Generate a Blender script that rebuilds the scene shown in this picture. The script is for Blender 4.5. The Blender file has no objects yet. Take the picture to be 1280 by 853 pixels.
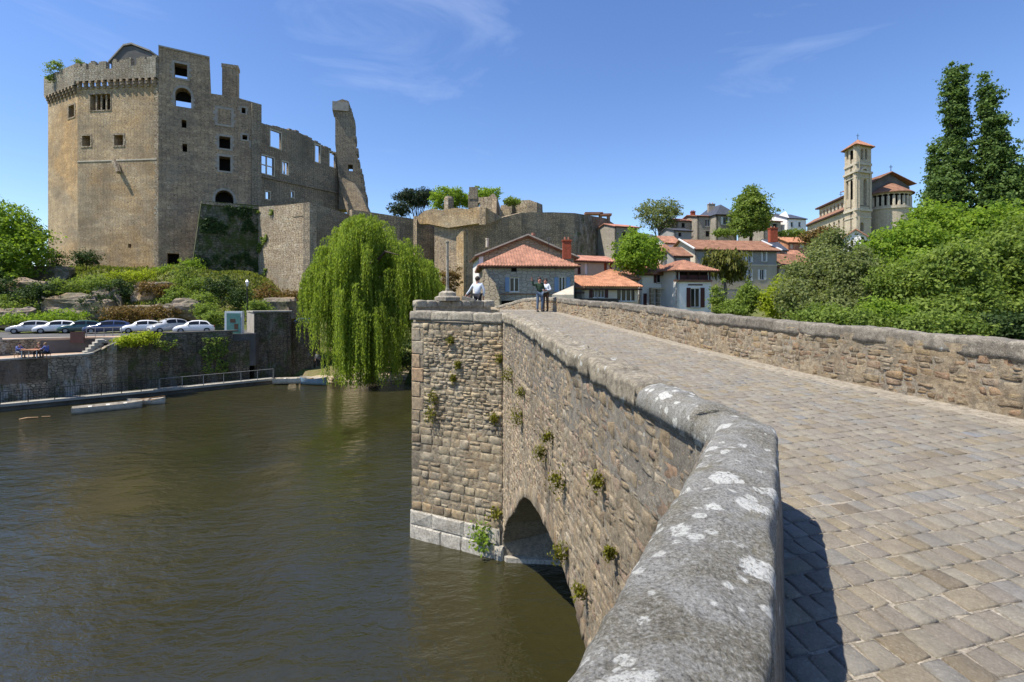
import bpy, bmesh, math, random
import numpy as np
from mathutils import Vector, Matrix, noise
from mathutils.geometry import tessellate_polygon
R = math.radians
random.seed(7)
RNG = np.random.default_rng(7)
scene = bpy.context.scene
COL = scene.collection

# ---------------------------------------------------------------- camera
EYE = Vector((0.0, 0.0, 9.0))          # water level is z = 0
F = 640.0                              # focal length in photograph pixels
HOR = 380.0                            # horizon row
cam = bpy.data.objects.new('camera', bpy.data.cameras.new('camera'))
COL.objects.link(cam)
cam.location = EYE
cam.rotation_euler = (R(90), 0, 0)
cam.data.sensor_width = 36
cam.data.lens = 36 * F / 1280
cam.data.shift_y = -(426.5 - HOR) / 1280
cam.data.clip_end = 9000
cam.data.clip_start = 0.05
scene.camera = cam

# ---------------------------------------------------------------- sky, sun, exposure
SUN_EL = R(60)
SUN_H = Vector((-0.94, -0.34)).normalized()       # horizontal direction towards the sun
world = bpy.data.worlds.new("World")
scene.world = world
world.use_nodes = True
wn = world.node_tree
wn.nodes.clear()

def N(nt, t, props=None, **ins):
    n = nt.nodes.new(t)
    for k, v in (props or {}).items():
        setattr(n, k, v)
    for k, v in ins.items():
        s = n.inputs[int(k[1:])] if (k[0] == 'i' and k[1:].isdigit()) else n.inputs[k.replace('_', ' ')]
        if isinstance(v, bpy.types.NodeSocket):
            nt.links.new(v, s)
        else:
            s.default_value = v
    return n

sky = N(wn, 'ShaderNodeTexSky', {'sky_type': 'NISHITA', 'sun_disc': False, 'sun_elevation': SUN_EL,
        'sun_rotation': math.atan2(SUN_H.x, SUN_H.y), 'air_density': 1.0, 'dust_density': 0.15, 'ozone_density': 3.0, 'altitude': 50})
tc = N(wn, 'ShaderNodeTexCoord')
hs = N(wn, 'ShaderNodeHueSaturation', Hue=0.51, Saturation=1.15, Value=1.28, Color=sky.outputs[0])
mp = N(wn, 'ShaderNodeMapping', i0=tc.outputs['Generated'], Scale=(2.2, 1.4, 7.0), Rotation=(0, R(14), 0), Location=(0.35, 0, 0.2))
n1 = N(wn, 'ShaderNodeTexNoise', i0=mp.outputs[0], Scale=1.3, Detail=9.0, Roughness=0.62, Distortion=0.9)
n2 = N(wn, 'ShaderNodeTexNoise', i0=tc.outputs['Generated'], Scale=1.9, Detail=2.0)
mu = N(wn, 'ShaderNodeMath', {'operation': 'MULTIPLY'}, i0=n1.outputs[0], i1=n2.outputs[0])
cr = N(wn, 'ShaderNodeMapRange', i0=mu.outputs[0], i1=0.34, i2=0.62, i3=0.0, i4=0.2)
mx = N(wn, 'ShaderNodeMixRGB', Fac=cr.outputs[0], Color1=hs.outputs[0], Color2=(8.5, 9.2, 10.5, 1))
bg = N(wn, 'ShaderNodeBackground', Color=mx.outputs[0], Strength=0.10)
wo = N(wn, 'ShaderNodeOutputWorld', Surface=bg.outputs[0])

sun = bpy.data.objects.new('sun', bpy.data.lights.new('sun', 'SUN'))
COL.objects.link(sun)
sun.data.energy = 4.7
sun.data.angle = R(0.5)
sun.data.color = (1.0, 0.94, 0.84)
sd = Vector((SUN_H.x * math.cos(SUN_EL), SUN_H.y * math.cos(SUN_EL), math.sin(SUN_EL)))
sun.rotation_euler = sd.to_track_quat('Z', 'Y').to_euler()
scene.view_settings.view_transform = 'Standard'
scene.view_settings.look = 'None'
scene.view_settings.exposure = 0.62
scene.view_settings.gamma = 1.0
scene.cycles.max_bounces = 6
scene.cycles.transparent_max_bounces = 6
scene.cycles.caustics_reflective = False
scene.cycles.caustics_refractive = False

# ---------------------------------------------------------------- materials
MATS = {}
def newmat(name, rough=0.85):
    m = bpy.data.materials.new(name)
    m.use_nodes = True
    nt = m.node_tree
    b = nt.nodes['Principled BSDF']
    b.inputs['Roughness'].default_value = rough
    b.inputs['Specular IOR Level'].default_value = 0.25
    MATS[name] = m
    return m, nt, b

def c4(c): return (c[0], c[1], c[2], 1.0)

def ramp(nt, fac, stops):
    r = nt.nodes.new('ShaderNodeValToRGB')
    e = r.color_ramp.elements
    while len(e) < len(stops): e.new(0.5)
    for i, (p, c) in enumerate(stops):
        e[i].position = p; e[i].color = c4(c)
    nt.links.new(fac, r.inputs[0])
    return r.outputs[0]

def mix(nt, fac, a, b, mode='MIX'):
    n = nt.nodes.new('ShaderNodeMixRGB'); n.blend_type = mode
    for s, v in ((0, fac), (1, a), (2, b)):
        if isinstance(v, bpy.types.NodeSocket): nt.links.new(v, n.inputs[s])
        else: n.inputs[s].default_value = v if s == 0 else c4(v)
    return n.outputs[0]

def coords(nt, kind='UV', scale=(1, 1, 1)):
    t = nt.nodes.new('ShaderNodeTexCoord')
    m = N(nt, 'ShaderNodeMapping', i0=t.outputs[kind], Scale=scale)
    return m.outputs[0]

def rng(nt, v, a, b, c=0.0, d=1.0):
    return N(nt, 'ShaderNodeMapRange', i0=v, i1=a, i2=b, i3=c, i4=d).outputs[0]

def noise_t(nt, co, sc, det=6.0, ro=0.6, dist=0.0):
    return N(nt, 'ShaderNodeTexNoise', i0=co, Scale=sc, Detail=det, Roughness=ro, Distortion=dist).outputs[0]

def plain(name, col, rough=0.7, var=0.12, sc=3.0, metal=0.0, spec=0.3, bump=0.15):
    m, nt, b = newmat(name, rough)
    co = coords(nt, 'Object')
    n = noise_t(nt, co, sc)
    f = rng(nt, n, 0.3, 0.7, 1 - var * 1.6, 1 + var)
    v = N(nt, 'ShaderNodeVectorMath', {'operation': 'SCALE'}, i0=col[:3])
    nt.links.new(f, v.inputs['Scale'])
    nt.links.new(v.outputs[0], b.inputs['Base Color'])
    b.inputs['Metallic'].default_value = metal
    b.inputs['Specular IOR Level'].default_value = spec
    if bump:
        bp = N(nt, 'ShaderNodeBump', Strength=bump, Distance=0.02, Height=noise_t(nt, co, sc * 9))
        nt.links.new(bp.outputs[0], b.inputs['Normal'])
    return m

def masonry(name, cols, mortar, cell=(0.45, 0.24), stain=(0.05, 0.045, 0.035), stain_amt=0.5, warm=None, moss=0.0, bump=0.6, streak=0.4, chalk=0.0, pock=(.62, .075, .7), cool=.35):
    """small coursed rubble, far enough away that single stones are only a pixel or two"""
    m, nt, b = newmat(name, 0.92)
    co = coords(nt, 'UV')
    w = N(nt, 'ShaderNodeTexNoise', i0=co, Scale=1.3, Detail=2.0)
    ad = N(nt, 'ShaderNodeMixRGB', {'blend_type': 'ADD'}, Fac=0.3, Color1=co, Color2=w.outputs[1])
    mp = N(nt, 'ShaderNodeMapping', i0=ad.outputs[0], Scale=(1 / cell[0], 1 / cell[1], 1))
    v1 = N(nt, 'ShaderNodeTexVoronoi', {'voronoi_dimensions': '2D'}, Vector=mp.outputs[0], Scale=1.0, Randomness=0.75)
    v2 = N(nt, 'ShaderNodeTexVoronoi', {'voronoi_dimensions': '2D', 'feature': 'DISTANCE_TO_EDGE'}, Vector=mp.outputs[0], Scale=1.0, Randomness=0.75)
    sp = N(nt, 'ShaderNodeSeparateColor', Color=v1.outputs['Color'])
    k = len(cols)
    col = ramp(nt, sp.outputs[0], [(i / max(1, k - 1), c) for i, c in enumerate(cols)])
    ed = rng(nt, v2.outputs['Distance'], 0.02, 0.11)
    col = mix(nt, ed, mortar, col)
    big = noise_t(nt, co, 0.16, 7, 0.72, 0.5)
    ph = N(nt, 'ShaderNodeTexVoronoi', {'voronoi_dimensions': '2D'}, Vector=co, Scale=pock[0], Randomness=1.0)
    col = mix(nt, rng(nt, ph.outputs['Distance'], pock[1], pock[1] * .6, 0, pock[2]), col, (.03, .025, .02))
    cl = noise_t(nt, co, .13, 6, .7, .8)
    col = mix(nt, rng(nt, cl, .5, .64, 0, cool), col, (.25, .26, .22))
    bd = N(nt, 'ShaderNodeMapping', i0=co, Scale=(.10, .9, 1))
    col = mix(nt, rng(nt, noise_t(nt, bd.outputs[0], 1.0, 4, .7), .42, .62, .28, 0), col, stain)
    md = noise_t(nt, co, .75, 6, .7)
    col = mix(nt, rng(nt, md, .5, .72, 0, .45), col, (cols[-1][0] * 1.15, cols[-1][1] * 1.12, cols[-1][2] * 1.1))
    if warm:
        col = mix(nt, rng(nt, noise_t(nt, co, 0.1, 3, 0.6, 0.6), 0.45, 0.62), col, warm, 'MULTIPLY')
    col = mix(nt, rng(nt, big, 0.42, 0.68, 0, stain_amt), col, stain)
    cs = N(nt, 'ShaderNodeMapping', i0=co, Scale=(1.1, 0.07, 1))
    st = noise_t(nt, cs.outputs[0], 1.0, 5, 0.7)
    col = mix(nt, rng(nt, st, 0.5, 0.75, 0, streak), col, stain)
    if moss:
        ms = noise_t(nt, co, 0.5, 7, 0.7, 0.4)
        col = mix(nt, rng(nt, ms, 0.62 - 0.15 * moss, 0.72 - 0.12 * moss), col, (0.06, 0.08, 0.02))
    if chalk:
        ck = N(nt, 'ShaderNodeMapping', i0=co, Scale=(1.0, .28, 1))
        k1 = rng(nt, noise_t(nt, ck.outputs[0], .9, 7, .75, .3), .52, .62, 0, chalk)
        col = mix(nt, k1, col, (.42, .42, .38))
    nt.links.new(col, b.inputs['Base Color'])
    fine = noise_t(nt, co, 6, 4)
    h = N(nt, 'ShaderNodeMath', {'operation': 'MULTIPLY_ADD'}, i0=fine, i1=0.5, i2=ed)
    bp = N(nt, 'ShaderNodeBump', Strength=bump, Distance=0.08, Height=h.outputs[0])
    nt.links.new(bp.outputs[0], b.inputs['Normal'])
    return m

def stone(name, cols, sc=1.0, stain=(0.04, 0.04, 0.035), stain_amt=0.5, lichen=0.0, bump=0.6, warm=0.0, pits=0.3, lich_sc=3.0, fine=1.0, grain=1.0, blotch=0.0):
    """stone for pieces that are modelled: every piece carries its own tint"""
    m, nt, b = newmat(name, 0.9)
    co = coords(nt, 'Object')
    at = N(nt, 'ShaderNodeAttribute', {'attribute_name': 'tint'})
    k = len(cols)
    col = ramp(nt, at.outputs['Fac'], [(i / max(1, k - 1), c) for i, c in enumerate(cols)])
    g = noise_t(nt, co, 9 * sc, 8, 0.7)
    col = mix(nt, rng(nt, g, 0.40, 0.57, 0.95 * grain, 0.0), col, mix(nt, 0.55, col, (0.02, 0.018, 0.014)))
    g2 = noise_t(nt, co, 70 * sc, 3, 0.7)
    col = mix(nt, rng(nt, g2, 0.52, 0.68, 0.0, 0.5 * grain), col, (0.6, 0.56, 0.48))
    col = mix(nt, rng(nt, g2, 0.45, 0.3, 0.0, 0.55 * grain), col, (0.05, 0.045, 0.04))
    s = noise_t(nt, co, 1.6 * sc, 6, 0.65, 0.3)
    col = mix(nt, rng(nt, s, 0.45, 0.68, 0, stain_amt), col, stain)
    if blotch:
        b1 = noise_t(nt, co, 0.42, 7, 0.72, 0.6)
        col = mix(nt, rng(nt, b1, 0.50, 0.62, 0, blotch), col, mix(nt, 0.6, col, (0.05, 0.047, 0.04)))
        b2 = noise_t(nt, coords(nt, 'Object', (1, 1, 1.01)), 0.8, 7, 0.75, 0.9)
        col = mix(nt, rng(nt, b2, 0.54, 0.64, 0, blotch * .8), col, (0.44, 0.37, 0.26))
        b3 = noise_t(nt, coords(nt, 'Object', (1.3, 1.3, 1.2)), 1.1, 6, 0.7, 0.3)
        col = mix(nt, rng(nt, b3, 0.60, 0.68, 0, blotch * .7), col, (0.38, 0.21, 0.10))
    if warm:
        s3 = noise_t(nt, co, 0.9 * sc, 4, 0.6, 0.5)
        col = mix(nt, rng(nt, s3, 0.5, 0.66, 0, warm), col, (0.36, 0.22, 0.09))
    if lichen:
        wv = N(nt, 'ShaderNodeTexNoise', i0=co, Scale=7.0 * lich_sc / 3, Detail=5.0, Roughness=0.7)
        ad = N(nt, 'ShaderNodeMixRGB', {'blend_type': 'ADD'}, Fac=0.16, Color1=co, Color2=wv.outputs[1])
        vo = N(nt, 'ShaderNodeTexVoronoi', Vector=ad.outputs[0], Scale=lich_sc, Randomness=1.0)
        spn = N(nt, 'ShaderNodeSeparateColor', Color=vo.outputs['Color'])
        rad = rng(nt, spn.outputs[0], 0.0, 1.0, 0.34 * lichen - 0.26, 0.34 * lichen)
        dd = N(nt, 'ShaderNodeMath', {'operation': 'SUBTRACT'}, i0=rad, i1=vo.outputs['Distance'])
        lf = rng(nt, dd.outputs[0], 0.0, 0.035)
        lg = rng(nt, noise_t(nt, co, 45, 4, 0.7), 0.36, 0.5)
        lm = N(nt, 'ShaderNodeMath', {'operation': 'MULTIPLY'}, i0=lf, i1=lg)
        col = mix(nt, lm.outputs[0], col, (0.55, 0.55, 0.5))
    nt.links.new(col, b.inputs['Base Color'])
    hh = N(nt, 'ShaderNodeMath', {'operation': 'MULTIPLY_ADD'}, i0=noise_t(nt, co, 60 * sc, 4, 0.7), i1=0.35 * fine, i2=noise_t(nt, co, 11 * sc, 8, 0.75))
    bp = N(nt, 'ShaderNodeBump', Strength=bump, Distance=0.03, Height=hh.outputs[0])
    nt.links.new(bp.outputs[0], b.inputs['Normal'])
    return m

def foliage(name, dark, light, trans=0.35, rough=0.6):
    m, nt, b = newmat(name, rough)
    at = N(nt, 'ShaderNodeAttribute', {'attribute_name': 'tint'})
    col = ramp(nt, at.outputs['Fac'], [(0.0, dark), (1.0, light)])
    nt.links.new(col, b.inputs['Base Color'])
    b.inputs['Specular IOR Level'].default_value = 0.15
    tr = N(nt, 'ShaderNodeBsdfTranslucent')
    tcol = mix(nt, 0.55, col, (light[0] * 1.35, light[1] * 1.5, light[2] * 0.6))
    nt.links.new(tcol, tr.inputs[0])
    ms = N(nt, 'ShaderNodeMixShader', i0=trans, i1=b.outputs[0], i2=tr.outputs[0])
    out = nt.nodes['Material Output']
    nt.links.new(ms.outputs[0], out.inputs[0])
    return m

def glassy(name, col=(0.02, 0.025, 0.03), rough=0.08):
    m, nt, b = newmat(name, rough)
    b.inputs['Base Color'].default_value = c4(col)
    b.inputs['Specular IOR Level'].default_value = 0.6
    return m

# ---------------------------------------------------------------- mesh helpers
class MB:
    """collects faces, then links them as ONE mesh object"""
    def __init__(s): s.v = []; s.f = []; s.t = []
    def add(s, vs, fs, tint=0.5):
        o = len(s.v); s.v += [tuple(v) for v in vs]
        for f in fs: s.f.append(tuple(i + o for i in f)); s.t.append(tint)
    def box(s, c, h, rot=0.0, tint=0.5, ax=None):
        """centre, half sizes, rotation about z"""
        M = Matrix.Rotation(rot, 3, 'Z') if ax is None else ax
        vs = [Vector(c) + M @ Vector((x * h[0], y * h[1], z * h[2])) for z in (-1, 1) for y in (-1, 1) for x in (-1, 1)]
        s.add(vs, [(0, 2, 3, 1), (4, 5, 7, 6), (0, 1, 5, 4), (2, 6, 7, 3), (0, 4, 6, 2), (1, 3, 7, 5)], tint)
    def bar(s, a, b, r, n=6, tint=0.5, r2=None):
        a = Vector(a); b = Vector(b); d = (b - a)
        if d.length < 1e-6: return
        d.normalize(); u = d.orthogonal().normalized(); w = d.cross(u)
        r2 = r if r2 is None else r2
        vs = [a + (u * math.cos(2 * math.pi * i / n) + w * math.sin(2 * math.pi * i / n)) * r for i in range(n)]
        vs += [b + (u * math.cos(2 * math.pi * i / n) + w * math.sin(2 * math.pi * i / n)) * r2 for i in range(n)]
        s.add(vs, [(i, (i + 1) % n, n + (i + 1) % n, n + i) for i in range(n)] + [tuple(range(n - 1, -1, -1)), tuple(range(n, 2 * n))], tint)
    def tube(s, pts, rs, n=7, tint=0.5):
        pts = [Vector(p) for p in pts]; rings = []
        o = len(s.v)
        for i, p in enumerate(pts):
            d = (pts[min(i + 1, len(pts) - 1)] - pts[max(i - 1, 0)]).normalized()
            u = d.cross(Vector((0.31, 0.9, 0.1))).normalized(); w = d.cross(u)
            for k in range(n):
                a = 2 * math.pi * k / n
                s.v.append(tuple(p + (u * math.cos(a) + w * math.sin(a)) * rs[i]))
        for i in range(len(pts) - 1):
            for k in range(n):
                s.f.append((o + i * n + k, o + i * n + (k + 1) % n, o + (i + 1) * n + (k + 1) % n, o + (i + 1) * n + k)); s.t.append(tint)
        s.f.append(tuple(o + k for k in range(n))); s.t.append(tint)
        s.f.append(tuple(o + (len(pts) - 1) * n + k for k in range(n))); s.t.append(tint)
    def lathe(s, c, prof, n=16, tint=0.5):
        c = Vector(c); o = len(s.v)
        for r, z in prof:
            for k in range(n):
                a = 2 * math.pi * k / n
                s.v.append((c.x + r * math.cos(a), c.y + r * math.sin(a), c.z + z))
        for i in range(len(prof) - 1):
            for k in range(n):
                s.f.append((o + i * n + k, o + i * n + (k + 1) % n, o + (i + 1) * n + (k + 1) % n, o + (i + 1) * n + k)); s.t.append(tint)
        s.f.append(tuple(o + k for k in range(n))); s.t.append(tint)
        s.f.append(tuple(o + (len(prof) - 1) * n + k for k in range(n))); s.t.append(tint)
    def prism(s, poly, z0, z1, tint=0.5):
        """vertical prism over an xy polygon; z1 may be a list"""
        n = len(poly)
        zt = z1 if isinstance(z1, (list, tuple)) else [z1] * n
        vs = [(p[0], p[1], z0) for p in poly] + [(p[0], p[1], zt[i]) for i, p in enumerate(poly)]
        s.add(vs, [(i, (i + 1) % n, n + (i + 1) % n, n + i) for i in range(n)] + [tuple(range(n - 1, -1, -1)), tuple(range(n, 2 * n))], tint)
    def build(s, name, mat, parent=None, smooth=False, weld=False):
        me = bpy.data.meshes.new(name)
        me.from_pydata(s.v, [], s.f)
        finish(me, mat, s.t, smooth)
        if weld:
            bm = bmesh.new(); bm.from_mesh(me); bmesh.ops.remove_doubles(bm, verts=bm.verts, dist=1e-4)
            bmesh.ops.recalc_face_normals(bm, faces=bm.faces); bm.to_mesh(me); bm.free()
        return link(name, me, parent)

def boxuv(me):
    n = len(me.loops)
    if n == 0: return
    uvl = me.uv_layers.new(name='UVMap')
    co = np.empty(len(me.vertices) * 3, 'f'); me.vertices.foreach_get('co', co); co = co.reshape(-1, 3)
    vi = np.empty(n, 'i'); me.loops.foreach_get('vertex_index', vi)
    pn = np.empty(len(me.polygons) * 3, 'f'); me.polygons.foreach_get('normal', pn); pn = pn.reshape(-1, 3)
    lt = np.empty(len(me.polygons), 'i'); me.polygons.foreach_get('loop_total', lt)
    ln = np.repeat(pn, lt, axis=0)
    p = co[vi]
    h = np.hypot(ln[:, 0], ln[:, 1]); flat = h < 0.5
    hs = np.where(h < 1e-5, 1, h)
    tx = -ln[:, 1] / hs; ty = ln[:, 0] / hs
    u = np.where(flat, p[:, 0], p[:, 0] * tx + p[:, 1] * ty)
    v = np.where(flat, p[:, 1], p[:, 2])
    uv = np.stack([u, v], 1).astype('f').ravel()
    uvl.data.foreach_set('uv', uv)

def finish(me, mat, tints=None, smooth=False):
    me.validate(); me.update()
    if mat is not None: me.materials.append(MATS[mat] if isinstance(mat, str) else mat)
    boxuv(me)
    if tints is not None and len(tints) == len(me.polygons):
        a = me.attributes.new('tint', 'FLOAT', 'FACE')
        a.data.foreach_set('value', np.asarray(tints, 'f'))
    if smooth: me.polygons.foreach_set('use_smooth', [True] * len(me.polygons))

def link(name, me, parent=None):
    o = bpy.data.objects.new(name, me)
    COL.objects.link(o)
    if parent is not None:
        o.parent = parent
        pm = WM.get(parent.name)
        if pm is not None: o.matrix_parent_inverse = pm      # meshes of a thing are written in world coordinates
    return o

WM = {}
def tag(o, label=None, cat=None, group=None, kind=None):
    if label: o['label'] = label
    if cat: o['category'] = cat
    if group: o['group'] = group
    if kind: o['kind'] = kind
    return o
def thing(name, label, cat, loc=(0, 0, 0), group=None, kind=None, local=False, rot=0.0):
    """Empty at the base of a thing; its parts are children (world coordinates unless local)"""
    o = bpy.data.objects.new(name, None)
    o.empty_display_size = 0.3
    o.location = loc; o.rotation_euler = (0, 0, rot)
    COL.objects.link(o)
    tag(o, label, cat, group, kind)
    if not local:
        WM[o.name] = (Matrix.Translation(Vector(loc)) @ Matrix.Rotation(rot, 4, 'Z')).inverted()
    return o

def P(px, py, d):
    """point at depth d that the photograph shows at px, py"""
    return Vector(((px - 640) / F * d, d, EYE.z + (HOR - py) / F * d))
def G(px, d): return Vector(((px - 640) / F * d, d))
def Z(py, d): return EYE.z + (HOR - py) / F * d

class Plane:
    """vertical plane through plan points a, b; n points out to the side that is right of a->b"""
    def __init__(s, a, b):
        s.a = Vector((a[0], a[1])); s.b = Vector((b[0], b[1]))
        s.L = (s.b - s.a).length; s.d = (s.b - s.a) / s.L
        s.n = Vector((s.d.y, -s.d.x))
    def pt(s, u, z, off=0.0):
        q = s.a + s.d * u + s.n * off
        return Vector((q.x, q.y, z))
    def uz(s, px, py):
        k = (px - 640) / F                       # ray X = k Y
        # a.x + d.x u = k (a.y + d.y u)
        u = (k * s.a.y - s.a.x) / (s.d.x - k * s.d.y)
        y = s.a.y + s.d.y * u
        return (u, EYE.z + (HOR - py) / F * y)

def arch_pts(u0, u1, z0, zs, n=8, rise=None):
    """opening outline with a round head: zs = springing height"""
    c = (u0 + u1) / 2; r = (u1 - u0) / 2; rise = r if rise is None else rise
    pts = [(u0, z0), (u1, z0), (u1, zs)]
    for i in range(1, n): a = math.pi * i / n; pts.append((c + r * math.cos(a), zs + rise * math.sin(a)))
    pts.append((u0, zs))
    return pts

def panel(mb, pl, outer, holes=(), th=0.5, off=0.0, tint=0.5):
    """wall of thickness th on a plane, with real openings. outlines are (u, z)"""
    loops = [list(outer)] + [list(h) for h in holes]
    flat = [q for l in loops for q in l]
    tris = tessellate_polygon([[Vector((u, z, 0)) for u, z in l] for l in loops])
    n = len(flat)
    vs = [pl.pt(u, z, off) for u, z in flat] + [pl.pt(u, z, off - th) for u, z in flat]
    fs = []
    for t in tris:
        a, b, c = [flat[i] for i in t]
        if (b[0] - a[0]) * (c[1] - a[1]) - (b[1] - a[1]) * (c[0] - a[0]) < 0: t = (t[0], t[2], t[1])
        fs.append(tuple(t)); fs.append((t[0] + n, t[2] + n, t[1] + n))
    o = 0
    for li, l in enumerate(loops):
        k = len(l)
        ar = sum(l[i][0] * l[(i + 1) % k][1] - l[(i + 1) % k][0] * l[i][1] for i in range(k))
        flip = (ar < 0) if li == 0 else (ar > 0)
        for i in range(k):
            a, b = o + i, o + (i + 1) % k
            fs.append((b, a, a + n, b + n) if not flip else (a, b, b + n, a + n))
        o += k
    mb.add(vs, fs, tint)

def rect(u0, u1, z0, z1): return [(u0, z0), (u1, z0), (u1, z1), (u0, z1)]

# ---------------------------------------------------------------- stones
def voro(w, h, sx, sz, jit=0.42, x0=0.0, z0=0.0, seed=1, drop=0.0):
    """irregular convex cells of about sx by sz covering w by h, laid in staggered courses"""
    rg = random.Random(seed)
    nx = max(1, round(w / sx)); nz = max(1, round(h / sz)); ax = w / nx; az = h / nz
    S = {}
    for j in range(-2, nz + 2):
        for i in range(-2, nx + 2):
            S[i, j] = (i + 0.5 + (0.5 if j % 2 else 0) * 0.9 + rg.uniform(-jit, jit) , j + 0.5 + rg.uniform(-jit, jit) * 0.8)
    for k_ in [k for k in S if rg.random() < drop]: del S[k_]
    out = []
    for j in range(nz):
        for i in range(-1, nx + 1):
            cx, cz = S[i, j] if (i, j) in S else (None, None)
            if cx is None or cx < -0.3 or cx > nx + 0.3: continue
            poly = [(cx - 1.7, cz - 1.5), (cx + 1.7, cz - 1.5), (cx + 1.7, cz + 1.5), (cx - 1.7, cz + 1.5)]
            for dj in (-2, -1, 0, 1, 2):
                for di in (-2, -1, 0, 1, 2):
                    q = S.get((i + di, j + dj))
                    if q is None or (di == 0 and dj == 0): continue
                    mx_, mz_ = (cx + q[0]) / 2, (cz + q[1]) / 2; nx_, nz_ = q[0] - cx, q[1] - cz
                    new = []
                    for k in range(len(poly)):
                        a, b = poly[k], poly[(k + 1) % len(poly)]
                        da = (a[0] - mx_) * nx_ + (a[1] - mz_) * nz_; db = (b[0] - mx_) * nx_ + (b[1] - mz_) * nz_
                        if da <= 0: new.append(a)
                        if da * db < 0:
                            t = da / (da - db); new.append((a[0] + (b[0] - a[0]) * t, a[1] + (b[1] - a[1]) * t))
                    poly = new
                    if len(poly) < 3: break
                if len(poly) < 3: break
            if len(poly) < 3: continue
            poly = [(min(max(a, 0), nx) * ax + x0, min(max(b, 0), nz) * az + z0) for a, b in poly]
            xs = [p[0] for p in poly]; zs = [p[1] for p in poly]
            if max(xs) - min(xs) < sx * 0.3 or max(zs) - min(zs) < sz * 0.3: continue
            out.append(poly)
    return out

def courses(w, z0, z1, hr, lr, x0=0.0, jit=.02, seed=1, slope=None):
    """squared blocks in uneven courses"""
    rg = random.Random(seed); out = []; z = z0
    while z < z1 - .05:
        h = min(rg.uniform(*hr), z1 - z)
        if z1 - z - h < hr[0] * .5: h = z1 - z
        u = 0.0
        while u < w - .02:
            l = min(rg.uniform(*lr), w - u)
            if w - u - l < lr[0] * .5: l = w - u
            j = lambda: rg.uniform(-jit, jit)
            if rg.random() < .18 and h > hr[0] * 1.1:      # a block split in two
                m_ = z + h * rg.uniform(.4, .6)
                out += [[(u + x0, z), (u + l + x0, z), (u + l + x0 + j(), m_), (u + x0 + j(), m_ + j())], [(u + x0, m_ + .01), (u + l + x0, m_ + .01), (u + l + x0, z + h + j()), (u + x0, z + h + j())]]
            else:
                a, b_ = (u + x0 + j(), z + j()), (u + l + x0 + j(), z + j()); c, d = (u + l + x0 + j(), z + h + j()), (u + x0 + j(), z + h + j())
                k = min(h, l) * rg.uniform(.06, .2)
                out.append([a, b_, (c[0], c[1] - k), (c[0] - k, c[1]), (d[0] + k * .6, d[1]), (d[0], d[1] - k * .6)])
            u += l
        z += h
    return out

def piece(mb, poly, fn, th, gap=0.012, bev=0.02, rg=random, tint=0.5, rough=0.3, base=-0.02):
    """one stone: fn(u, v, off) -> point; recessed joint round it, rounded shoulders, uneven face"""
    n = len(poly)
    cx = sum(p[0] for p in poly) / n; cz = sum(p[1] for p in poly) / n
    rad = max(0.02, min(max(p[0] for p in poly) - min(p[0] for p in poly), max(p[1] for p in poly) - min(p[1] for p in poly)) / 2)
    def ins(g):
        s = max(0.3, 1 - g / rad)
        return [(cx + (p[0] - cx) * s, cz + (p[1] - cz) * s) for p in poly]
    r0 = ins(gap); r1 = ins(gap + bev)
    vs = [fn(p[0], p[1], base) for p in r0]
    vs += [fn(p[0], p[1], th * 0.6) for p in r0]
    vs += [fn(p[0] + rg.uniform(-.2, .2) * bev, p[1] + rg.uniform(-.2, .2) * bev, th * rg.uniform(1 - rough, 1 + rough)) for p in r1]
    vs += [fn(cx, cz, th * (1 + rough * .6))]
    fs = [(i, (i + 1) % n, n + (i + 1) % n, n + i) for i in range(n)]
    fs += [(n + i, n + (i + 1) % n, 2 * n + (i + 1) % n, 2 * n + i) for i in range(n)]
    fs += [(2 * n + i, 2 * n + (i + 1) % n, 3 * n) for i in range(n)]
    mb.add(vs, fs, tint)

def stones(name, stuffname, cells, fn, parent, mat, th=0.04, gap=0.012, bev=0.02, limit=300, key=None, seed=3, rough=0.3, tintf=None, smooth=True):
    """the cells that show largest become parts, the rest one joined part"""
    rg = random.Random(seed)
    order = sorted(cells, key=key) if key else cells
    rest = MB()
    for i, c in enumerate(order):
        t = tintf(c) if tintf else min(1, max(0, rg.gauss(0.5, 0.24)))
        tt = th * rg.uniform(0.6, 1.3)
        if i < limit:
            m = MB(); piece(m, c, fn, tt, gap, bev, rg, t, rough); m.build(name, mat, parent, smooth)
        else:
            piece(rest, c, fn, tt, gap, bev, rg, t, rough)
    if rest.f:
        tag(rest.build(stuffname, mat, parent, smooth), kind='stuff')

def screen_size(fn, c):
    """bigger first"""
    n = len(c); cx = sum(p[0] for p in c) / n; cz = sum(p[1] for p in c) / n
    q = fn(cx, cz, 0) - EYE
    if q.y < 0.3 or abs(q.x) > q.y * 1.02 or -q.z > q.y * 0.76: return 1e6 + q.length
    ps = [fn(p[0], p[1], 0) - EYE for p in c]
    s = [(p.x / max(p.y, .1), p.z / max(p.y, .1)) for p in ps]
    return -abs(sum(s[i][0] * s[(i + 1) % n][1] - s[(i + 1) % n][0] * s[i][1] for i in range(n)))

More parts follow.
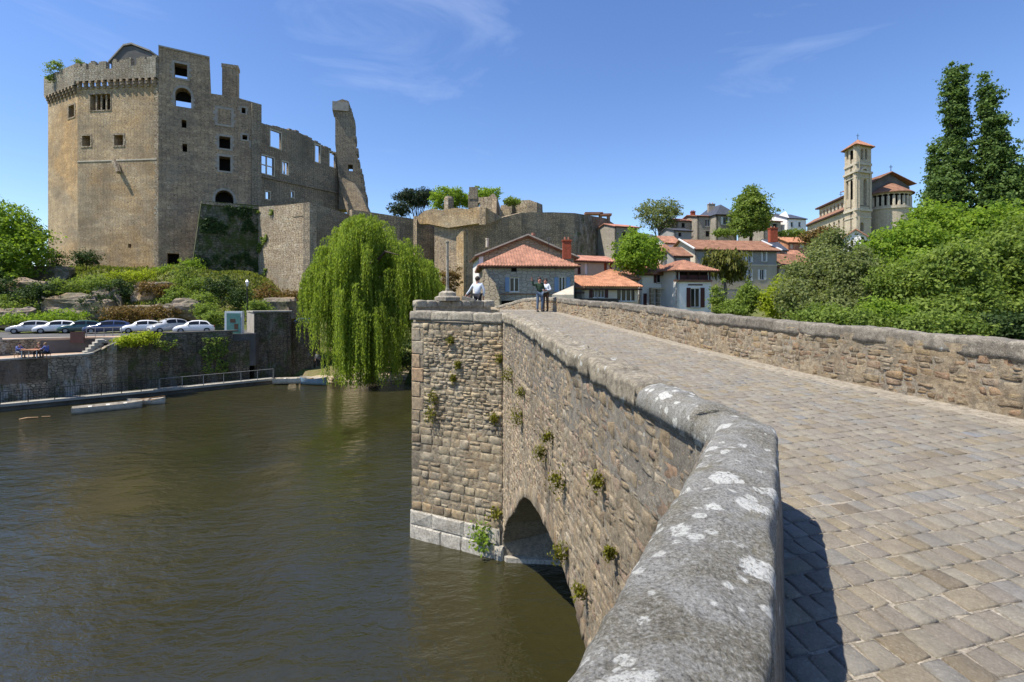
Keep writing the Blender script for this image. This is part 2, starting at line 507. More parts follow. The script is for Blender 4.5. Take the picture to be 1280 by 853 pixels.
# ---------------------------------------------------------------- leaves
def leaf_mesh(name, pts, nrm, size, tint, mat, parent, aspect=0.6, droop=None, fold=True):
    """many small leaf faces (kite shaped quads) in one mesh"""
    n = len(pts)
    up = RNG.normal(size=(n, 3)) if droop is None else droop
    a = np.cross(nrm, up); a /= np.linalg.norm(a, axis=1)[:, None] + 1e-9
    b = np.cross(a, nrm); b /= np.linalg.norm(b, axis=1)[:, None] + 1e-9
    s = (size if np.ndim(size) else np.full(n, size))[:, None]
    V = np.empty((n, 4, 3), 'f')
    V[:, 0] = pts - b * s * 0.5
    V[:, 1] = pts + a * s * 0.5 * aspect + nrm * s * 0.08
    V[:, 2] = pts + b * s * 0.5
    V[:, 3] = pts - a * s * 0.5 * aspect + nrm * s * 0.08
    me = bpy.data.meshes.new(name)
    me.vertices.add(n * 4); me.vertices.foreach_set('co', V.ravel())
    me.loops.add(n * 4); me.loops.foreach_set('vertex_index', np.arange(n * 4, dtype='i'))
    me.polygons.add(n); me.polygons.foreach_set('loop_start', np.arange(0, n * 4, 4, dtype='i'))
    me.polygons.foreach_set('loop_total', np.full(n, 4, 'i'))
    me.update()
    me.materials.append(MATS[mat])
    at = me.attributes.new('tint', 'FLOAT', 'FACE'); at.data.foreach_set('value', np.clip(tint, 0, 1).astype('f'))
    return link(name, me, parent)

LUMP = .42
def clump_points(blobs, n_clumps, per, spread, shell=0.55):
    """leaf clumps spread through ellipsoids, denser towards their skins"""
    vol = np.array([b[3] * b[4] * b[5] for b in blobs]) ** 0.75; vol /= vol.sum()
    idx = RNG.choice(len(blobs), n_clumps, p=vol)
    B = np.array(blobs)[idx]
    d = RNG.normal(size=(n_clumps, 3)); d /= np.linalg.norm(d, axis=1)[:, None]
    r = shell + (1 - shell) * RNG.random(n_clumps) ** 0.5
    r *= 1 + 0.18 * RNG.normal(size=n_clumps)
    sd_ = float(RNG.random() * 50)
    lump = np.array([noise.noise(Vector((q[0] * 2.4 + sd_, q[1] * 2.4, q[2] * 2.4 + b_ * 3.1))) for q, b_ in zip(d, idx)])
    r = r * (1 + LUMP * lump)
    keep = (lump > -.33 - (.5 if LUMP < .3 else 0)) | (RNG.random(n_clumps) < .35)
    B, d, r = B[keep], d[keep], r[keep]; n_clumps = len(r)
    C = B[:, :3] + d * r[:, None] * B[:, 3:6]
    ct = RNG.random(n_clumps)
    m = n_clumps * per
    ci = np.repeat(np.arange(n_clumps), per)
    sp = (spread * (0.5 + RNG.random(n_clumps)))[ci]
    off = RNG.normal(size=(m, 3)) * 0.5
    off[:, 2] *= 0.6
    pts = C[ci] + off * sp[:, None]
    nr = RNG.normal(size=(m, 3)) * 0.7 + d[ci] * 0.6; nr[:, 2] += 0.35
    nr /= np.linalg.norm(nr, axis=1)[:, None]
    tint = 0.55 * ct[ci] + 0.45 * RNG.random(m)
    return pts, nr, tint, C

def tree(name, label, base, blobs, mat, n_clumps, per, leaf, spread, trunk_r=0.25, bark='bark', cat='tree', group=None, limbs=6, shell=0.5, aspect=0.6, trunk=True):
    t = thing(name, label, cat, base, group)
    pts, nr, ti, C = clump_points(blobs, n_clumps, per, spread, shell)
    leaf_mesh('crown', pts, nr, leaf * (0.7 + 0.6 * RNG.random(len(pts))), ti, mat, t, aspect)
    if trunk:
        mb = MB()
        b = Vector(base); cz = max(x[2] for x in blobs); main = Vector((sum(x[0] for x in blobs) / len(blobs), sum(x[1] for x in blobs) / len(blobs), cz))
        mid = b.lerp(main, 0.5) + Vector((random.uniform(-.3, .3), random.uniform(-.3, .3), 0)) * trunk_r * 2
        mb.tube([b - Vector((0, 0, .3)), b + Vector((0, 0, .4)), mid, main], [trunk_r * 1.35, trunk_r, trunk_r * .7, trunk_r * .2])
        for i in range(limbs):
            q = Vector(C[RNG.integers(len(C))]); s = b.lerp(main, random.uniform(.3, .75))
            mm = s.lerp(q, .5) + Vector((0, 0, (q - s).length * .08))
            mb.tube([s, mm, q], [trunk_r * .42, trunk_r * .26, trunk_r * .06], 5)
        mb.build('trunk', bark, t, smooth=True)
    return t

# ---------------------------------------------------------------- palette
stone('spandrel_stone', [(0.228, 0.169, 0.102), (0.396, 0.305, 0.194), (0.480, 0.362, 0.214), (0.528, 0.429, 0.296), (0.432, 0.282, 0.184), (0.576, 0.486, 0.357)], 1.3, stain=(.15, .13, .10), stain_amt=.5, bump=1.6, warm=.15, blotch=.75)
stone('pier_stone', [(0.287, 0.209, 0.122), (0.437, 0.330, 0.194), (0.483, 0.385, 0.235), (0.380, 0.319, 0.224), (0.529, 0.440, 0.306)], .8, stain=(.13, .11, .08), stain_amt=.5, warm=.3, blotch=.6)
stone('ochre_stone', [(.42, .26, .14), (.44, .33, .20)], .8, stain=(.2, .15, .1), warm=.5)
stone('white_ledge', [(.54, .50, .42), (.64, .60, .51)], 1.4, stain=(.2, .165, .12), stain_amt=.55, bump=1.0)
stone('parapet_stone', [(0.190, 0.138, 0.083), (0.314, 0.233, 0.137), (0.403, 0.297, 0.157), (0.347, 0.212, 0.118), (0.336, 0.276, 0.196), (0.448, 0.360, 0.235)], 1.2, stain=(.07, .06, .045), stain_amt=.45, warm=.3, bump=1.2, blotch=.5)
stone('coping_stone', [(0.347, 0.296, 0.209), (0.441, 0.377, 0.275)], 1.3, stain=(.13, .115, .09), stain_amt=.6, lichen=.9, lich_sc=5.5, bump=1.3)
stone('coping_far', [(.30, .26, .20), (.42, .37, .28)], 1.0, stain=(.12, .11, .09), stain_amt=.5, lichen=.4)
stone('coping_dark', [(.18, .155, .12), (.29, .255, .20)], 1.0, stain=(.07, .062, .052), stain_amt=.6, lichen=.5, lich_sc=5)
stone('sett', [(0.186, 0.152, 0.108), (0.260, 0.214, 0.137), (0.279, 0.237, 0.171), (0.233, 0.204, 0.167), (0.288, 0.257, 0.196), (0.233, 0.223, 0.201), (0.279, 0.237, 0.167), (0.214, 0.218, 0.221)], 1.0, stain=(.15, .13, .10), stain_amt=.45, bump=.8, fine=1.2, grain=.35)
stone('mortar', [(.31, .26, .19), (.35, .30, .22)], 1.0, stain=(.12, .10, .08), stain_amt=.5, bump=1.0)
stone('lime_render', [(0.415, 0.331, 0.214), (0.464, 0.376, 0.255)], 1.1, stain=(.13, .115, .09), stain_amt=.6, warm=.3, bump=1.8, blotch=.8)
stone('kerb_mortar', [(.33, .29, .22), (.37, .32, .25)], 1.0, stain=(.22, .19, .15), stain_amt=.4)
stone('rock', [(.24, .19, .14), (.30, .24, .18)], .4, stain=(.06, .075, .03), stain_amt=1.0, warm=.4, bump=1.6)
m, nt, b = newmat('coping_near', .93)
co = coords(nt, 'Object')
base_ = ramp(nt, noise_t(nt, co, 2.6, 9, .68, .4), [(.30, (.13, .115, .085)), (.44, (.24, .22, .17)), (.55, (.31, .30, .27)), (.7, (.40, .385, .34))])
sp1 = noise_t(nt, co, 85, 4, .75)
sp2 = noise_t(nt, co, 26, 7, .75)
cc_ = mix(nt, rng(nt, sp1, .50, .66, 0, .65), base_, (.56, .55, .51))
cc_ = mix(nt, rng(nt, sp1, .47, .34, 0, .8), cc_, (.06, .055, .045))
cc_ = mix(nt, rng(nt, sp2, .52, .68, 0, .7), cc_, (.10, .088, .065))
cc_ = mix(nt, rng(nt, noise_t(nt, co, 4.5, 6, .7, .6), .58, .68, 0, .55), cc_, (.20, .17, .08))
def lich(sc, amt, sharp, seed):
    ml = N(nt, 'ShaderNodeMapping', i0=co, Location=(seed, seed * 2, 0))
    wv = N(nt, 'ShaderNodeTexNoise', i0=ml.outputs[0], Scale=sc * 3.2, Detail=5.0, Roughness=.7)
    ad = N(nt, 'ShaderNodeMixRGB', {'blend_type': 'ADD'}, Fac=.55 / sc, Color1=ml.outputs[0], Color2=wv.outputs[1])
    vo = N(nt, 'ShaderNodeTexVoronoi', Vector=ad.outputs[0], Scale=sc, Randomness=1.0)
    s_ = N(nt, 'ShaderNodeSeparateColor', Color=vo.outputs['Color'])
    rd = rng(nt, s_.outputs[0], 1 - amt, 1.0, 0.04, .5)
    dd = N(nt, 'ShaderNodeMath', {'operation': 'SUBTRACT'}, i0=rd, i1=vo.outputs['Distance'])
    on = N(nt, 'ShaderNodeMath', {'operation': 'GREATER_THAN'}, i0=s_.outputs[0], i1=1 - amt)
    f1 = N(nt, 'ShaderNodeMath', {'operation': 'MULTIPLY'}, i0=rng(nt, dd.outputs[0], 0, sharp), i1=on.outputs[0])
    return N(nt, 'ShaderNodeMath', {'operation': 'MULTIPLY'}, i0=f1.outputs[0], i1=rng(nt, noise_t(nt, co, 60, 4, .75), .38, .5)).outputs[0]
cc_ = mix(nt, lich(5.0, .8, .05, 3.1), cc_, (.70, .69, .63))
cc_ = mix(nt, lich(13, .5, .09, 8.4), cc_, (.66, .65, .59))
nt.links.new(cc_, b.inputs['Base Color'])
hh = N(nt, 'ShaderNodeMath', {'operation': 'MULTIPLY_ADD'}, i0=sp1, i1=.4, i2=sp2)
bp = N(nt, 'ShaderNodeBump', Strength=1.0, Distance=.035, Height=hh.outputs[0])
nt.links.new(bp.outputs[0], b.inputs['Normal'])
masonry('keep_lit', [(0.543, 0.399, 0.228), (0.633, 0.473, 0.271), (0.452, 0.339, 0.213), (0.693, 0.547, 0.343)], (.24, .19, .13), (.55, .22), stain=(.17, .13, .085), stain_amt=.75, warm=(1.0, .86, .66), streak=.35)  # keep stone in the tone of its sunlit faces
masonry('keep_side', [(0.467, 0.337, 0.209), (0.594, 0.432, 0.262), (0.359, 0.271, 0.178), (0.665, 0.507, 0.323)], (.19, .16, .12), (.55, .22), stain=(.10, .085, .07), stain_amt=.5, streak=.4)  # same stone painted darker for the shaded side
masonry('ruin_wall', [(0.371, 0.294, 0.195), (0.479, 0.386, 0.255), (0.293, 0.240, 0.172)], (.11, .09, .07), (.55, .3), stain=(.07, .06, .05), stain_amt=.55)
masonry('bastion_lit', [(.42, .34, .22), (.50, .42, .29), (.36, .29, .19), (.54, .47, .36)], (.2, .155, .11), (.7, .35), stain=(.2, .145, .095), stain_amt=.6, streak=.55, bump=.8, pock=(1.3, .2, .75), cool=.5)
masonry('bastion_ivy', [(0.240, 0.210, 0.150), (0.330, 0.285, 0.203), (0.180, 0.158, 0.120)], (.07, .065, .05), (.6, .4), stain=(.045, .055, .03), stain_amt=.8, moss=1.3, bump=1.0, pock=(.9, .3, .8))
masonry('curtain_wall', [(0.489, 0.355, 0.212), (0.613, 0.452, 0.269), (0.367, 0.274, 0.169)], (.11, .095, .075), (.6, .35), stain=(.07, .07, .06), stain_amt=.65, streak=.6)
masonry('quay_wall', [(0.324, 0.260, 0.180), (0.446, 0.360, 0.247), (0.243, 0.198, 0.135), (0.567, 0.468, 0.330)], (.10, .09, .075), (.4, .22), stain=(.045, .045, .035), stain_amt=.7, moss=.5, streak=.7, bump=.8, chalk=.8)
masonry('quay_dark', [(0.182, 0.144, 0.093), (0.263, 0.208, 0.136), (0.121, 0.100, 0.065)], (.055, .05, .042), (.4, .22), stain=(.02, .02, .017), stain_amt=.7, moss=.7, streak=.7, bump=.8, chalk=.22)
masonry('grey_rubble', [(0.357, 0.336, 0.284), (0.420, 0.394, 0.336), (0.294, 0.273, 0.231)], (.25, .235, .2), (.5, .28), stain=(.22, .2, .165), stain_amt=.3, streak=.2)
masonry('crown_stone', [(.40, .37, .29), (.50, .46, .37), (.30, .27, .21), (.44, .37, .26)], (.18, .155, .12), (.55, .3), stain=(.16, .13, .09), stain_amt=.7, streak=.5, cool=.6, bump=.9)
masonry('tan_rubble', [(.40, .32, .21), (.46, .38, .26), (.32, .26, .18)], (.25, .2, .15), (.5, .28), stain=(.2, .16, .11), stain_amt=.3)
masonry('church_stone', [(0.575, 0.486, 0.346), (0.632, 0.542, 0.389), (0.517, 0.429, 0.302)], (.38, .32, .24), (.8, .4), stain=(.3, .25, .19), stain_amt=.35, bump=.3)
masonry('house_stone', [(.36, .32, .26), (.42, .38, .31), (.31, .275, .225)], (.24, .215, .17), (.6, .3), stain=(.2, .175, .14), stain_amt=.35, bump=.3)
plain('render_white', (.80, .79, .76), .85, .06, .6)
plain('render_cream', (.60, .52, .40), .85, .08, .6)
plain('render_beige', (.45, .39, .30), .85, .1, .6)
plain('render_grey', (.30, .29, .27), .85, .12, .6)
plain('render_dark', (.13, .125, .115), .85, .2, .6)
plain('clay_tile', (.37, .185, .12), .85, .32, 1.6)
plain('clay_orange', (.45, .215, .12), .85, .3, 1.4)
plain('clay_old', (.26, .135, .085), .85, .28, 1.2)
plain('clay_pink', (.42, .2, .14), .85, .25, 1.2)
plain('slate', (.07, .075, .09), .5, .2, 2)
plain('brick_red', (.30, .07, .035), .85, .2, 4)
plain('dressed_stone', (.52, .46, .36), .85, .15, 1.5)
plain('dressed_grey', (.36, .33, .28), .85, .15, 1.5)
plain('shutter_brown', (.07, .022, .02), .55, .1, 2)
plain('shutter_white', (.68, .68, .66), .5, .05, 2)
plain('shutter_blue', (.16, .25, .38), .5, .08, 2)
plain('timber_dark', (.06, .028, .022), .7, .3, 3)
plain('frame_white', (.7, .7, .68), .5, .03, 2)
plain('metal_dark', (.03, .032, .032), .45, .1, 3, metal=.4)
plain('metal_grey', (.30, .30, .29), .5, .12, 3, metal=.3)
plain('concrete', (.36, .34, .29), .9, .2, .8)
plain('concrete_dark', (.12, .11, .09), .9, .3, .8)
plain('asphalt', (.11, .105, .10), .9, .15, 1)
plain('terrace', (.46, .33, .23), .9, .12, 1)
plain('void_shade', (.012, .011, .01), .95, .1, 2)  # near-black paint standing in for shade inside rooms and openings
plain('wood', (.30, .17, .07), .6, .2, 3)
plain('bark', (.085, .065, .045), .9, .3, 4)
plain('bark_pale', (.17, .15, .12), .9, .3, 4)
plain('boat_paint', (.60, .58, .52), .5, .2, 2)
plain('boat_blue', (.25, .36, .45), .5, .15, 2)
plain('boat_inside', (.32, .28, .22), .7, .3, 2)
plain('board_white', (.66, .68, .68), .5, .05, 2)
plain('board_green', (.10, .23, .20), .5, .15, 2)
plain('sign_brown', (.07, .035, .03), .6, .1, 2)
plain('tyre', (.015, .015, .015), .8, .1, 5)
plain('skin', (.50, .28, .20), .55, .04, 5)
plain('skin_red', (.45, .2, .14), .55, .04, 5)
plain('hair_dark', (.035, .022, .015), .6, .2, 20)
plain('hair_fair', (.30, .19, .09), .6, .2, 20)
plain('cloth_white', (.62, .66, .72), .9, .06, 3)
plain('cloth_green', (.035, .06, .035), .9, .1, 3)
plain('cloth_jean', (.10, .14, .20), .9, .15, 5)
plain('cloth_grey', (.20, .20, .2), .9, .1, 5)
plain('cloth_dark', (.025, .025, .03), .9, .1, 5)
plain('cloth_blue', (.12, .15, .36), .9, .1, 5)
plain('cloth_red', (.30, .06, .07), .9, .1, 5)
plain('cloth_brown', (.09, .055, .035), .9, .1, 5)
plain('sand', (.36, .29, .19), .95, .2, 1.5)
foliage('leaf_willow', (.11, .165, .02), (.36, .44, .07), .45)
foliage('leaf_bright', (0.078, 0.157, 0.017), (0.291, 0.392, 0.050), .45)
foliage('leaf_mid', (0.069, 0.121, 0.021), (0.265, 0.333, 0.069), .4)
foliage('leaf_dark', (.018, .04, .012), (.07, .11, .03), .25)
foliage('leaf_grey', (.09, .115, .04), (.26, .29, .11), .4)
foliage('leaf_poplar', (.035, .075, .02), (.17, .25, .07), .35)
foliage('leaf_yellow', (.16, .21, .015), (.40, .45, .04), .45)
foliage('leaf_pine', (.02, .035, .018), (.055, .08, .04), .15)
foliage('leaf_palm', (.06, .07, .015), (.2, .2, .05), .25)
foliage('leaf_rust', (.08, .06, .02), (.24, .15, .05), .3)
foliage('grass_blade', (.06, .09, .015), (.26, .28, .06), .4)
foliage('moss_tuft', (.06, .06, .008), (.22, .21, .02), .3)
glassy('glass', (.012, .014, .016), .12); MATS['glass'].node_tree.nodes['Principled BSDF'].inputs['Specular IOR Level'].default_value = .35

def paint(name, col, metal=.0):
    m, nt, b = newmat(name, .25); b.inputs['Base Color'].default_value = c4(col); b.inputs['Metallic'].default_value = metal
    b.inputs['Specular IOR Level'].default_value = .6; b.inputs['Coat Weight'].default_value = .6; b.inputs['Coat Roughness'].default_value = .06
for nm_, c_ in (('car_silver', (.42, .43, .44)), ('car_white', (.72, .72, .71)), ('car_blue', (.03, .05, .12)), ('car_green', (.03, .08, .075)), ('car_grey', (.12, .125, .13)), ('car_black', (.02, .02, .022)), ('lamp_glass', (.7, .7, .68)), ('plate', (.7, .68, .5))):
    paint(nm_, c_)

# water
m, nt, b = newmat('river_water', 0.04)
b.inputs['IOR'].default_value = 1.5
b.inputs['Specular IOR Level'].default_value = 0.75
co = coords(nt, 'Object')
wc = ramp(nt, noise_t(nt, co, .05, 3), [(.3, (.019, .018, .0068)), (.7, (.038, .034, .012))])
nt.links.new(wc, b.inputs['Base Color'])
mpa = N(nt, 'ShaderNodeMapping', i0=co, Scale=(.55, 1.0, 1), Rotation=(0, 0, R(-22)))
wa = noise_t(nt, mpa.outputs[0], 1.5, 5, .55, .35)
wb = noise_t(nt, mpa.outputs[0], 5.5, 4, .6, .5)
wcalm = rng(nt, noise_t(nt, co, .06, 4, .55, .6), .36, .62, .18, 1.25)
hm = N(nt, 'ShaderNodeMath', {'operation': 'MULTIPLY_ADD'}, i0=wb, i1=.28, i2=wa)
h2 = N(nt, 'ShaderNodeMath', {'operation': 'MULTIPLY'}, i0=hm.outputs[0], i1=wcalm)
bp = N(nt, 'ShaderNodeBump', Strength=1.0, Distance=.16, Height=h2.outputs[0])
nt.links.new(bp.outputs[0], b.inputs['Normal'])

# ground: grass, soil and worn patches
m, nt, b = newmat('ground', .95)
co = coords(nt, 'Object')
g1 = ramp(nt, noise_t(nt, co, .35, 8, .7), [(.3, (.07, .09, .025)), (.5, (.14, .16, .04)), (.62, (.19, .165, .07)), (.75, (.22, .17, .11))])
nt.links.new(g1, b.inputs['Base Color'])
bp = N(nt, 'ShaderNodeBump', Strength=1.0, Distance=.3, Height=noise_t(nt, co, 1.5, 8, .75))
nt.links.new(bp.outputs[0], b.inputs['Normal'])

# ---------------------------------------------------------------- river and land
RIVER = [(-260, -60), (-260, 8), (-110, 20), (-72, 29), (-45, 47), (-30, 61.5), (-26, 61.3), (-25, 59), (-14, 61.5), (-6, 52), (-3, 36), (8, 33.5), (20, 36), (60, 30), (260, 10), (260, -60)]
def inside(poly, x, y):
    c = False; n = len(poly); j = n - 1
    for i in range(n):
        if (poly[i][1] > y) != (poly[j][1] > y) and x < (poly[j][0] - poly[i][0]) * (y - poly[i][1]) / (poly[j][1] - poly[i][1]) + poly[i][0]: c = not c
        j = i
    return c
CTRL = [(-46, 48.5, 3.5), (-31, 63, 4), (-25, 62.5, .9), (-18, 63, .8), (-12, 62.5, .5), (-20, 68, 2.2), (-12, 70, 3),
        (-120, 60, 5.5), (-90, 55, 5.3), (-75, 48, 4.0), (-60, 50, 5.0), (-60, 60, 5.4), (-50, 56, 5.4), (-40, 60, 5.4), (-32, 64, 5.3), (-28, 70, 5.6),
        (-50, 64, 5.5), (-40, 67, 5.6), (-62, 66, 5.6), (-75, 66, 6.0), (-90, 70, 7),
        (-72, 72, 10.0), (-58, 71, 10.5), (-48, 72, 10.8), (-40, 72.5, 10.5), (-34, 75, 9.6), (-28, 78, 9),
        (-80, 80, 15.0), (-70, 78, 14.2), (-60, 77, 14.4), (-50, 78, 14.6), (-44, 80, 14), (-90, 90, 15), (-70, 90, 16.2), (-60, 90, 16.4), (-45, 95, 17), (-30, 95, 17), (-60, 120, 18), (-110, 100, 12), (-140, 90, 7), (-150, 140, 12),
        (2, 84, 9.5), (10, 90, 9.5), (20, 98, 10), (5, 78, 9), (14, 82, 9), (26, 100, 11), (-4, 80, 9), (-15, 78, 8), (-8, 76, 8.5), (0, 72, 8), (-10, 90, 20), (5, 100, 21), (20, 110, 19), (-5, 66, 6.5), (-5, 54, 5.5),
        (-2, 38, 6.8), (4, 36, 8.3), (2, 44, 8.2), (10, 45, 8.2), (12, 60, 8.3), (20, 58, 8.0), (12, 72, 9), (25, 75, 9.5), (40, 78, 10), (35, 66, 8.5),
        (22, 40, 3), (35, 38, 2.5), (50, 40, 2.5), (70, 42, 3), (60, 55, 6), (90, 60, 6), (45, 95, 19), (35, 100, 20), (55, 108, 22), (30, 110, 21), (75, 110, 23), (80, 135, 25), (110, 130, 24), (60, 85, 13), (80, 85, 13), (120, 90, 12), (200, 150, 20), (0, 200, 22), (150, 260, 20), (-150, 260, 18),
        (-20, -90, 6), (20, -90, 6), (9, -60, 7), (200, -90, 6), (-200, -90, 6), (200, 40, 4)]
CT = np.array(CTRL)
def land_z(x, y):
    d2 = (CT[:, 0] - x) ** 2 + (CT[:, 1] - y) ** 2 + 1.5
    w = 1 / d2 ** 1.7
    return float((w * CT[:, 2]).sum() / w.sum())
def ground_z(x, y):
    if inside(RIVER, x, y): return -2.5
    z = land_z(x, y)
    return z + 0.35 * noise.noise(Vector((x * .21, y * .21, 0))) + .12 * noise.noise(Vector((x * .9, y * .9, 3)))
def axis(lo, hi, fine, flo, fhi, coarse):
    a = []; x = lo
    while x < hi:
        a.append(x); x += fine if flo <= x < fhi else coarse
    a.append(hi); return a
xs = [-6000, -2500, -900, -500] + axis(-300, 300, 1.6, -95, 75, 14) + [500, 900, 2500, 6000]
ys = [-6000, -2500, -900, -300] + axis(-130, 320, 1.6, 30, 112, 12) + [500, 900, 2500, 6000]
gv = []; gf = []
for j, y in enumerate(ys):
    for i, x in enumerate(xs):
        far = abs(x) > 400 or y > 400 or y < -200
        gv.append((x, y, 9.0 if far else ground_z(x, y)))
W_ = len(xs)
for j in range(len(ys) - 1):
    for i in range(W_ - 1):
        gf.append((j * W_ + i, j * W_ + i + 1, (j + 1) * W_ + i + 1, (j + 1) * W_ + i))
me = bpy.data.meshes.new('ground'); me.from_pydata(gv, [], gf); finish(me, 'ground', None, True)
tag(link('ground', me), kind='structure')
mb = MB(); mb.add([(-280, -110, 0), (280, -110, 0), (280, 66, 0), (-280, 66, 0)], [(0, 1, 2, 3)])
tag(mb.build('river_water', 'river_water'), kind='structure')

# ---------------------------------------------------------------- the bridge
def interp(x, T):
    if x <= T[0][0]: return T[0][1]
    for (a, va), (b_, vb) in zip(T, T[1:]):
        if x <= b_: return va + (vb - va) * (x - a) / (b_ - a)
    return T[-1][1]
def road_z(y): return interp(y, [(-40, 7.0), (0, 7.38), (4, 7.42), (6.8, 7.49), (10, 7.58), (14, 7.77), (18, 7.93), (21, 8.14), (24.6, 8.44), (27, 8.62), (29, 8.68), (32, 8.62), (40, 8.3)])
def rail_z(y): return interp(y, [(0, 8.16), (4.2, 8.16), (8, 8.28), (12, 8.50), (15, 8.61), (18, 8.66), (22, 8.75)])
def rpar_z(y): return interp(y, [(-20, 8.4), (6.8, 8.49), (14, 8.72), (18, 8.92), (24.6, 9.19), (27, 9.33), (30, 9.33), (33.5, 8.75)])
C_IN = Vector((1.84, 3.57)); C_OUT = Vector((1.44, 3.78))
LW = Plane((-.34, 18.0), (1.46, 3.7))          # outer face of the upstream side, u runs towards the viewer
assert LW.n.x < 0
RIGHT = [(9.9, -22), (7.75, 0), (6.76, 6.76), (5.95, 10.6), (5.27, 14.06), (4.78, 18), (3.95, 21.4), (3.0, 24.6), (2.3, 27), (.7, 30), (-1.24, 33.2)]
def rx(y): return interp(y, sorted((p[1], p[0]) for p in RIGHT))
def lx(y):
    """inner face of the left parapet / refuge"""
    if y < C_IN.y: return C_IN.x + (y - C_IN.y) * .526 if y > -1.0 else (-.56 + (-1.0 - y) * .9)
    return C_IN.x - (y - C_IN.y) * .1255
bridge = thing('stone_bridge', 'medieval stone bridge with pointed piers, low parapets and paved deck', 'bridge', (2, 10, 0))

ARCH = [(0, 0), (0, .6), (1.0, 1.75), (3.2, 2.98), (4.4, 3.8), (5.5, 4.28), (7.5, 4.58), (9.3, 4.58), (10.8, 4.25), (12.5, 3.2), (13.8, 1.9), (14.3, .6), (14.3, 0)]
ARCH = [(u, z) for u, z in ARCH]
def arch_top(u):
    if u <= 0 or u >= 14.3: return -9
    return interp(u, ARCH[1:-1])
# body: upstream face with the arch, carried through to the other side
mb = MB()
L = LW.L
top = [(u, road_z(LW.pt(u, 0).y) - .14) for u in np.linspace(L + .2, 0, 14)]
outer = [(0, -1.2), (.02, 0)] + [(u + .02 if i == 0 else u, z) for i, (u, z) in enumerate(ARCH[1:-1])] + [(14.3, 0), (14.3, -1.2), (L + .2, -1.2)] + top
panel(mb, LW, outer, (), 5.55, -.03)
# near pier below the viewer and the far abutment
mb.prism([(1.5, 3.66), (-.62, .0), (-1.35, -1.4), (0.6, -4.8), (3.2, -9), (9, -9), (7.2, 2.4)], -1.2, [7.28] * 7)
mb.prism([(-.35, 18.02), (-.9, 22.6), (-1.9, 31.5), (-2.6, 38), (6, 38), (3.4, 30), (4.2, 24), (5.2, 17.3)], -1.2, [7.75, 8.0, 8.4, 8.0, 8.0, 8.4, 8.1, 7.75])
mb.build('bridge_core', 'mortar', bridge)
# rubble face of the spandrel
cells = courses(L + .1, .1, 8.45, (.07, .19), (.10, .36), .02, .03, 11)
def keep_cell(c):
    zs_ = [p[1] for p in c]; us = [p[0] for p in c]
    if max(zs_) > rail_z(LW.pt(sum(us) / len(us), 0).y) - .26: return False
    return all(p[1] > arch_top(p[0]) + .34 for p in c)
cells = [c for c in cells if keep_cell(c)]
stones('rubble_stone', 'rubble_stones', cells, lambda u, v, o: LW.pt(u, v, o - .046), bridge, 'spandrel_stone', .030, .003, .022, 290, lambda c: screen_size(LW.pt, c), 5, .5)
def render_skin(pl, u0, u1, zf0, zf1, skip, off, amp, step, parent, seed, mat='lime_render', nz=None):
    """uneven lime mortar smeared between and over the stones"""
    nu = int((u1 - u0) / step); V = []; F_ = []; idx = {}
    for i in range(nu + 1):
        u = u0 + (u1 - u0) * i / nu; a, b_ = zf0(u), zf1(u); nz_ = nz or max(2, int((b_ - a) / step))
        for j in range(nz_ + 1):
            z = a + (b_ - a) * j / nz_; p = Vector((u, z, seed))
            o = off + amp * (noise.noise(p * 2.3) + .8 * noise.noise(p * 6.5) + .5 * noise.noise(p * 15))
            idx[i, j] = len(V); V.append(tuple(pl.pt(u, z, o)))
    m_ = nz or None
    for i in range(nu):
        ku = max(j for (q, j) in idx if q == i) if nz is None else nz
        for j in range(ku):
            if (i + 1, j + 1) not in idx: continue
            u = u0 + (u1 - u0) * (i + .5) / nu
            z = V[idx[i, j]][2]
            if skip(u, z): continue
            F_.append((idx[i, j], idx[i + 1, j], idx[i + 1, j + 1], idx[i, j + 1]))
    me_ = bpy.data.meshes.new('mortar_face'); me_.from_pydata(V, [], F_); finish(me_, mat, [.5] * len(F_), True)
    return link('mortar_face', me_, parent)
render_skin(LW, .0, L + .02, lambda u: -.1, lambda u: rail_z(LW.pt(u, 0).y) - .2, lambda u, z: z < arch_top(u) + .05 or (u < 14.3 and z < .1), -.026, .021, .05, bridge, 3.0, nz=165)
# voussoirs
vs_cells = []
pts = []
for k in range(len(ARCH) - 1):
    a, b_ = Vector(ARCH[k]), Vector(ARCH[k + 1]); n_ = max(1, round((b_ - a).length / .2))
    for i in range(n_): pts.append(a.lerp(b_, i / n_))
pts.append(Vector(ARCH[-1]))
def sm(i, k=3):
    q = pts[max(0, i - k):i + k + 1]; return sum(q, Vector((0, 0))) / len(q)
spts = [sm(i) if 3 < i < len(pts) - 4 else pts[i] for i in range(len(pts))]
for i in range(len(spts) - 1):
    a, b_ = spts[i], spts[i + 1]
    if (a + b_)[1] / 2 < .1: continue
    def nr(k):
        d_ = (spts[min(k + 1, len(spts) - 1)] - spts[max(k - 1, 0)]).normalized(); return Vector((-d_.y, d_.x))
    na, nb = nr(i), nr(i + 1); w_ = random.choice((.22, .3, .38, .45))
    vs_cells.append([tuple(a), tuple(b_), tuple(b_ + nb * w_), tuple(a + na * w_)])
vs_cells = [c for c in vs_cells if all(p[0] > -.02 for p in c)]
stones('arch_stone', 'arch_stones', vs_cells, lambda u, v, o: LW.pt(u, v, o - .04), bridge, 'spandrel_stone', .035, .004, .015, 300, None, 6)

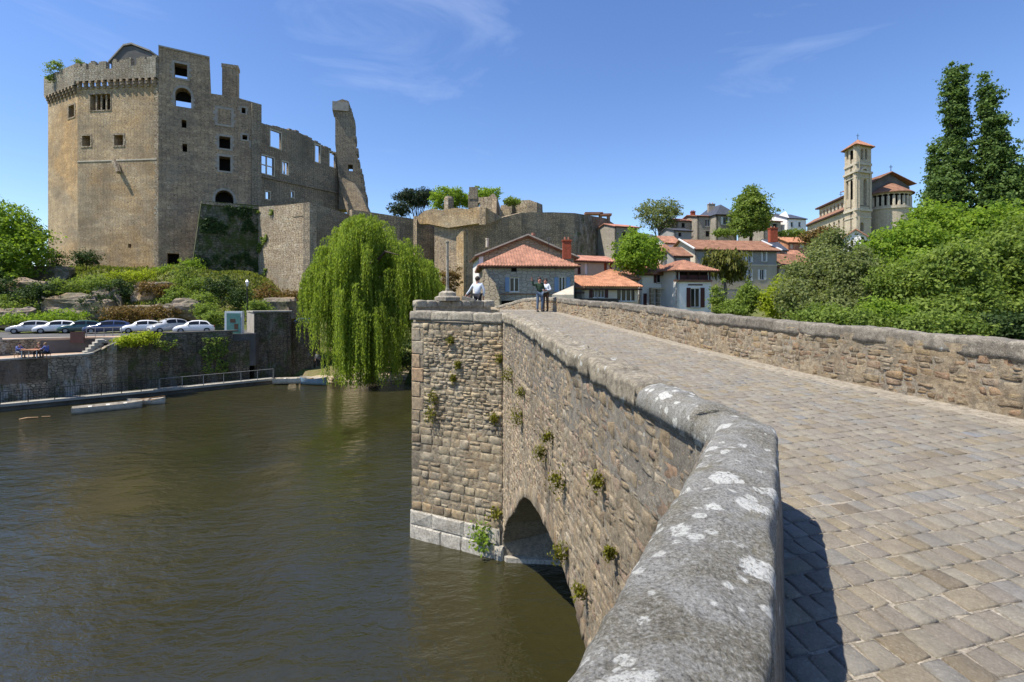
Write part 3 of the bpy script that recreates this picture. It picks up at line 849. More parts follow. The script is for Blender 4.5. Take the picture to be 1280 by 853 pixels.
# coping: rounded blocks swept along inner and outer edge lines
def coping(name, inner, outer, zf, mat, parent, block=1.0, h=.26, crown=.05, lip=.05, wob=.012, dens=.08, nc=12, seed=1, tintr=(.2, .8), boxy=False):
    """inner, outer: plan polylines with the same number of points"""
    rg = random.Random(seed)
    I = [Vector(p) for p in inner]; O = [Vector(p) for p in outer]
    seg = [((I[i + 1] + O[i + 1]) / 2 - (I[i] + O[i]) / 2).length for i in range(len(I) - 1)]
    tot = sum(seg)
    def at(s):
        for i, l in enumerate(seg):
            if s <= l or i == len(seg) - 1:
                t = s / l; return I[i].lerp(I[i + 1], t), O[i].lerp(O[i + 1], t)
            s -= l
    prof = [(0.0, -h), (0.0, -.12), (0.0, -.055), (.012, -.028), (.04, -.010), (.08, -.002)] + [(.13 + .68 * k / (nc - 1), crown * math.sin(math.pi * k / (nc - 1))) for k in range(nc)] + [(.86, -.008), (.91, -.022), (.96, -.05), (.99, -.085), (1.0, -.13), (1.0, -h)]
    if boxy:
        prof = [(0, -h), (0, -h * .66), (0, -h * .33), (0, -.05), (.008, -.022), (.03, -.004)] + [(.08 + .8 * k / (nc - 1), crown * math.sin(math.pi * k / (nc - 1))) for k in range(nc)] + [(.94, -.012), (.985, -.035), (1, -.07), (1, -h * .4), (1, -h * .7), (1, -h)]
    s = 0.0; blocks = []
    while s < tot - .1:
        e = min(tot, s + block * rg.uniform(.75, 1.3))
        if tot - e < block * .4: e = tot
        mb_ = MB(); n_ = max(2, int((e - s) / dens)); k = len(prof)
        dz = rg.uniform(-.012, .012); dl = rg.uniform(-.012, .012)
        for i in range(n_ + 1):
            f = i / n_; ss = s + .006 + (e - s - .012) * f
            pi_, po_ = at(ss); ac = po_ - pi_; w = ac.length; ac /= w
            zz = zf((pi_.y + po_.y) / 2)
            endr = -.02 * max(0, 1 - min(f, 1 - f) * (e - s) / .05)
            for (a, z) in prof:
                q = pi_ - ac * lip + ac * (a * (w + 2 * lip) + dl)
                hh = z + endr * (1 if z > -h + .01 else 0)
                v = Vector((q.x, q.y, zz + dz + hh))
                if z > -h + .01 or boxy:
                    nz = noise.noise_vector(v * 3.1) * wob + noise.noise_vector(v * 11) * wob * .5
                    v += nz
                mb_.v.append(tuple(v))
        for i in range(n_):
            for j in range(k - 1):
                mb_.f.append((i * k + j, (i + 1) * k + j, (i + 1) * k + j + 1, i * k + j + 1)); mb_.t.append(0)
            mb_.f.append((i * k + k - 1, (i + 1) * k + k - 1, (i + 1) * k, i * k)); mb_.t.append(0)
        mb_.f.append(tuple(range(k))); mb_.t.append(0)
        mb_.f.append(tuple(n_ * k + j for j in range(k - 1, -1, -1))); mb_.t.append(0)
        tt = rg.uniform(*tintr); mb_.t = [tt] * len(mb_.f)
        o = mb_.build(name, mat, parent, smooth=True, weld=True)
        blocks.append(o); s = e
    return blocks
wall = MB()
# near refuge parapet core: slightly battered inside
nI = [Vector((-.56, -1.0)), Vector((.559, 1.136)), C_IN]
nO = [Vector((-.93, -.8)), Vector((.11, 1.137 + .02)), C_OUT]
for (a, b_, c_, d_) in ((nI[0], nI[1], nO[1], nO[0]), (nI[1], nI[2], nO[2], nO[1])):
    lo = Vector((.055, -.03))
    zt = 8.0
    wall.add([(a.x + lo.x, a.y + lo.y, 7.2), (b_.x + lo.x, b_.y + lo.y, 7.2), (c_.x, c_.y, 7.2), (d_.x, d_.y, 7.2), (a.x + .012, a.y, zt), (b_.x + .012, b_.y, zt), (c_.x, c_.y, zt), (d_.x, d_.y, zt)],
             [(0, 1, 5, 4), (1, 2, 6, 5), (2, 3, 7, 6), (3, 0, 4, 7), (4, 5, 6, 7)], .4)
# left parapet core
n_ = 16
prevs = None
for i in range(n_):
    y0 = 3.6 + (18.2 - 3.6) * i / n_; y1 = 3.6 + (18.2 - 3.6) * (i + 1) / n_
    q = []
    for y in (y0, y1):
        xo = LW.a.x + (y - LW.a.y) * LW.d.x / LW.d.y
        q.append((xo + .02, y, lx(y)))
    wall.add([(q[0][0], y0, 7.0), (q[1][0], y1, 7.0), (q[1][2], y1, 7.0), (q[0][2], y0, 7.0)] + [(q[0][0], y0, rail_z(y0) - .2), (q[1][0], y1, rail_z(y1) - .2), (q[1][2], y1, rail_z(y1) - .2), (q[0][2], y0, rail_z(y0) - .2)],
             [(0, 1, 5, 4), (2, 3, 7, 6), (1, 2, 6, 5), (3, 0, 4, 7), (4, 5, 6, 7)], .5)
wall.build('parapet_core', 'coping_dark', bridge)
def lo_(y): return LW.a.x + (y - LW.a.y) * LW.d.x / LW.d.y
coping('coping_stone', [(-1.6, -3.0), (-.56, -1.0), (.559, 1.136), (1.68, 3.27), (1.80, 3.50), (1.825, 3.60), (1.80, 3.86), (lx(4.6), 4.6), (lx(5.2), 5.2)], [(-1.98, -2.8), (-.95, -.82), (.095, 1.157), (1.15, 3.12), (1.36, 3.50), (1.44, 3.66), (1.43, 3.9), (lo_(4.6), 4.6), (lo_(5.2), 5.2)], lambda y: 8.16, 'coping_near', bridge, 2.1, .24, .028, .012, .02, .022, 22, 4, (.4, .6))
yy = [5.21, 6, 8, 11, 14, 17, 18.15]
coping('coping_stone', [(lx(y), y) for y in yy], [(lo_(y), y) for y in yy], rail_z, 'coping_stone', bridge, .8, .27, .012, .035, .045, .05, 10, 5, boxy=True)

# right parapet: rubble inside, dark coping courses above
RP = [Vector(p) for p in RIGHT]
core = MB()
for a, b_ in zip(RP, RP[1:]):
    n_ = (Vector((b_.y - a.y, -(b_.x - a.x)))).normalized()      # away from the road
    if n_.x < 0 and a.y < 29: n_ = -n_
    m_ = 4
    for i in range(m_):
        p = a.lerp(b_, i / m_); q = a.lerp(b_, (i + 1) / m_); po = p + n_ * .4; qo = q + n_ * .4
        z0, z1 = rpar_z(p.y) - .1, rpar_z(q.y) - .1
        core.add([(p.x, p.y, 4), (q.x, q.y, 4), (qo.x, qo.y, 4), (po.x, po.y, 4), (p.x, p.y, z0), (q.x, q.y, z1), (qo.x, qo.y, z1), (po.x, po.y, z0)],
                 [(0, 1, 5, 4), (1, 2, 6, 5), (2, 3, 7, 6), (3, 0, 4, 7), (4, 5, 6, 7)], .5)
core.build('parapet_core', 'mortar', bridge)
allc = []
for k, (a, b_) in enumerate(zip(RP[1:], RP[2:])):
    pl = Plane(b_, a)
    if pl.n.dot(Vector((-1, -.3))) < 0: pl = Plane(a, b_)
    near = a.y < 15
    cs = courses(pl.L, 0, 1.15, (.06, .17) if near else (.08, .18), (.10, .36), 0, .022, 40 + k)
    for c in cs:
        um = sum(p[0] for p in c) / len(c); ym = pl.pt(um, 0).y; rz = road_z(ym); tz = rpar_z(ym)
        cc_ = [(p[0], p[1] + rz - .1) for p in c]
        if max(p[1] for p in cc_) > tz - .09 or max(p[1] for p in cc_) < rz: continue
        allc.append((pl, cc_))
def big(t): return screen_size(t[0].pt, t[1])
allc.sort(key=big)
for k, (a, b_) in enumerate(zip(RP[1:], RP[2:])):
    pl = Plane(b_, a)
    if pl.n.dot(Vector((-1, -.3))) < 0: pl = Plane(a, b_)
    render_skin(pl, 0, pl.L, lambda u: road_z(pl.pt(u, 0).y) - .05, lambda u: rpar_z(pl.pt(u, 0).y) - .1, lambda u, z: False, .004, .014, .05, bridge, 20.0 + k, nz=22)
rest = MB(); rg = random.Random(8)
for i, (pl, c) in enumerate(allc):
    f_ = (lambda u, v, o, pl=pl: pl.pt(u, v, o - .014)); t_ = min(1, max(0, rg.gauss(.5, .27))); th_ = rg.uniform(.012, .034)
    if i < 295:
        m_ = MB(); piece(m_, c, f_, th_, .008, .02, rg, t_, .5); m_.build('parapet_stone', 'parapet_stone', bridge, True)
    else: piece(rest, c, f_, th_, .008, .02, rg, t_, .5)
tag(rest.build('parapet_stones', 'parapet_stone', bridge, True), kind='stuff')
ry = [-8, -2, 3, 6.8, 10.6, 14, 18, 21.4, 24.6, 27]
coping('coping_block', [(rx(y), y) for y in ry], [(rx(y) + .42, y + .06) for y in ry], rpar_z, 'coping_dark', bridge, .85, .25, .012, .02, .03, .06, 8, 6, boxy=True)
coping('coping_block', [(2.28, 27.03), (.7, 30), (-1.24, 33.2)], [(2.7, 27.1), (1.08, 30.2), (-.86, 33.4)], rpar_z, 'coping_far', bridge, .5, .17, .04, .02, .03, .1, 6, 7, boxy=True)

# deck: setts laid in courses across the bridge
bed = MB()
ysb = [-20, -9, -4, -1, 0, 1, 2, 3, 3.57, 5] + list(np.arange(6.5, 40, 1.5))
for a, b_ in zip(ysb, ysb[1:]):
    def lim(y):
        l = lx(y) if y < 18 else (lx(y) - .3 if y > 22.5 else lx(y) - .2)
        return l - .1, rx(y) + .1
    la, ra = lim(a); lb, rb = lim(b_)
    if a > 27: la, lb = la - .3, lb - .5; ra = max(ra, la + 2.5) if a > 33 else ra; rb = max(rb, lb + 2.5) if b_ > 33 else rb
    bed.add([(la, a, road_z(a) - .012), (ra, a, road_z(a) - .012), (rb, b_, road_z(b_) - .012), (lb, b_, road_z(b_) - .012)], [(0, 1, 2, 3)])
road = tag(bed.build('road', 'kerb_mortar'), kind='structure')
bd = Vector((-.1255, 1)).normalized(); bx = Vector((bd.y, -bd.x))
cells = []; rg = random.Random(21)
v = -3.0
while v < 27.5:
    hgt = rg.uniform(.17, .235)
    u = -6 + rg.uniform(0, .3)
    while u < 9:
        w = rg.uniform(.11, .17) if rg.random() < .88 else rg.uniform(.2, .28)
        skew = .16
        quad = []
        for (uu, vv) in ((u, v), (u + w, v), (u + w, v + hgt), (u, v + hgt)):
            q = bx * uu + bd * (vv + (uu) * skew)
            quad.append((q.x, q.y))
        cx_ = sum(p[0] for p in quad) / 4; cy_ = sum(p[1] for p in quad) / 4
        if cx_ - .0 > lx(cy_) and cx_ + .52 < rx(cy_) and cy_ > -2 and cy_ < 27.6:
            quad = [(p[0] + rg.uniform(-.012, .012), p[1] + rg.uniform(-.012, .012)) for p in quad]
            cells.append(quad)
        u += w
    v += hgt
def deck(u, v, o): return Vector((u, v, road_z(v) + o))
rgt = random.Random(5)
def sett_tint(c):
    return min(1, max(0, rgt.gauss(.48, .19)))
stones('paving_stone', 'paving_stones', cells, lambda u, v, o: deck(u, v, o - .014), road, 'sett', .014, .006, .012, 300, lambda c: screen_size(deck, c), 9, .25, sett_tint)

# pier with its pointed cutwater
TIP = Vector((-3.87, 19.8)); PB = Vector((-.34, 18.0)); BK = Vector((-1.0, 22.4))
mb = MB()
mb.prism([(PB.x + .1, PB.y), (TIP.x, TIP.y), (BK.x + .1, BK.y)][::-1], -1.2, 8.3)
mb.build('pier_core', 'mortar', bridge)
PF = Plane(TIP, PB)
assert PF.n.y < 0
pc = []
z = 1.1; rgp = random.Random(31)
blocks = courses(PF.L, 1.08, 4.5, (.24, .4), (.28, .62), 0, .02, 33)
rub = courses(PF.L - .55, 4.5, 8.26, (.11, .2), (.16, .42), .55, .025, 34)
fnp = lambda u, v, o: PF.pt(u, v, o - .02)
stones('pier_block', 'pier_blocks', blocks, fnp, bridge, 'pier_stone', .045, .009, .03, 300, None, 35, .3)
stones('pier_rubble', 'pier_rubbles', rub, fnp, bridge, 'pier_stone', .055, .004, .022, 290, lambda c: screen_size(PF.pt, c), 36, .5)
render_skin(PF, .0, PF.L, lambda u: 1.0, lambda u: 8.28, lambda u, z: False, .012, .018, .05, bridge, 9.0, nz=140)
q = []; zz = 4.5; i = 0
while zz < 8.2:
    hh = rgp.uniform(.42, .6); ww = .58 if i % 2 else .42
    m_ = MB(); piece(m_, [(0, zz), (ww, zz), (ww, min(8.25, zz + hh)), (0, min(8.25, zz + hh))], fnp, .06, .01, .025, rgp, rgp.random(), .2)
    m_.build('quoin', 'ochre_stone' if 1 <= i <= 4 else 'pier_stone', bridge); zz += hh; i += 1
# pale ledge at the water
for (a, b_, off) in ((0, .5, .12), (.5, 1.05, .10)):
    u = -.05
    while u < PF.L + .05:
        w = min(rgp.uniform(.8, 1.6), PF.L + .06 - u)
        if w < .15: break
        m_ = MB(); piece(m_, [(u, a - (.6 if a == 0 else 0)), (u + w, a - (.6 if a == 0 else 0)), (u + w, b_), (u, b_)], fnp, off, .002, .05, rgp, rgp.random(), .3)
        m_.build('ledge_stone', 'white_ledge', bridge); u += w
# ledge inside the arch along the pier side
mb = MB(); mb.prism([(-.3, 18.0), (-.2, 17.8), (5.2, 17.3), (5.2, 17.5)], -.6, .16); mb.build('arch_ledge', 'white_ledge', bridge)
# refuge coping on the front of the pier and the higher back wall
coping('coping_block', [(PB.x - .02, PB.y + .25), (TIP.x + .55, TIP.y + .12)][::-1], [(PB.x - .0, PB.y - .03), (TIP.x - .02, TIP.y - .03)][::-1], lambda y: 8.66 + (y - 18) * .04, 'coping_far', bridge, .9, .36, .01, .05, .03, .08, 8, 12, boxy=True)
mb = MB(); mb.add([(PB.x, PB.y + .1, 8.2), (TIP.x + .1, TIP.y, 8.2), (BK.x, BK.y, 8.2)], [(0, 1, 2)]); mb.build('refuge_floor', 'kerb_mortar', bridge)
bw = Plane((TIP.x + .15, TIP.y + .05), (-1.1, 22.0))
mb = MB(); panel(mb, Plane((-3.75, 19.95), (-.85, 21.4)), rect(0, 3.2, 8.0, 8.9), (), .35); mb.build('parapet_core', 'mortar', bridge)
coping('coping_block', [(-3.75, 19.95), (-.75, 21.45)], [(-3.93, 20.27), (-.93, 21.77)], lambda y: 9.12, 'coping_far', bridge, .5, .27, .02, .03, .03, .08, 8, 13, boxy=True)
# flank of the bridge beyond the pier
mb = MB(); panel(mb, Plane((-1.75, 31.0), (-.8, 21.6)), [(0, -1), (9.4, -1), (9.4, 8.75), (0, 9.0)], (), .4, .12); mb.build('flank_wall', 'pier_stone', bridge)

# calvary: stepped pedestal and slender cross shaft standing on the refuge wall
cr_ = thing('stone_cross', 'slender pale stone shaft on a rounded pedestal above the bridge pier', 'calvary', (-2.6, 20.75, 9.1))
bc = Vector((-2.62, 20.75, 0))
mb = MB(); mb.lathe((bc.x, bc.y, 9.12), [(.52, 0), (.52, .14), (.40, .20), (.36, .2)], 8, .6); mb.build('pedestal', 'coping_far', cr_)
mb = MB(); mb.lathe((bc.x, bc.y, 9.32), [(.36, 0), (.34, .12), (.20, .20), (.1, .2)], 8, .8); mb.build('pedestal_step', 'coping_far', cr_)
mb = MB(); mb.lathe((bc.x, bc.y, 9.5), [(.085, 0), (.08, .1), (.06, .15), (.055, 1.95), (.075, 1.98), (.075, 2.03), (.04, 2.05)], 8, .9); mb.build('shaft', 'coping_far', cr_)
mb = MB(); mb.prism([(-2.05, 20.9), (-1.55, 20.95), (-1.5, 21.2), (-2.0, 21.2)], 9.1, [9.3, 9.2, 9.2, 9.32]); tag(mb.build('stone_block', 'coping_far'), 'loose pale stone block lying beside the cross pedestal', 'stone block')

# ================================================================ the far bank
def poly_px(pl, pts): return [pl.uz(*p) for p in pts]
def rect_px(pl, x0, y0, x1, y1):
    a = pl.uz(x0, y0); b_ = pl.uz(x1, y1); c_ = pl.uz((x0 + x1) / 2, y0); d_ = pl.uz((x0 + x1) / 2, y1)
    u0, u1 = min(a[0], b_[0]), max(a[0], b_[0]); z1, z0 = c_[1], d_[1]
    return (u0, u1, z0, z1)
def hole_px(pl, x0, y0, x1, y1, arch=False):
    u0, u1, z0, z1 = rect_px(pl, x0, y0, x1, y1)
    if arch:
        r = min((u1 - u0) / 2, z1 - z0 - .1); return arch_pts(u0, u1, z0, z1 - r, 8, r)
    return rect(u0, u1, z0, z1)
def surround(mb, pl, u0, u1, z0, z1, w=.28, off=.05, teeth=True, tint=.6):
    """dressed stone frame round an opening, with toothed quoins"""
    n = max(2, round((z1 - z0) / .5)); h = (z1 - z0) / n
    for s, u in ((-1, u0), (1, u1)):
        for i in range(n):
            ww = w * (1.7 if (i % 2 and teeth) else 1)
            a, b_ = (u - ww, u) if s < 0 else (u, u + ww)
            box_on(mb, pl, a, b_, z0 + i * h, z0 + (i + 1) * h - .02, off, tint + random.uniform(-.1, .1))
    box_on(mb, pl, u0 - w, u1 + w, z1, z1 + w, off + .01, tint)
    box_on(mb, pl, u0 - w, u1 + w, z0 - w * .8, z0, off + .03, tint)
def box_on(mb, pl, u0, u1, z0, z1, off, tint=.5, back=-.06):
    vs = [pl.pt(u, z, o) for o in (back, off) for z in (z0, z1) for u in (u0, u1)]
    mb.add(vs, [(0, 1, 3, 2), (4, 6, 7, 5), (0, 4, 5, 1), (2, 3, 7, 6), (0, 2, 6, 4), (1, 5, 7, 3)], tint)

# ---------------------------------------------------------------- castle keep
K0, K1, K2, K3 = G(60, 90.5), G(97, 85.6), G(198, 84.0), G(327, 91.6)
keep = thing('castle_keep', 'tall sandstone castle keep with battlements, corbels and few small windows', 'castle', (-62, 88, 14.5))
ZB = 12.5
fl = Plane(K0, K1); fm = Plane(K1, K2); fr = Plane(K2, K3)
back = [Vector((-57, 105)), Vector((-84, 112))]
# left facet
ztop = Z(100, 84.2)
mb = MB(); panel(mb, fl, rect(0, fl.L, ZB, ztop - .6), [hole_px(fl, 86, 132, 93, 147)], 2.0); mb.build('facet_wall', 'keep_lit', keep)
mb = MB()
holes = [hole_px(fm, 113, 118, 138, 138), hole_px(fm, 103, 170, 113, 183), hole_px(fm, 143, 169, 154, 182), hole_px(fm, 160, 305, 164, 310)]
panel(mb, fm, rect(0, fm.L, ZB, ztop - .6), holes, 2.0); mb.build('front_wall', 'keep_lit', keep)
# window dressings on the lit front
def window_dress(pl, x0, y0, x1, y1, par, mat='bastion_lit', mull=0, trans=0, arch=False, dark=True, w=.28, teeth=True):
    u0, u1, z0, z1 = rect_px(pl, x0, y0, x1, y1)
    mb_ = MB()
    if not arch: surround(mb_, pl, u0, u1, z0, z1, w, .05, teeth)
    else:
        n_ = max(2, round((z1 - z0) / .6)); r = min((u1 - u0) / 2, z1 - z0 - .1); zs = z1 - r; c = (u0 + u1) / 2
        for s in (-1, 1):
            for i in range(n_):
                h = (zs - z0) / n_; ww = w * (1.6 if i % 2 else 1); a = c + s * (u1 - u0) / 2
                box_on(mb_, pl, min(a, a + s * ww), max(a, a + s * ww), z0 + i * h, z0 + (i + 1) * h - .02, .05, .6)
        for i in range(9):
            a0, a1 = math.pi * i / 9, math.pi * (i + 1) / 9 - .02; R0, R1 = (u1 - u0) / 2, (u1 - u0) / 2 + w
            k0, k1 = r, r + w
            q = [(c + R0 * math.cos(a0), zs + k0 * math.sin(a0)), (c + R1 * math.cos(a0), zs + k1 * math.sin(a0)), (c + R1 * math.cos(a1), zs + k1 * math.sin(a1)), (c + R0 * math.cos(a1), zs + k0 * math.sin(a1))]
            mb_.add([pl.pt(a, b, -.05) for a, b in q] + [pl.pt(a, b, .05) for a, b in q], [(4, 5, 6, 7), (0, 1, 5, 4), (1, 2, 6, 5), (2, 3, 7, 6), (3, 0, 4, 7)], .6)
    f = mb_.build('window_frame', mat, par)
    if mull or trans:
        m2 = MB()
        for k in range(mull):
            u = u0 + (u1 - u0) * (k + 1) / (mull + 1); box_on(m2, pl, u - .09, u + .09, z0, z1, -.15, .6, -.4)
        for k in range(trans):
            z = z0 + (z1 - z0) * (k + 1) / (trans + 1); box_on(m2, pl, u0, u1, z - .08, z + .08, -.16, .6, -.4)
        m2.build('mullion', mat, par)
    return f
window_dress(fl, 86, 132, 93, 147, keep)
window_dress(fm, 113, 118, 138, 138, keep, mull=3, w=.18, teeth=False)
window_dress(fm, 103, 170, 113, 183, keep); window_dress(fm, 143, 169, 154, 182, keep)
# string course, slanting stone spout
mb = MB(); box_on(mb, fm, 0, fm.L * .98, Z(201, 84.6), Z(199.5, 84.6), .07, .6); mb.build('string_course', 'dressed_stone', keep)
u_, z_ = fm.uz(143, 200); u2_, z2_ = fm.uz(153, 217)
mb = MB(); mb.bar(fm.pt(u_, z_ - .2, -.1), fm.pt(u2_, z2_, .7), .5, 5, r2=.35); mb.build('stone_spout', 'ruin_wall', keep)
# corner quoins on the near arris
mb = MB(); zz = ZB + 1
while zz < ztop + 3:
    h = random.uniform(.35, .5); w1, w2 = (.75, .4) if int(zz * 2) % 2 else (.45, .8)
    box_on(mb, fm, fm.L - w1, fm.L + .03, zz, zz + h - .03, .03, random.uniform(.3, .8)); zz += h
mb.build('quoins', 'bastion_lit', keep)
# battlements: corbels, hanging parapet with gaps
def battlement(pl, u0, u1, zb, zt, gaps, proj=1.2, h_corb=1.4, mat='house_stone', ext0=0, ext1=0):
    up = Plane(pl.a + pl.n * proj, pl.b + pl.n * proj)
    mb_ = MB(); out = [(u0 - ext0, zb), (u1 + ext1, zb), (u1 + ext1, zt(u1))]
    seq = sorted(gaps, reverse=True)
    for (ga, gb, gd) in seq:
        out += [(gb, zt(gb)), (gb, zt(gb) - gd), (ga, zt(ga) - gd), (ga, zt(ga))]
    out.append((u0 - ext0, zt(u0)))
    panel(mb_, up, out, (), .7); mb_.build('battlement', mat, keep)
    mb_ = MB(); mb_.add([pl.pt(u0 - ext0, zb, proj), pl.pt(u1 + ext1, zb, proj), pl.pt(u1, zb, -.1), pl.pt(u0, zb, -.1)], [(0, 1, 2, 3)])
    mb_.build('gallery_floor', 'ruin_wall', keep)
    n_ = max(2, round((u1 - u0) / 1.15))
    for i in range(n_):
        u = u0 + (u1 - u0) * (i + .5) / n_
        m2 = MB()
        for s in range(3):
            p_ = proj * (1 - s * .33) + .05; zz_ = zb - .02 - s * h_corb / 3
            box_on(m2, pl, u - .22, u + .22, zz_ - h_corb / 3 + .02, zz_, p_, random.random(), -.1)
        m2.build('corbel', 'keep_side', keep)  # darker stone tone adds to the shade band under the parapet
zc = Z(95.5, 84)
zt_m = lambda u: Z(82, 85.5) + (Z(72.5, 84) - Z(82, 85.5)) * (u / fm.L)
gap_px = [(104, 106.5, .5), (111.5, 114.5, 1.1), (123, 127, .5), (136, 144, 1.3), (150, 153, .4), (167, 174, 1.2), (184, 187, .35)]
gaps = [(fm.uz(a, 80)[0], fm.uz(b_, 80)[0], g_) for a, b_, g_ in gap_px]
battlement(fm, 0, fm.L, zc - .4, zt_m, gaps, .55, 1.2, 'crown_stone', .1, 0)
battlement(fl, 0, fl.L, zc - .9, lambda u: Z(82, 85.5), [(2.0, 2.6, .8), (5.0, 5.5, .5)], .55, 1.2, 'crown_stone', .1, .1)
# right hand wall, in shade, with gable and stepped top
mb = MB()
out = [(0, ZB), (fr.L, ZB)] + poly_px(fr, [(327, 131), (296, 122), (264, 117), (262, 73), (230, 64), (198, 58.5)])
rw = [(218, 80, 234, 98, 0), (219, 110, 239, 134, 1), (227, 150, 233, 160, 0), (228, 180, 234, 190, 0), (274, 171, 288, 186, 0), (274, 196, 288, 214, 0), (302, 135, 307, 142, 0), (303, 169, 309, 175, 0), (314, 179, 319, 184, 0), (269, 238, 292, 253.5, 1), (209, 317, 224, 333, 0)]
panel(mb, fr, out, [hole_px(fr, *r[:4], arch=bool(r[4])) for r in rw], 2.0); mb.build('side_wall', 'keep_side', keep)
for r in rw:
    if r[2] - r[0] > 8 and r[1] < 300: window_dress(fr, *r[:4], keep, 'dressed_grey', arch=bool(r[4]), w=.35)
window_dress(fr, 302, 135, 307, 142, keep, 'dressed_grey', w=.25); window_dress(fr, 303, 169, 309, 175, keep, 'dressed_grey', w=.3, teeth=False); window_dress(fr, 314, 179, 319, 184, keep, 'dressed_grey', w=.3, teeth=False)
# near-black boards added as painted shade behind openings; then the blocked window
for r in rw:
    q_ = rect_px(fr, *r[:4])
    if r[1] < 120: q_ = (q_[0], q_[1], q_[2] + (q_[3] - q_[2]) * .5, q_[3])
    mb = MB(); box_on(mb, fr, q_[0] - .6, q_[1] + .6, q_[2] - (.6 if r[1] > 120 else 0), q_[3] + .8, -1.95, .5, -2.2); mb.build('shade_board', 'void_shade', keep)
for r in ((86, 132, 93, 147),): q_ = rect_px(fl, *r); mb = MB(); box_on(mb, fl, q_[0] - .5, q_[1] + .5, q_[2] - .5, q_[3] + .5, -1.95, .5, -2.2); mb.build('shade_board', 'void_shade', keep)
for r in ((113, 118, 138, 138), (103, 170, 113, 183), (143, 169, 154, 182)): q_ = rect_px(fm, *r); mb = MB(); box_on(mb, fm, q_[0] - .5, q_[1] + .5, q_[2] - .5, q_[3] + .5, -1.95, .5, -2.2); mb.build('shade_board', 'void_shade', keep)
u0, u1, z0, z1 = rect_px(fr, 272, 137, 289, 156)
mb = MB(); surround(mb, fr, u0, u1, z0, z1, .4, .06); mb.build('blocked_window', 'dressed_grey', keep)
# eave line of the gable and coping
mb = MB(); a = fr.uz(198, 58.5); b_ = fr.uz(262, 73)
q = [fr.pt(a[0], a[1], .15), fr.pt(b_[0], b_[1], .15), fr.pt(b_[0], b_[1] + .25, .15), fr.pt(a[0], a[1] + .25, .15)]; q2 = [p - Vector((fr.n.x, fr.n.y, 0)) * 2.2 for p in q]
mb.add(q + q2, [(0, 1, 2, 3), (3, 2, 6, 7), (0, 4, 5, 1), (4, 7, 6, 5), (1, 5, 6, 2), (0, 3, 7, 4)]); mb.build('wall_coping', 'dressed_grey', keep)
# rear walls close the tower; unseen slabs are added to darken it inside
for nm, a, b_, zt in (('rear_wall', K3, back[0], Z(131, 91.6)), ('rear_wall', back[0], back[1], Z(128, 91)), ('rear_wall', back[1], K0, Z(101, 90))):
    mb = MB(); panel(mb, Plane(a, b_), rect(0, (b_ - a).length, ZB, zt), (), 1.6); mb.build(nm, 'ruin_wall', keep)
mb = MB()
for zz in (Z(150, 87), 27, 20):
    mb.prism([K0 + Vector((1, 1)), K1 + Vector((.5, 1.2)), K2 + Vector((-.5, 1.4)), K3 + Vector((-1.6, 1.2)), Vector((-59, 102)), Vector((-80, 108))], zz - .3, zz)
mb.build('shade_slab', 'void_shade', keep)
# loose stones and broken edges along the wall heads
mb = MB()
for _ in range(70):
    u = random.uniform(0, fm.L); box_on(mb, Plane(fm.a + fm.n * .55, fm.b + fm.n * .55), u, u + random.uniform(.25, .7), zt_m(u) - .3, zt_m(u) + random.uniform(.03, .28), -.05, random.random(), -.6) if not any(a - .5 < u < b_ + .1 for a, b_ in [(g[0], g[1]) for g in gaps]) else None
tag(mb.build('broken_stones', 'crown_stone', keep), kind='stuff')
# the roofed gable behind the battlements
g0, g1 = G(139, 92), G(196, 92)
gp = Plane(g0, g1)
mb = MB(); panel(mb, gp, [(0, 44), (gp.L, 44)] + poly_px(gp, [(196, 76), (187, 66), (166, 57.5), (154, 59), (139, 76)]), (), 1.0); mb.build('inner_gable', 'render_dark', keep)
mb = MB()
for (a, b_) in (((136, 79), (155, 58)), ((155, 58), (165, 56)), ((165, 56), (188, 65))):
    a = gp.uz(*a); b_ = gp.uz(*b_)
    q = [gp.pt(a[0], a[1], .2), gp.pt(b_[0], b_[1], .2), gp.pt(b_[0], b_[1] + .3, .2), gp.pt(a[0], a[1] + .3, .2)]; q2 = [p + Vector((0, 5, 0)) for p in q]
    mb.add(q + q2, [(0, 1, 2, 3), (3, 2, 6, 7), (0, 4, 5, 1), (4, 7, 6, 5), (1, 5, 6, 2), (0, 3, 7, 4)])
mb.build('roof', 'dressed_grey', keep)
# chimney stack
mb = MB(); c = P(288.5, 110, 92.5); mb.box((c.x, c.y, (Z(135, 92) + Z(86, 92)) / 2), (1.25, .9, (Z(86, 92) - Z(135, 92)) / 2), R(20)); mb.box((c.x, c.y, Z(84, 92)), (1.35, 1.0, .3), R(20)); mb.build('chimney', 'keep_side', keep)

# ---------------------------------------------------------------- long ruined wing with empty windows
wing = thing('ruined_wing', 'roofless castle wing with sky showing through its empty windows', 'ruin', (-42, 100, 17))
W0, W1 = G(324, 93.5), G(428, 112)
wp = Plane(W0, W1)
wh = [(327, 160, 331, 180, 0), (338, 164.5, 351, 185, 0), (326, 196, 342, 218, 0), (353, 203, 360, 218, 0), (394, 182, 400, 203, 0), (412, 191, 419, 209, 0), (332, 240, 337, 249, 0), (364, 240, 367, 247, 0)]
mb = MB()
out = [(0, 14), (wp.L, 14)] + poly_px(wp, [(428, 205), (421, 192), (405, 184), (394, 177), (381, 170), (372, 165), (352, 161), (338, 157), (324, 154)])
panel(mb, wp, out, [hole_px(wp, *r[:4]) for r in wh[1:]], .45); mb.build('wall', 'ruin_wall', wing)
for r in wh[1:]: window_dress(wp, *r[:4], wing, 'dressed_stone', mull=1 if r[0] in (326, 353) else 0, trans=1 if r[0] == 326 else 0, w=.22, teeth=False)
mb = MB()
a = wp.uz(327, 222); b_ = wp.uz(425, 243)
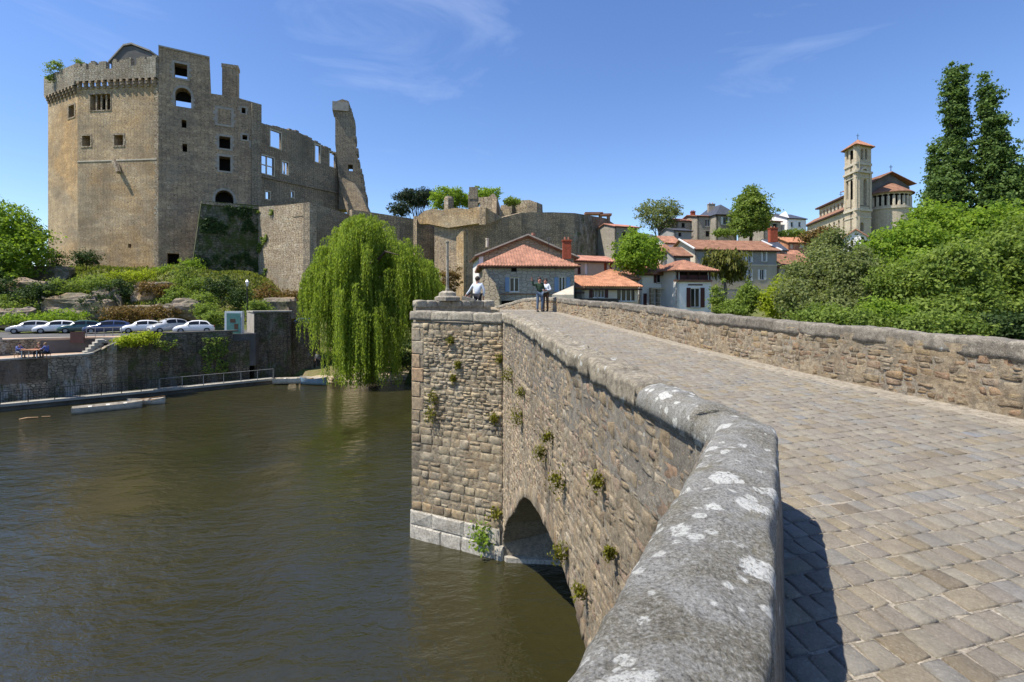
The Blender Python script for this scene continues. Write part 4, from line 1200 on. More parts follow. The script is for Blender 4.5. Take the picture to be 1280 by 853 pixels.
q = [wp.pt(a[0], a[1], .25), wp.pt(b_[0], b_[1], .25), wp.pt(b_[0], b_[1] + .3, .25), wp.pt(a[0], a[1] + .3, .25)]; q2 = [wp.pt(a[0], a[1], -.1), wp.pt(b_[0], b_[1], -.1), wp.pt(b_[0], b_[1] + .3, -.1), wp.pt(a[0], a[1] + .3, -.1)]
mb.add(q + q2, [(0, 1, 2, 3), (3, 2, 6, 7), (0, 4, 5, 1), (1, 5, 6, 2), (0, 3, 7, 4)]); mb.build('string_course', 'ruin_wall', wing)
# jagged top stones
mb = MB()
for px in range(328, 428, 4):
    yy_ = interp(px, [(324, 154), (352, 161), (372, 165), (394, 177), (421, 192), (428, 205)]); u, z = wp.uz(px, yy_)
    box_on(mb, wp, u - .4, u + random.uniform(.1, .6), z - .3, z + random.uniform(.02, .35), -.1, .5, -.9)
mb.build('wall_head', 'ruin_wall', wing)
# lower front range below the string course
# pinnacle
pin = thing('ruined_pinnacle', 'tall leaning stump of ruined tower wall standing above the castle wing', 'ruin', (-35, 110, 22))
pp = Plane(G(414, 109.5), G(462, 111.5))
mb = MB()
out = poly_px(pp, [(424, 262), (460, 262), (457, 240), (453, 222), (449, 205), (446, 192), (444, 172), (444, 152), (440, 140), (436, 127), (428, 124), (417, 128), (417, 138), (419, 150), (419, 180), (421, 200), (424, 230)])
panel(mb, pp, out, [hole_px(pp, 435, 206, 441, 214)], 4.0); mb.build('wall', 'ruin_wall', pin)
mb = MB()
for _ in range(46):
    yy_ = random.uniform(128, 255); xr = interp(yy_, [(124, 430), (140, 440), (172, 444), (205, 449), (240, 457), (260, 460)]); u, z = pp.uz(xr, yy_); s_ = random.uniform(.15, .5); box_on(mb, pp, u - s_, u + s_ * .6, z - .3, z + random.uniform(.1, .5), random.uniform(.0, .12), random.random(), -3)
tag(mb.build('broken_stones', 'ruin_wall', pin), kind='stuff')
mb = MB(); u0, u1, z0, z1 = rect_px(pp, 415.5, 128, 436, 139); box_on(mb, pp, u0, u1, z0, z1, .3, .6, -4.2); mb.build('wall_head', 'dressed_grey', pin)
but = Plane(G(424, 108), G(461, 107))
mb = MB(); out = poly_px(but, [(434, 268), (462, 268), (452, 245), (440, 228), (428, 222), (427, 240)]); panel(mb, but, out, (), 1.2); mb.build('buttress', 'keep_side', pin)

# ---------------------------------------------------------------- bastions below
bas = thing('ivy_bastion', 'dark ivy stained buttress wall below the keep arch', 'bastion', (-46, 82, 11))
a0, a1 = G(240, 80.0), G(323, 85.5)
pl = Plane(a0, a1)
mb = MB(); out = poly_px(pl, [(236, 362), (324, 372), (323, 257), (252, 251)]); panel(mb, pl, out, (), 1.5)
mb.build('wall', 'bastion_ivy', bas)
mb = MB(); a = pl.uz(252, 251); b_ = pl.uz(323, 257); box_on(mb, pl, a[0], b_[0], a[1] - .5, a[1] - .1, .12, .5, -1.6); mb.build('wall_coping', 'ruin_wall', bas)
mb = MB(); q = [pl.pt(*pl.uz(236, 362), -.02), pl.pt(*pl.uz(252, 251), -.02)]; r_ = [p + Vector((-3.0, 6, 0)) for p in q]; r_[0].x -= 1
mb.add([q[0], q[1], r_[1], r_[0]], [(0, 1, 2, 3)]); mb.build('flank_wall', 'bastion_lit', bas)
bl = thing('lit_bastion', 'square sunlit stone bastion with vine-streaked face beside the ivy bastion', 'bastion', (-33, 82, 11))
b0, b1, b2 = G(322, 85.6), G(387, 77.5), G(446, 89)
p1 = Plane(b0, b1); p2 = Plane(b1, b2)
mb = MB(); panel(mb, p1, [(0, 8), (p1.L, 8)] + poly_px(p1, [(387, 253), (355, 256.5), (322, 259)]), (), 1.2); mb.build('front_wall', 'bastion_lit', bl)
mb = MB(); panel(mb, p2, [(0.02, 8), (p2.L, 8)] + poly_px(p2, [(446, 271), (430, 266), (387, 253)]), (), 1.2); mb.build('side_wall', 'ruin_wall', bl)
mb = MB(); a = p1.uz(387, 253); box_on(mb, p1, p1.L - 4.2, p1.L - .6, Z(269.5, 78), Z(268, 78), .06, .5); mb.build('wall_ledge', 'ruin_wall', bl)

# ---------------------------------------------------------------- curtain walls in the middle
cw = thing('curtain_wall', 'long dark curtain wall running behind the town roofs', 'wall', (10, 92, 15))
mb = MB()
def run(mb, pts, thick=1.0, zb=5):
    """pts: (px, py_top, depth)"""
    for a, b_ in zip(pts, pts[1:]):
        pl = Plane(G(a[0], a[2]), G(b_[0], b_[2])); panel(mb, pl, [(0, zb), (pl.L, zb), (pl.L, Z(b_[1], b_[2])), (0, Z(a[1], a[2]))], (), thick)
run(mb, [(440, 262, 86), (500, 271, 92), (548, 279, 99)]); mb.build('left_wall', 'curtain_wall', cw)
mb = MB(); run(mb, [(586, 283, 82), (628, 272, 90), (652, 266, 95), (690, 265.5, 100), (718, 266.5, 103)]); mb.build('middle_wall', 'curtain_wall', cw)
mb = MB(); run(mb, [(718, 266.5, 103), (757, 273, 113), (772, 283, 118)]); mb.build('right_wall', 'quay_wall', cw)  # darker stone put here to stand for shade on this stretch
tw = thing('flat_tower', 'sunlit flat-topped tower of the curtain wall with jutting parapet', 'tower', (-9, 80, 8))
mb = MB(); run(mb, [(543, 278, 82.3), (585, 275, 80.6)], 2); mb.build('front_wall', 'keep_side', tw)
mb = MB(); run(mb, [(585, 275, 80.6), (594, 275, 86)], 1); mb.build('side_wall', 'curtain_wall', tw)
mb = MB()
pl = Plane(G(572, 81.2), G(581, 80.4)); panel(mb, pl, rect(0, pl.L, 5, Z(289, 80)), (), .8, .3); mb.build('buttress', 'keep_lit', tw)
mb = MB(); cr = Plane(G(521, 82.6), G(607, 78.8))
panel(mb, cr, poly_px(cr, [(535, 280), (560, 285), (607, 278), (607, 259.5), (598, 258.5), (585, 261.5), (570, 260), (552, 263), (541, 261), (530, 264), (521, 272), (524, 280)]), (), 1.3); mb.build('parapet', 'keep_lit', tw)
mb = MB(); c2 = Plane(G(607, 78.8), G(629, 90)); panel(mb, c2, poly_px(c2, [(607, 281), (629, 273), (607, 259.5)]), (), 1.0); mb.build('parapet_return', 'curtain_wall', tw)
lw = Plane(G(521, 83.5), G(554, 88.5))
mb = MB(); panel(mb, lw, poly_px(lw, [(521, 380), (552, 380), (552, 290), (521, 270)]), (), .8); mb.build('splayed_wall', 'curtain_wall', tw)
# ruins above
ru = thing('ruined_house', 'sunlit ruined stone house with one small window on the ramparts', 'ruin', (-2, 96, 22))
rp = Plane(G(592, 96), G(622, 94)); mb = MB()
panel(mb, rp, poly_px(rp, [(582, 275), (626, 275), (624, 262), (620, 248), (616, 242), (611, 246), (600, 247), (592, 247), (592, 252)]), [hole_px(rp, 595.5, 254, 600, 259)], .8); mb.build('wall', 'bastion_lit', ru)
mb = MB(); c = P(590, 241, 96); mb.box((c.x, c.y, Z(242, 96)), (.5, .5, 1.1)); mb.box((c.x + .75, c.y, Z(242, 96)), (.3, .5, 1.1)); mb.box((c.x + .2, c.y + .2, Z(252, 96)), (.9, .6, 1.3)); mb.build('chimney', 'ruin_wall', ru)
mb = MB(); r2 = Plane(G(622, 94), G(630, 99)); panel(mb, r2, poly_px(r2, [(620, 275), (634, 275), (626, 262), (621, 247)]), (), .8); mb.build('side_wall', 'keep_side', ru)
tr = thing('turret_stub', 'pinkish stump of a turret rising among bushes on the ramparts', 'ruin', (-9, 94, 23))
mb = MB(); c = P(561, 252, 94); mb.lathe((c.x, c.y, Z(264, 94)), [(.9, 0), (.85, 2.2), (.7, 2.6), (.3, 2.7)], 8); mb.build('wall', 'bastion_lit', tr)
rb = thing('rampart_block', 'crumbling square block of wall right of the ruined house', 'ruin', (3, 97, 22))
mb = MB(); r3 = Plane(G(626, 107), G(640, 105)); panel(mb, r3, poly_px(r3, [(624, 276), (640, 276), (640, 254), (632, 256), (626, 257)]), (), 1.2); mb.build('wall', 'ruin_wall', rb)
mb = MB(); r3 = Plane(G(639, 106), G(671, 103)); panel(mb, r3, poly_px(r3, [(639, 276), (671, 276), (670, 253), (662, 250), (645, 251), (639, 253)]), (), 2); mb.build('wall', 'bastion_lit', rb)
mb = MB(); r3 = Plane(G(671, 103), G(678, 107)); panel(mb, r3, poly_px(r3, [(671, 276), (679, 276), (678, 256), (671, 253)]), (), 2); mb.build('wall', 'ruin_wall', rb)
st = thing('rampart_shelter', 'small ruined turret with a slab roof at the right end of the ramparts', 'turret', (17, 97, 24))
mb = MB(); c = P(747, 271, 114)
for dx, w in ((-2.1, .35), (2.4, .3), (.6, .3)): mb = MB(); mb.box((c.x + dx, c.y, Z(274, 114)), (w, .5, 1.2)); mb.build('pillar', 'ruin_wall', st)
mb = MB(); mb.box((c.x - .9, c.y, Z(267.5, 114)), (2.0, .9, .25)); mb.box((c.x + 1.7, c.y, Z(269, 114)), (1.3, .9, .22)); mb.build('roof', 'clay_old', st)

# ---------------------------------------------------------------- quay wall, terrace, parking
qw = thing('retaining_wall', 'dark stained retaining wall along the river below the car park', 'wall', (-42, 47, 0))
def at_wall(px): return G(px, interp(px, [(-90, 40.8), (0, 44.2), (115, 48.2), (200, 52.3), (291, 56.6), (312, 57.8)]))
def wrun(mb, pxs, tops, th=.8, zb=-1, mat=None):
    for (a, b_, ta, tb) in zip(pxs, pxs[1:], tops, tops[1:]):
        A, B = at_wall(a), at_wall(b_); pl = Plane(A, B); panel(mb, pl, [(0, zb), (pl.L, zb), (pl.L, Z(tb, B.y)), (0, Z(ta, A.y))], (), th)
mb = MB(); wrun(mb, [-90, 0, 60, 115, 124, 134, 146], [453, 451, 448, 443.5, 440, 433, 428]); mb.build('wall', 'quay_wall', qw)
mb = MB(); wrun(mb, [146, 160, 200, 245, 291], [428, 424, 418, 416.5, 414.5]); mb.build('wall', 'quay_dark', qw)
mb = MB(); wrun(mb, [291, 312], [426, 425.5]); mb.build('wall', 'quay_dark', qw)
mb = MB()
for px in range(-80, 290, 9):
    if 118 < px < 148: continue
    A, B = at_wall(px), at_wall(px + 8.7); y_ = interp(px, [(-90, 453), (0, 451), (115, 443.5), (146, 428), (160, 424), (200, 418), (291, 414.5)]); y2 = interp(px + 8.7, [(-90, 453), (0, 451), (115, 443.5), (146, 428), (160, 424), (200, 418), (291, 414.5)])
    m_ = MB(); pl = Plane(A, B); z0 = Z(y_, A.y); z1 = Z(y2, B.y)
    q = [(0, z0 - .02), (pl.L, z1 - .02), (pl.L, z1 + .13), (0, z0 + .13)]
    m_.add([pl.pt(u, z, .06) for u, z in q] + [pl.pt(u, z, -.8) for u, z in q], [(0, 1, 2, 3), (3, 2, 6, 7), (0, 4, 5, 1), (1, 5, 6, 2), (0, 3, 7, 4)], .5)
    m_.build('coping_stone', 'concrete' if px < 118 else 'concrete_dark', qw)
# terrace surfaces
mb = MB()
tp = [at_wall(-90), at_wall(0), at_wall(60), at_wall(118), at_wall(118) + Vector((-2.3, 2.6)), at_wall(0) + Vector((-2.8, 2.9)), at_wall(-90) + Vector((-6, 3))]
mb.prism(tp, 2, 4.22); tag(mb.build('terrace', 'terrace'), kind='structure')
mb = MB()
pk = [at_wall(-90) + Vector((-6.2, 3)), at_wall(0) + Vector((-2.8, 3.1)), at_wall(118) + Vector((-2.2, 2.7)), at_wall(146), at_wall(200), at_wall(291), G(318, 58), G(345, 66), G(300, 69), G(220, 67), G(130, 66), G(40, 65), G(-60, 62)]
mb.prism([Vector(p) + Vector((0, .25)) for p in pk], 2, 5.62); tag(mb.build('car_park', 'asphalt'), kind='structure')
mb = MB(); mb.prism([at_wall(-60) + Vector((-5.5, 3.3)), at_wall(0) + Vector((-2.8, 3.3)), at_wall(118) + Vector((-2.2, 2.9)), at_wall(150) + Vector((-1, 1.6)), at_wall(150) + Vector((-2.5, 3.8)), at_wall(0) + Vector((-4.5, 5.6)), at_wall(-60) + Vector((-7, 5.6))], 5.5, 5.66)
tag(mb.build('pavement', 'terrace'), kind='structure')
tw_ = thing('terrace_wall', 'low rubble wall between the riverside terrace and the car park', 'wall', (-44, 48, 4.2))
mb = MB()
for a, b_ in ((-60, 0), (0, 60), (60, 104)):
    A, B = at_wall(a) + Vector((-2.75, 2.95)), at_wall(b_) + Vector((-2.75, 2.95)); pl = Plane(A, B); panel(mb, pl, rect(0, pl.L, 4, 5.62 if a >= 0 else 5.9), (), .35)
mb.build('wall', 'quay_wall', tw_)
mb = MB(); A, B = at_wall(0) + Vector((-2.75, 2.95)), at_wall(60) + Vector((-2.75, 2.95)); pl = Plane(A, B); box_on(mb, pl, -3, 5, 5.62, 5.72, .05, .5, -.4); mb.build('wall_cap', 'concrete', tw_)
# steps up from the terrace
sp = thing('stone_steps', 'short flight of stone steps climbing from terrace to car park', 'steps', (-39, 48.5, 4.2))
for i in range(5):
    a = at_wall(110 + i * 5.5) + Vector((-.3 - i * .1, .5)); m_ = MB(); m_.box((a.x - .8, a.y + .7, 4.3 + i * .27), (.9, .28, .14), R(-45)); m_.box((a.x - .8, a.y + .9, 4.2 + i * .27), (.88, .3, .12), R(-45)); m_.build('step', 'concrete', sp)

# walkway on the water with its railing
WK = [G(-80, 40.0), G(0, 42.6), G(100, 46.0), G(200, 50.0), G(280, 54.0), G(342, 57.6)]
wk = thing('river_walkway', 'narrow concrete walkway just above the water along the wall', 'walkway', (-38, 46, 0))
mb = MB(); mb2 = MB()
for a, b_ in zip(WK, WK[1:]):
    pl = Plane(a, b_); q = [pl.pt(0, .62, 0), pl.pt(pl.L, .62, 0), pl.pt(pl.L, .62, -1.2), pl.pt(0, .62, -1.2)]; r_ = [p - Vector((0, 0, .22)) for p in q]
    mb.add(q + r_, [(0, 1, 2, 3), (4, 5, 1, 0), (5, 6, 2, 1), (6, 7, 3, 2), (7, 4, 0, 3), (7, 6, 5, 4)])
    panel(mb2, pl, rect(0, pl.L, -1, .4), (), .8, -.25)
mb.build('deck_slab', 'concrete', wk); mb2.build('footing', 'concrete_dark', wk)
rl = thing('walkway_railing', 'thin grey metal railing with wire mesh along the river walkway', 'railing', (-38, 46, .62))
i = 0
for a, b_ in zip(WK, WK[1:]):
    pl = Plane(a, b_); n_ = max(1, round(pl.L / 1.7)); dark = a.x < -37
    for k in range(n_ + (1 if b_ is WK[-1] else 0)):
        m_ = MB(); p = pl.pt(pl.L * k / n_, .62, -.08); m_.bar(p, p + Vector((0, 0, 1.05)), .035, 5); m_.build('post', 'metal_dark' if dark else 'metal_grey', rl)
    for h, r_ in ((1.05, .03), (.12, .02)):
        m_ = MB(); m_.bar(pl.pt(0, .62 + h, -.08), pl.pt(pl.L, .62 + h, -.08), r_, 5); m_.build('rail', 'metal_dark' if dark else 'metal_grey', rl)
    m_ = MB(); k = .16
    while k < pl.L: m_.bar(pl.pt(k, .74, -.08), pl.pt(k, 1.65, -.08), .008 if not dark else .014, 3); k += .17 if dark else .22
    tag(m_.build('railing_bars', 'metal_dark', rl), kind='stuff')

# gatepost block, sign cabinet, dark tower wall at the landing
gb = thing('landing_wall', 'dark square wall block rising above the quay beside the sign cabinet', 'wall', (-27, 57, 0))
mb = MB(); A, B, C2 = G(318, 59.2), G(364, 61.0), G(309, 62)
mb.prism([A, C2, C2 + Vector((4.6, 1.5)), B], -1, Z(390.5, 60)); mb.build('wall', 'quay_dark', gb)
mb = MB(); mb.prism([A + Vector((-.12, -.12)), C2 + Vector((-.15, .1)), C2 + Vector((4.7, 1.6)), B + Vector((.15, -.1))], Z(390.5, 60), Z(388.8, 60)); mb.build('wall_cap', 'dressed_grey', gb)
mb = MB(); pl = Plane(C2, A); panel(mb, pl, rect(0, pl.L, 3.5, Z(391, 60)), (), .1, .04); mb.build('side_wall', 'dressed_grey', gb)
mb = MB(); run(mb, [(363, 402, 61.5), (392, 404, 62.5), (400, 405, 66)], .8, -.5); mb.build('lower_wall', 'quay_dark', gb)
cb = thing('notice_cabinet', 'pale green and white notice cabinet standing on the quay wall', 'cabinet', P(290, 425, 57.5))
c = P(291, 405, 57.8); 
mb = MB(); mb.box((c.x, c.y + .35, c.z), (.92, .35, 1.42), R(10)); mb.build('cabinet_body', 'board_white', cb)
mb = MB(); mb.box((c.x + .12, c.y - .06, c.z - .05), (.72, .03, 1.25), R(10)); mb.build('notice_panel', 'board_green', cb)
mb = MB(); mb.box((c.x + .05, c.y - .1, c.z + .35), (.28, .012, .2), R(10)); mb.box((c.x + .4, c.y - .04, c.z - .3), (.2, .012, .3), R(10)); mb.build('notice_sheet', 'cloth_brown', cb)
sg = thing('brown_sign', 'square dark brown signboard on two short posts by the terrace steps', 'sign', P(97, 432, 50))
c = P(97, 422, 50); mb = MB(); mb.box(c, (.62, .05, .55), R(10)); mb.build('sign_board', 'sign_brown', sg)
for s in (-1, 1): mb = MB(); mb.bar((c.x + s * .5, c.y + .06, c.z), (c.x + s * .5, c.y + .06, 5.5), .04, 5); mb.build('post', 'metal_dark', sg)
# car park fence near the sign
cf = thing('car_park_fence', 'thin metal barrier rails in front of the blue parked car', 'fence', P(135, 430, 52.5))
for k, px in enumerate((108, 119, 130, 141, 152)):
    d = 51.5 + k * .45; p = P(px, 430, d); m_ = MB(); m_.bar((p.x, p.y, 5.6), (p.x, p.y, 6.6), .035, 5); m_.build('post', 'metal_grey', cf)
for h in (6.1, 6.58): m_ = MB(); a = P(108, 0, 51.5); b_ = P(152, 0, 53.3); m_.bar((a.x, a.y, h), (b_.x, b_.y, h), .03, 5); m_.build('rail', 'metal_grey', cf)
lp = thing('street_lamp', 'dark lantern post standing in front of the castle bastions', 'street lamp', P(312, 400, 64))
p = P(309, 400, 64); mb = MB(); mb.bar((p.x, p.y, 5), (p.x, p.y, Z(358, 64)), .07, 6); mb.build('pole', 'metal_dark', lp)
mb = MB(); mb.lathe((p.x, p.y, Z(358, 64)), [(.1, 0), (.22, .5), (.25, .55), (.05, .8)], 6); mb.build('lantern', 'lamp_glass', lp)
# beach at the landing and its stones
mb = MB()
bp_ = [(-26.5, 59.5), (-24, 58.2), (-21, 58.2), (-18, 58.8), (-14, 59.8), (-11, 62), (-14, 66), (-22, 66), (-27, 64)]
bm = bmesh.new(); cvt = bm.verts.new((-19, 62.5, 1.4)); ring = [bm.verts.new((x, y, -.05 + (0.35 if y > 61 else 0) + (.5 if y > 64 else 0))) for x, y in bp_]
for i in range(len(ring)): bm.faces.new((cvt, ring[i], ring[(i + 1) % len(ring)]))
bmesh.ops.subdivide_edges(bm, edges=bm.edges, cuts=4, use_grid_fill=True)
for v_ in bm.verts: v_.co.z += noise.noise(v_.co * .8) * .3
me = bpy.data.meshes.new('river_beach'); bm.to_mesh(me); bm.free(); finish(me, 'sand', None, True); tag(link('river_beach', me), kind='structure')

# ---------------------------------------------------------------- boats
def boat(name, label, loc, rot, L, W_, H, mat, flat=False, seats=2, oars=False, pitch=0):
    t = thing(name, label, 'boat', loc, None, None, True, rot)
    n_ = 13; prof = []
    for i in range(n_):
        x = i / (n_ - 1); w = W_ / 2 * (1 - abs(2 * x - 1) ** 3.2 * .9) if not flat else W_ / 2 * (1 - max(0, x - .7) ** 1.5 * 3.2 if x > .7 else 1 - max(0, .15 - x) * 1.2)
        w = max(w, .05); sh = H + (.16 * (2 * x - 1) ** 2 if not flat else .12 * max(0, x - .6))
        prof.append((x * L - L / 2, w, sh))
    mb_ = MB(); ins = MB()
    for i in range(n_):
        x, w, h = prof[i]
        for (yy_, zz_) in ((-w, h), (-w * .85, h * .35), (-w * .6, -.1), (0, -.16), (w * .6, -.1), (w * .85, h * .35), (w, h)): mb_.v.append((x, yy_, zz_))
        for (yy_, zz_) in ((-w, h), (-w + .06, h), (-w * .8, h * .3), (0, .02), (w * .8, h * .3), (w - .06, h), (w, h)): ins.v.append((x, yy_ if abs(yy_) > .001 else 0, zz_ + .004))
    for i in range(n_ - 1):
        for k in range(6):
            mb_.f.append((i * 7 + k, i * 7 + k + 1, (i + 1) * 7 + k + 1, (i + 1) * 7 + k)); mb_.t.append(.5)
            ins.f.append((i * 7 + k, (i + 1) * 7 + k, (i + 1) * 7 + k + 1, i * 7 + k + 1)); ins.t.append(.5)
    for i in (0, n_ - 1): mb_.f.append(tuple(i * 7 + k for k in range(7))); mb_.t.append(.5)
    mb_.build('hull', mat, t, True); ins.build('inside', 'boat_inside', t, True)
    for k in range(seats):
        x = -L / 2 + L * (k + 1) / (seats + 1); m_ = MB(); m_.box((x, 0, H * .8), (.13, W_ / 2 * .92, .02)); m_.build('seat', 'wood' if not flat else mat, t)
    if oars:
        for s in (-1, 1): m_ = MB(); m_.bar((-.9, s * .3, H), (1.2, s * .8, H + .15), .025, 5); m_.build('oar', 'wood', t)
    t.rotation_euler.x = pitch
    return t
boat('long_punt', 'long flat whitish punt moored beside the river walkway', P(135, 513, 43.3) * 1.0, R(38), 4.7, 1.3, .46, 'boat_paint', True, 3)
boat('rowing_boat', 'small pale rowing boat with oars behind the long punt', P(183, 505, 45.8), R(18), 2.9, 1.2, .35, 'boat_paint', False, 2, True)
boat('blue_boat', 'pale blue rowing boat drawn up beside the weeping willow', P(392, 479, 57.0), R(-14), 3.4, 1.4, .6, 'boat_blue', False, 2)
boat('upturned_boat', 'low white boat beached left of the blue boat', P(362, 480, 57.3), R(8), 3.4, 1.3, .5, 'boat_paint', True, 2)
for o in COL.objects:
    if o.name in ('long_punt', 'rowing_boat', 'blue_boat', 'upturned_boat'): o.location.z = {'upturned_boat': .2, 'blue_boat': .16, 'rowing_boat': .08, 'long_punt': .06}[o.name]
fs_ = thing('floating_branch', 'thin pale branch floating near the left end of the walkway', 'branch', (P(40, 524, 40).x, 40, 0))
mb = MB(); mb.tube([P(24, 524.6, 39.8), P(34, 523.4, 40) + Vector((0, 0, .05)), P(48, 521.8, 40.3)], [.05, .06, .04], 5); mb.tube([P(52, 521, 40.4), P(63, 520.6, 40.6)], [.03, .03], 5); mb.build('stick', 'wood', fs_)

# ================================================================ cars
def make_car(label, loc, rot, mat, L=4.1, W_=1.72, H=1.45, hatch=True, group='cars parked below the castle'):
    t = thing('parked_car', label, 'car', loc, group, None, True, rot)
    # stations along x: (x, half width, belt z, top z, half width at top)
    S = [(-.5, .78, .55, .60, .70), (-.47, .86, .80, .84, .74), (-.40, .92, .92, (1.20 if hatch else .98), .72), (-.30, .97, .93, .98 * 1.0 if False else 1.36, .68),
         (-.12, 1.0, .93, 1.45, .66), (.05, 1.0, .92, 1.42, .66), (.16, 1.0, .91, 1.25, .70), (.25, 1.0, .90, .95, .78), (.38, .97, .80, .86, .80), (.46, .88, .68, .72, .72), (.5, .74, .5, .55, .62)]
    hw = W_ / 2; k = H / 1.45
    mb_ = MB(); m = 11
    for (x, w, bz, tz, tw_) in S:
        w *= hw; tw_ *= hw; X = x * L
        half = [(0, .22), (w * .8, .22), (w * .97, .32), (w, .55), (w * .97, bz * k), (tw_, tz * k), ]
        ring = [(y, z) for y, z in half] + [(0, tz * k + .03)] 
        full = ring + [(-y, z) for y, z in half[:0:-1]]
        m = len(full)
        for y, z in full: mb_.v.append((X, y, z))
    for i in range(len(S) - 1):
        for j in range(m): mb_.f.append((i * m + j, i * m + (j + 1) % m, (i + 1) * m + (j + 1) % m, (i + 1) * m + j)); mb_.t.append(.5)
    mb_.f.append(tuple(range(m - 1, -1, -1))); mb_.t.append(.5); mb_.f.append(tuple((len(S) - 1) * m + j for j in range(m))); mb_.t.append(.5)
    b_ = mb_.build('body', mat, t, True, True)
    # glass, slightly proud of the cabin
    def st(x):
        for a, c in zip(S, S[1:]):
            if a[0] <= x <= c[0]:
                f = (x - a[0]) / (c[0] - a[0]); return [a[q] + (c[q] - a[q]) * f for q in range(5)]
    for s in (-1, 1):
        for (xa, xb) in ((-.37, -.14), (-.12, .13)):
            g = MB(); vs = []
            for i in range(5):
                x = xa + (xb - xa) * i / 4; q = st(x); w, tw_ = q[1] * hw * .97, q[4] * hw; zb, zt = q[2] * k, q[3] * k
                for f in (.12, .86): vs.append((x * L, s * (w + (tw_ - w) * f + .012), zb + (zt - zb) * f))
            g.add(vs, [(2 * i, 2 * i + 2, 2 * i + 3, 2 * i + 1) for i in range(4)]); g.build('window', 'glass', t)
    for nm, x0, x1 in (('windscreen', .235, .085), ('rear_window', -.455 if hatch else -.45, -.36)):
        q0, q1 = st(x0), st(x1); g = MB(); dz = .025; dx = .03 if x0 > 0 else -.03
        g.add([(x0 * L + dx, -q0[4] * hw * .9, q0[3] * k + dz), (x0 * L + dx, q0[4] * hw * .9, q0[3] * k + dz), (x1 * L + dx, q1[4] * hw * .9, q1[3] * k + dz), (x1 * L + dx, -q1[4] * hw * .9, q1[3] * k + dz)], [(0, 1, 2, 3)])
        g.build(nm, 'glass', t)
    for s in (-1, 1):
        g = MB(); g.box((.455 * L, s * hw * .6, .64 * k), (.09, .17, .07), s * R(-14)); g.build('headlight', 'lamp_glass', t)
        g = MB(); g.box((-.485 * L, s * hw * .66, .74 * k), (.05, .12, .09)); g.build('tail_light', 'brick_red', t)
        g = MB(); g.box((.13 * L, s * (hw + .06), .98 * k), (.07, .09, .06)); g.build('wing_mirror', mat, t)
    g = MB(); g.box((.49 * L, 0, .5), (.05, hw * .45, .07)); g.build('grille', 'cloth_dark', t)
    g = MB(); g.box((.503 * L, 0, .38), (.015, .26, .055)); g.build('number_plate', 'plate', t)
    for s in (-1, 1):
        for x in (-.31, .31):
            g = MB(); g.bar((x * L, s * (hw - .2), .31), (x * L, s * (hw + .01), .31), .31, 14); w = g.build('wheel', 'tyre', t)
            g = MB(); g.bar((x * L, s * hw, .31), (x * L, s * (hw + .02), .31), .19, 10); g.build('rim', 'metal_grey', w)
    return t
def car_at(label, px, d, rotdeg, mat, **k):
    p = P(px, 400, d); return make_car(label, (p.x, p.y, 5.64), R(rotdeg), mat, **k)
car_at('silver hatchback, leftmost of the parked cars', 39, 58.5, 212, 'car_silver')
car_at('white hatchback between the leftmost silver car and the dark green car', 71, 59, 214, 'car_white')
car_at('dark green car just behind the brown sign', 101, 59.5, 214, 'car_green')
car_at('long dark blue estate car behind the metal barrier', 136, 59, 206, 'car_blue', L=4.6)
car_at('white hatchback immediately right of the blue estate car', 178, 59.8, 214, 'car_white')
car_at('tall silver grey car in the middle of the right hand three', 211, 60, 236, 'car_silver', H=1.65)
car_at('white saloon, rightmost in the row, beside the notice cabinet', 243, 59.2, 208, 'car_white', hatch=False)
car_at('pale blue car half hidden between landing wall and willow', 377, 64.5, 200, 'car_blue', H=1.6)

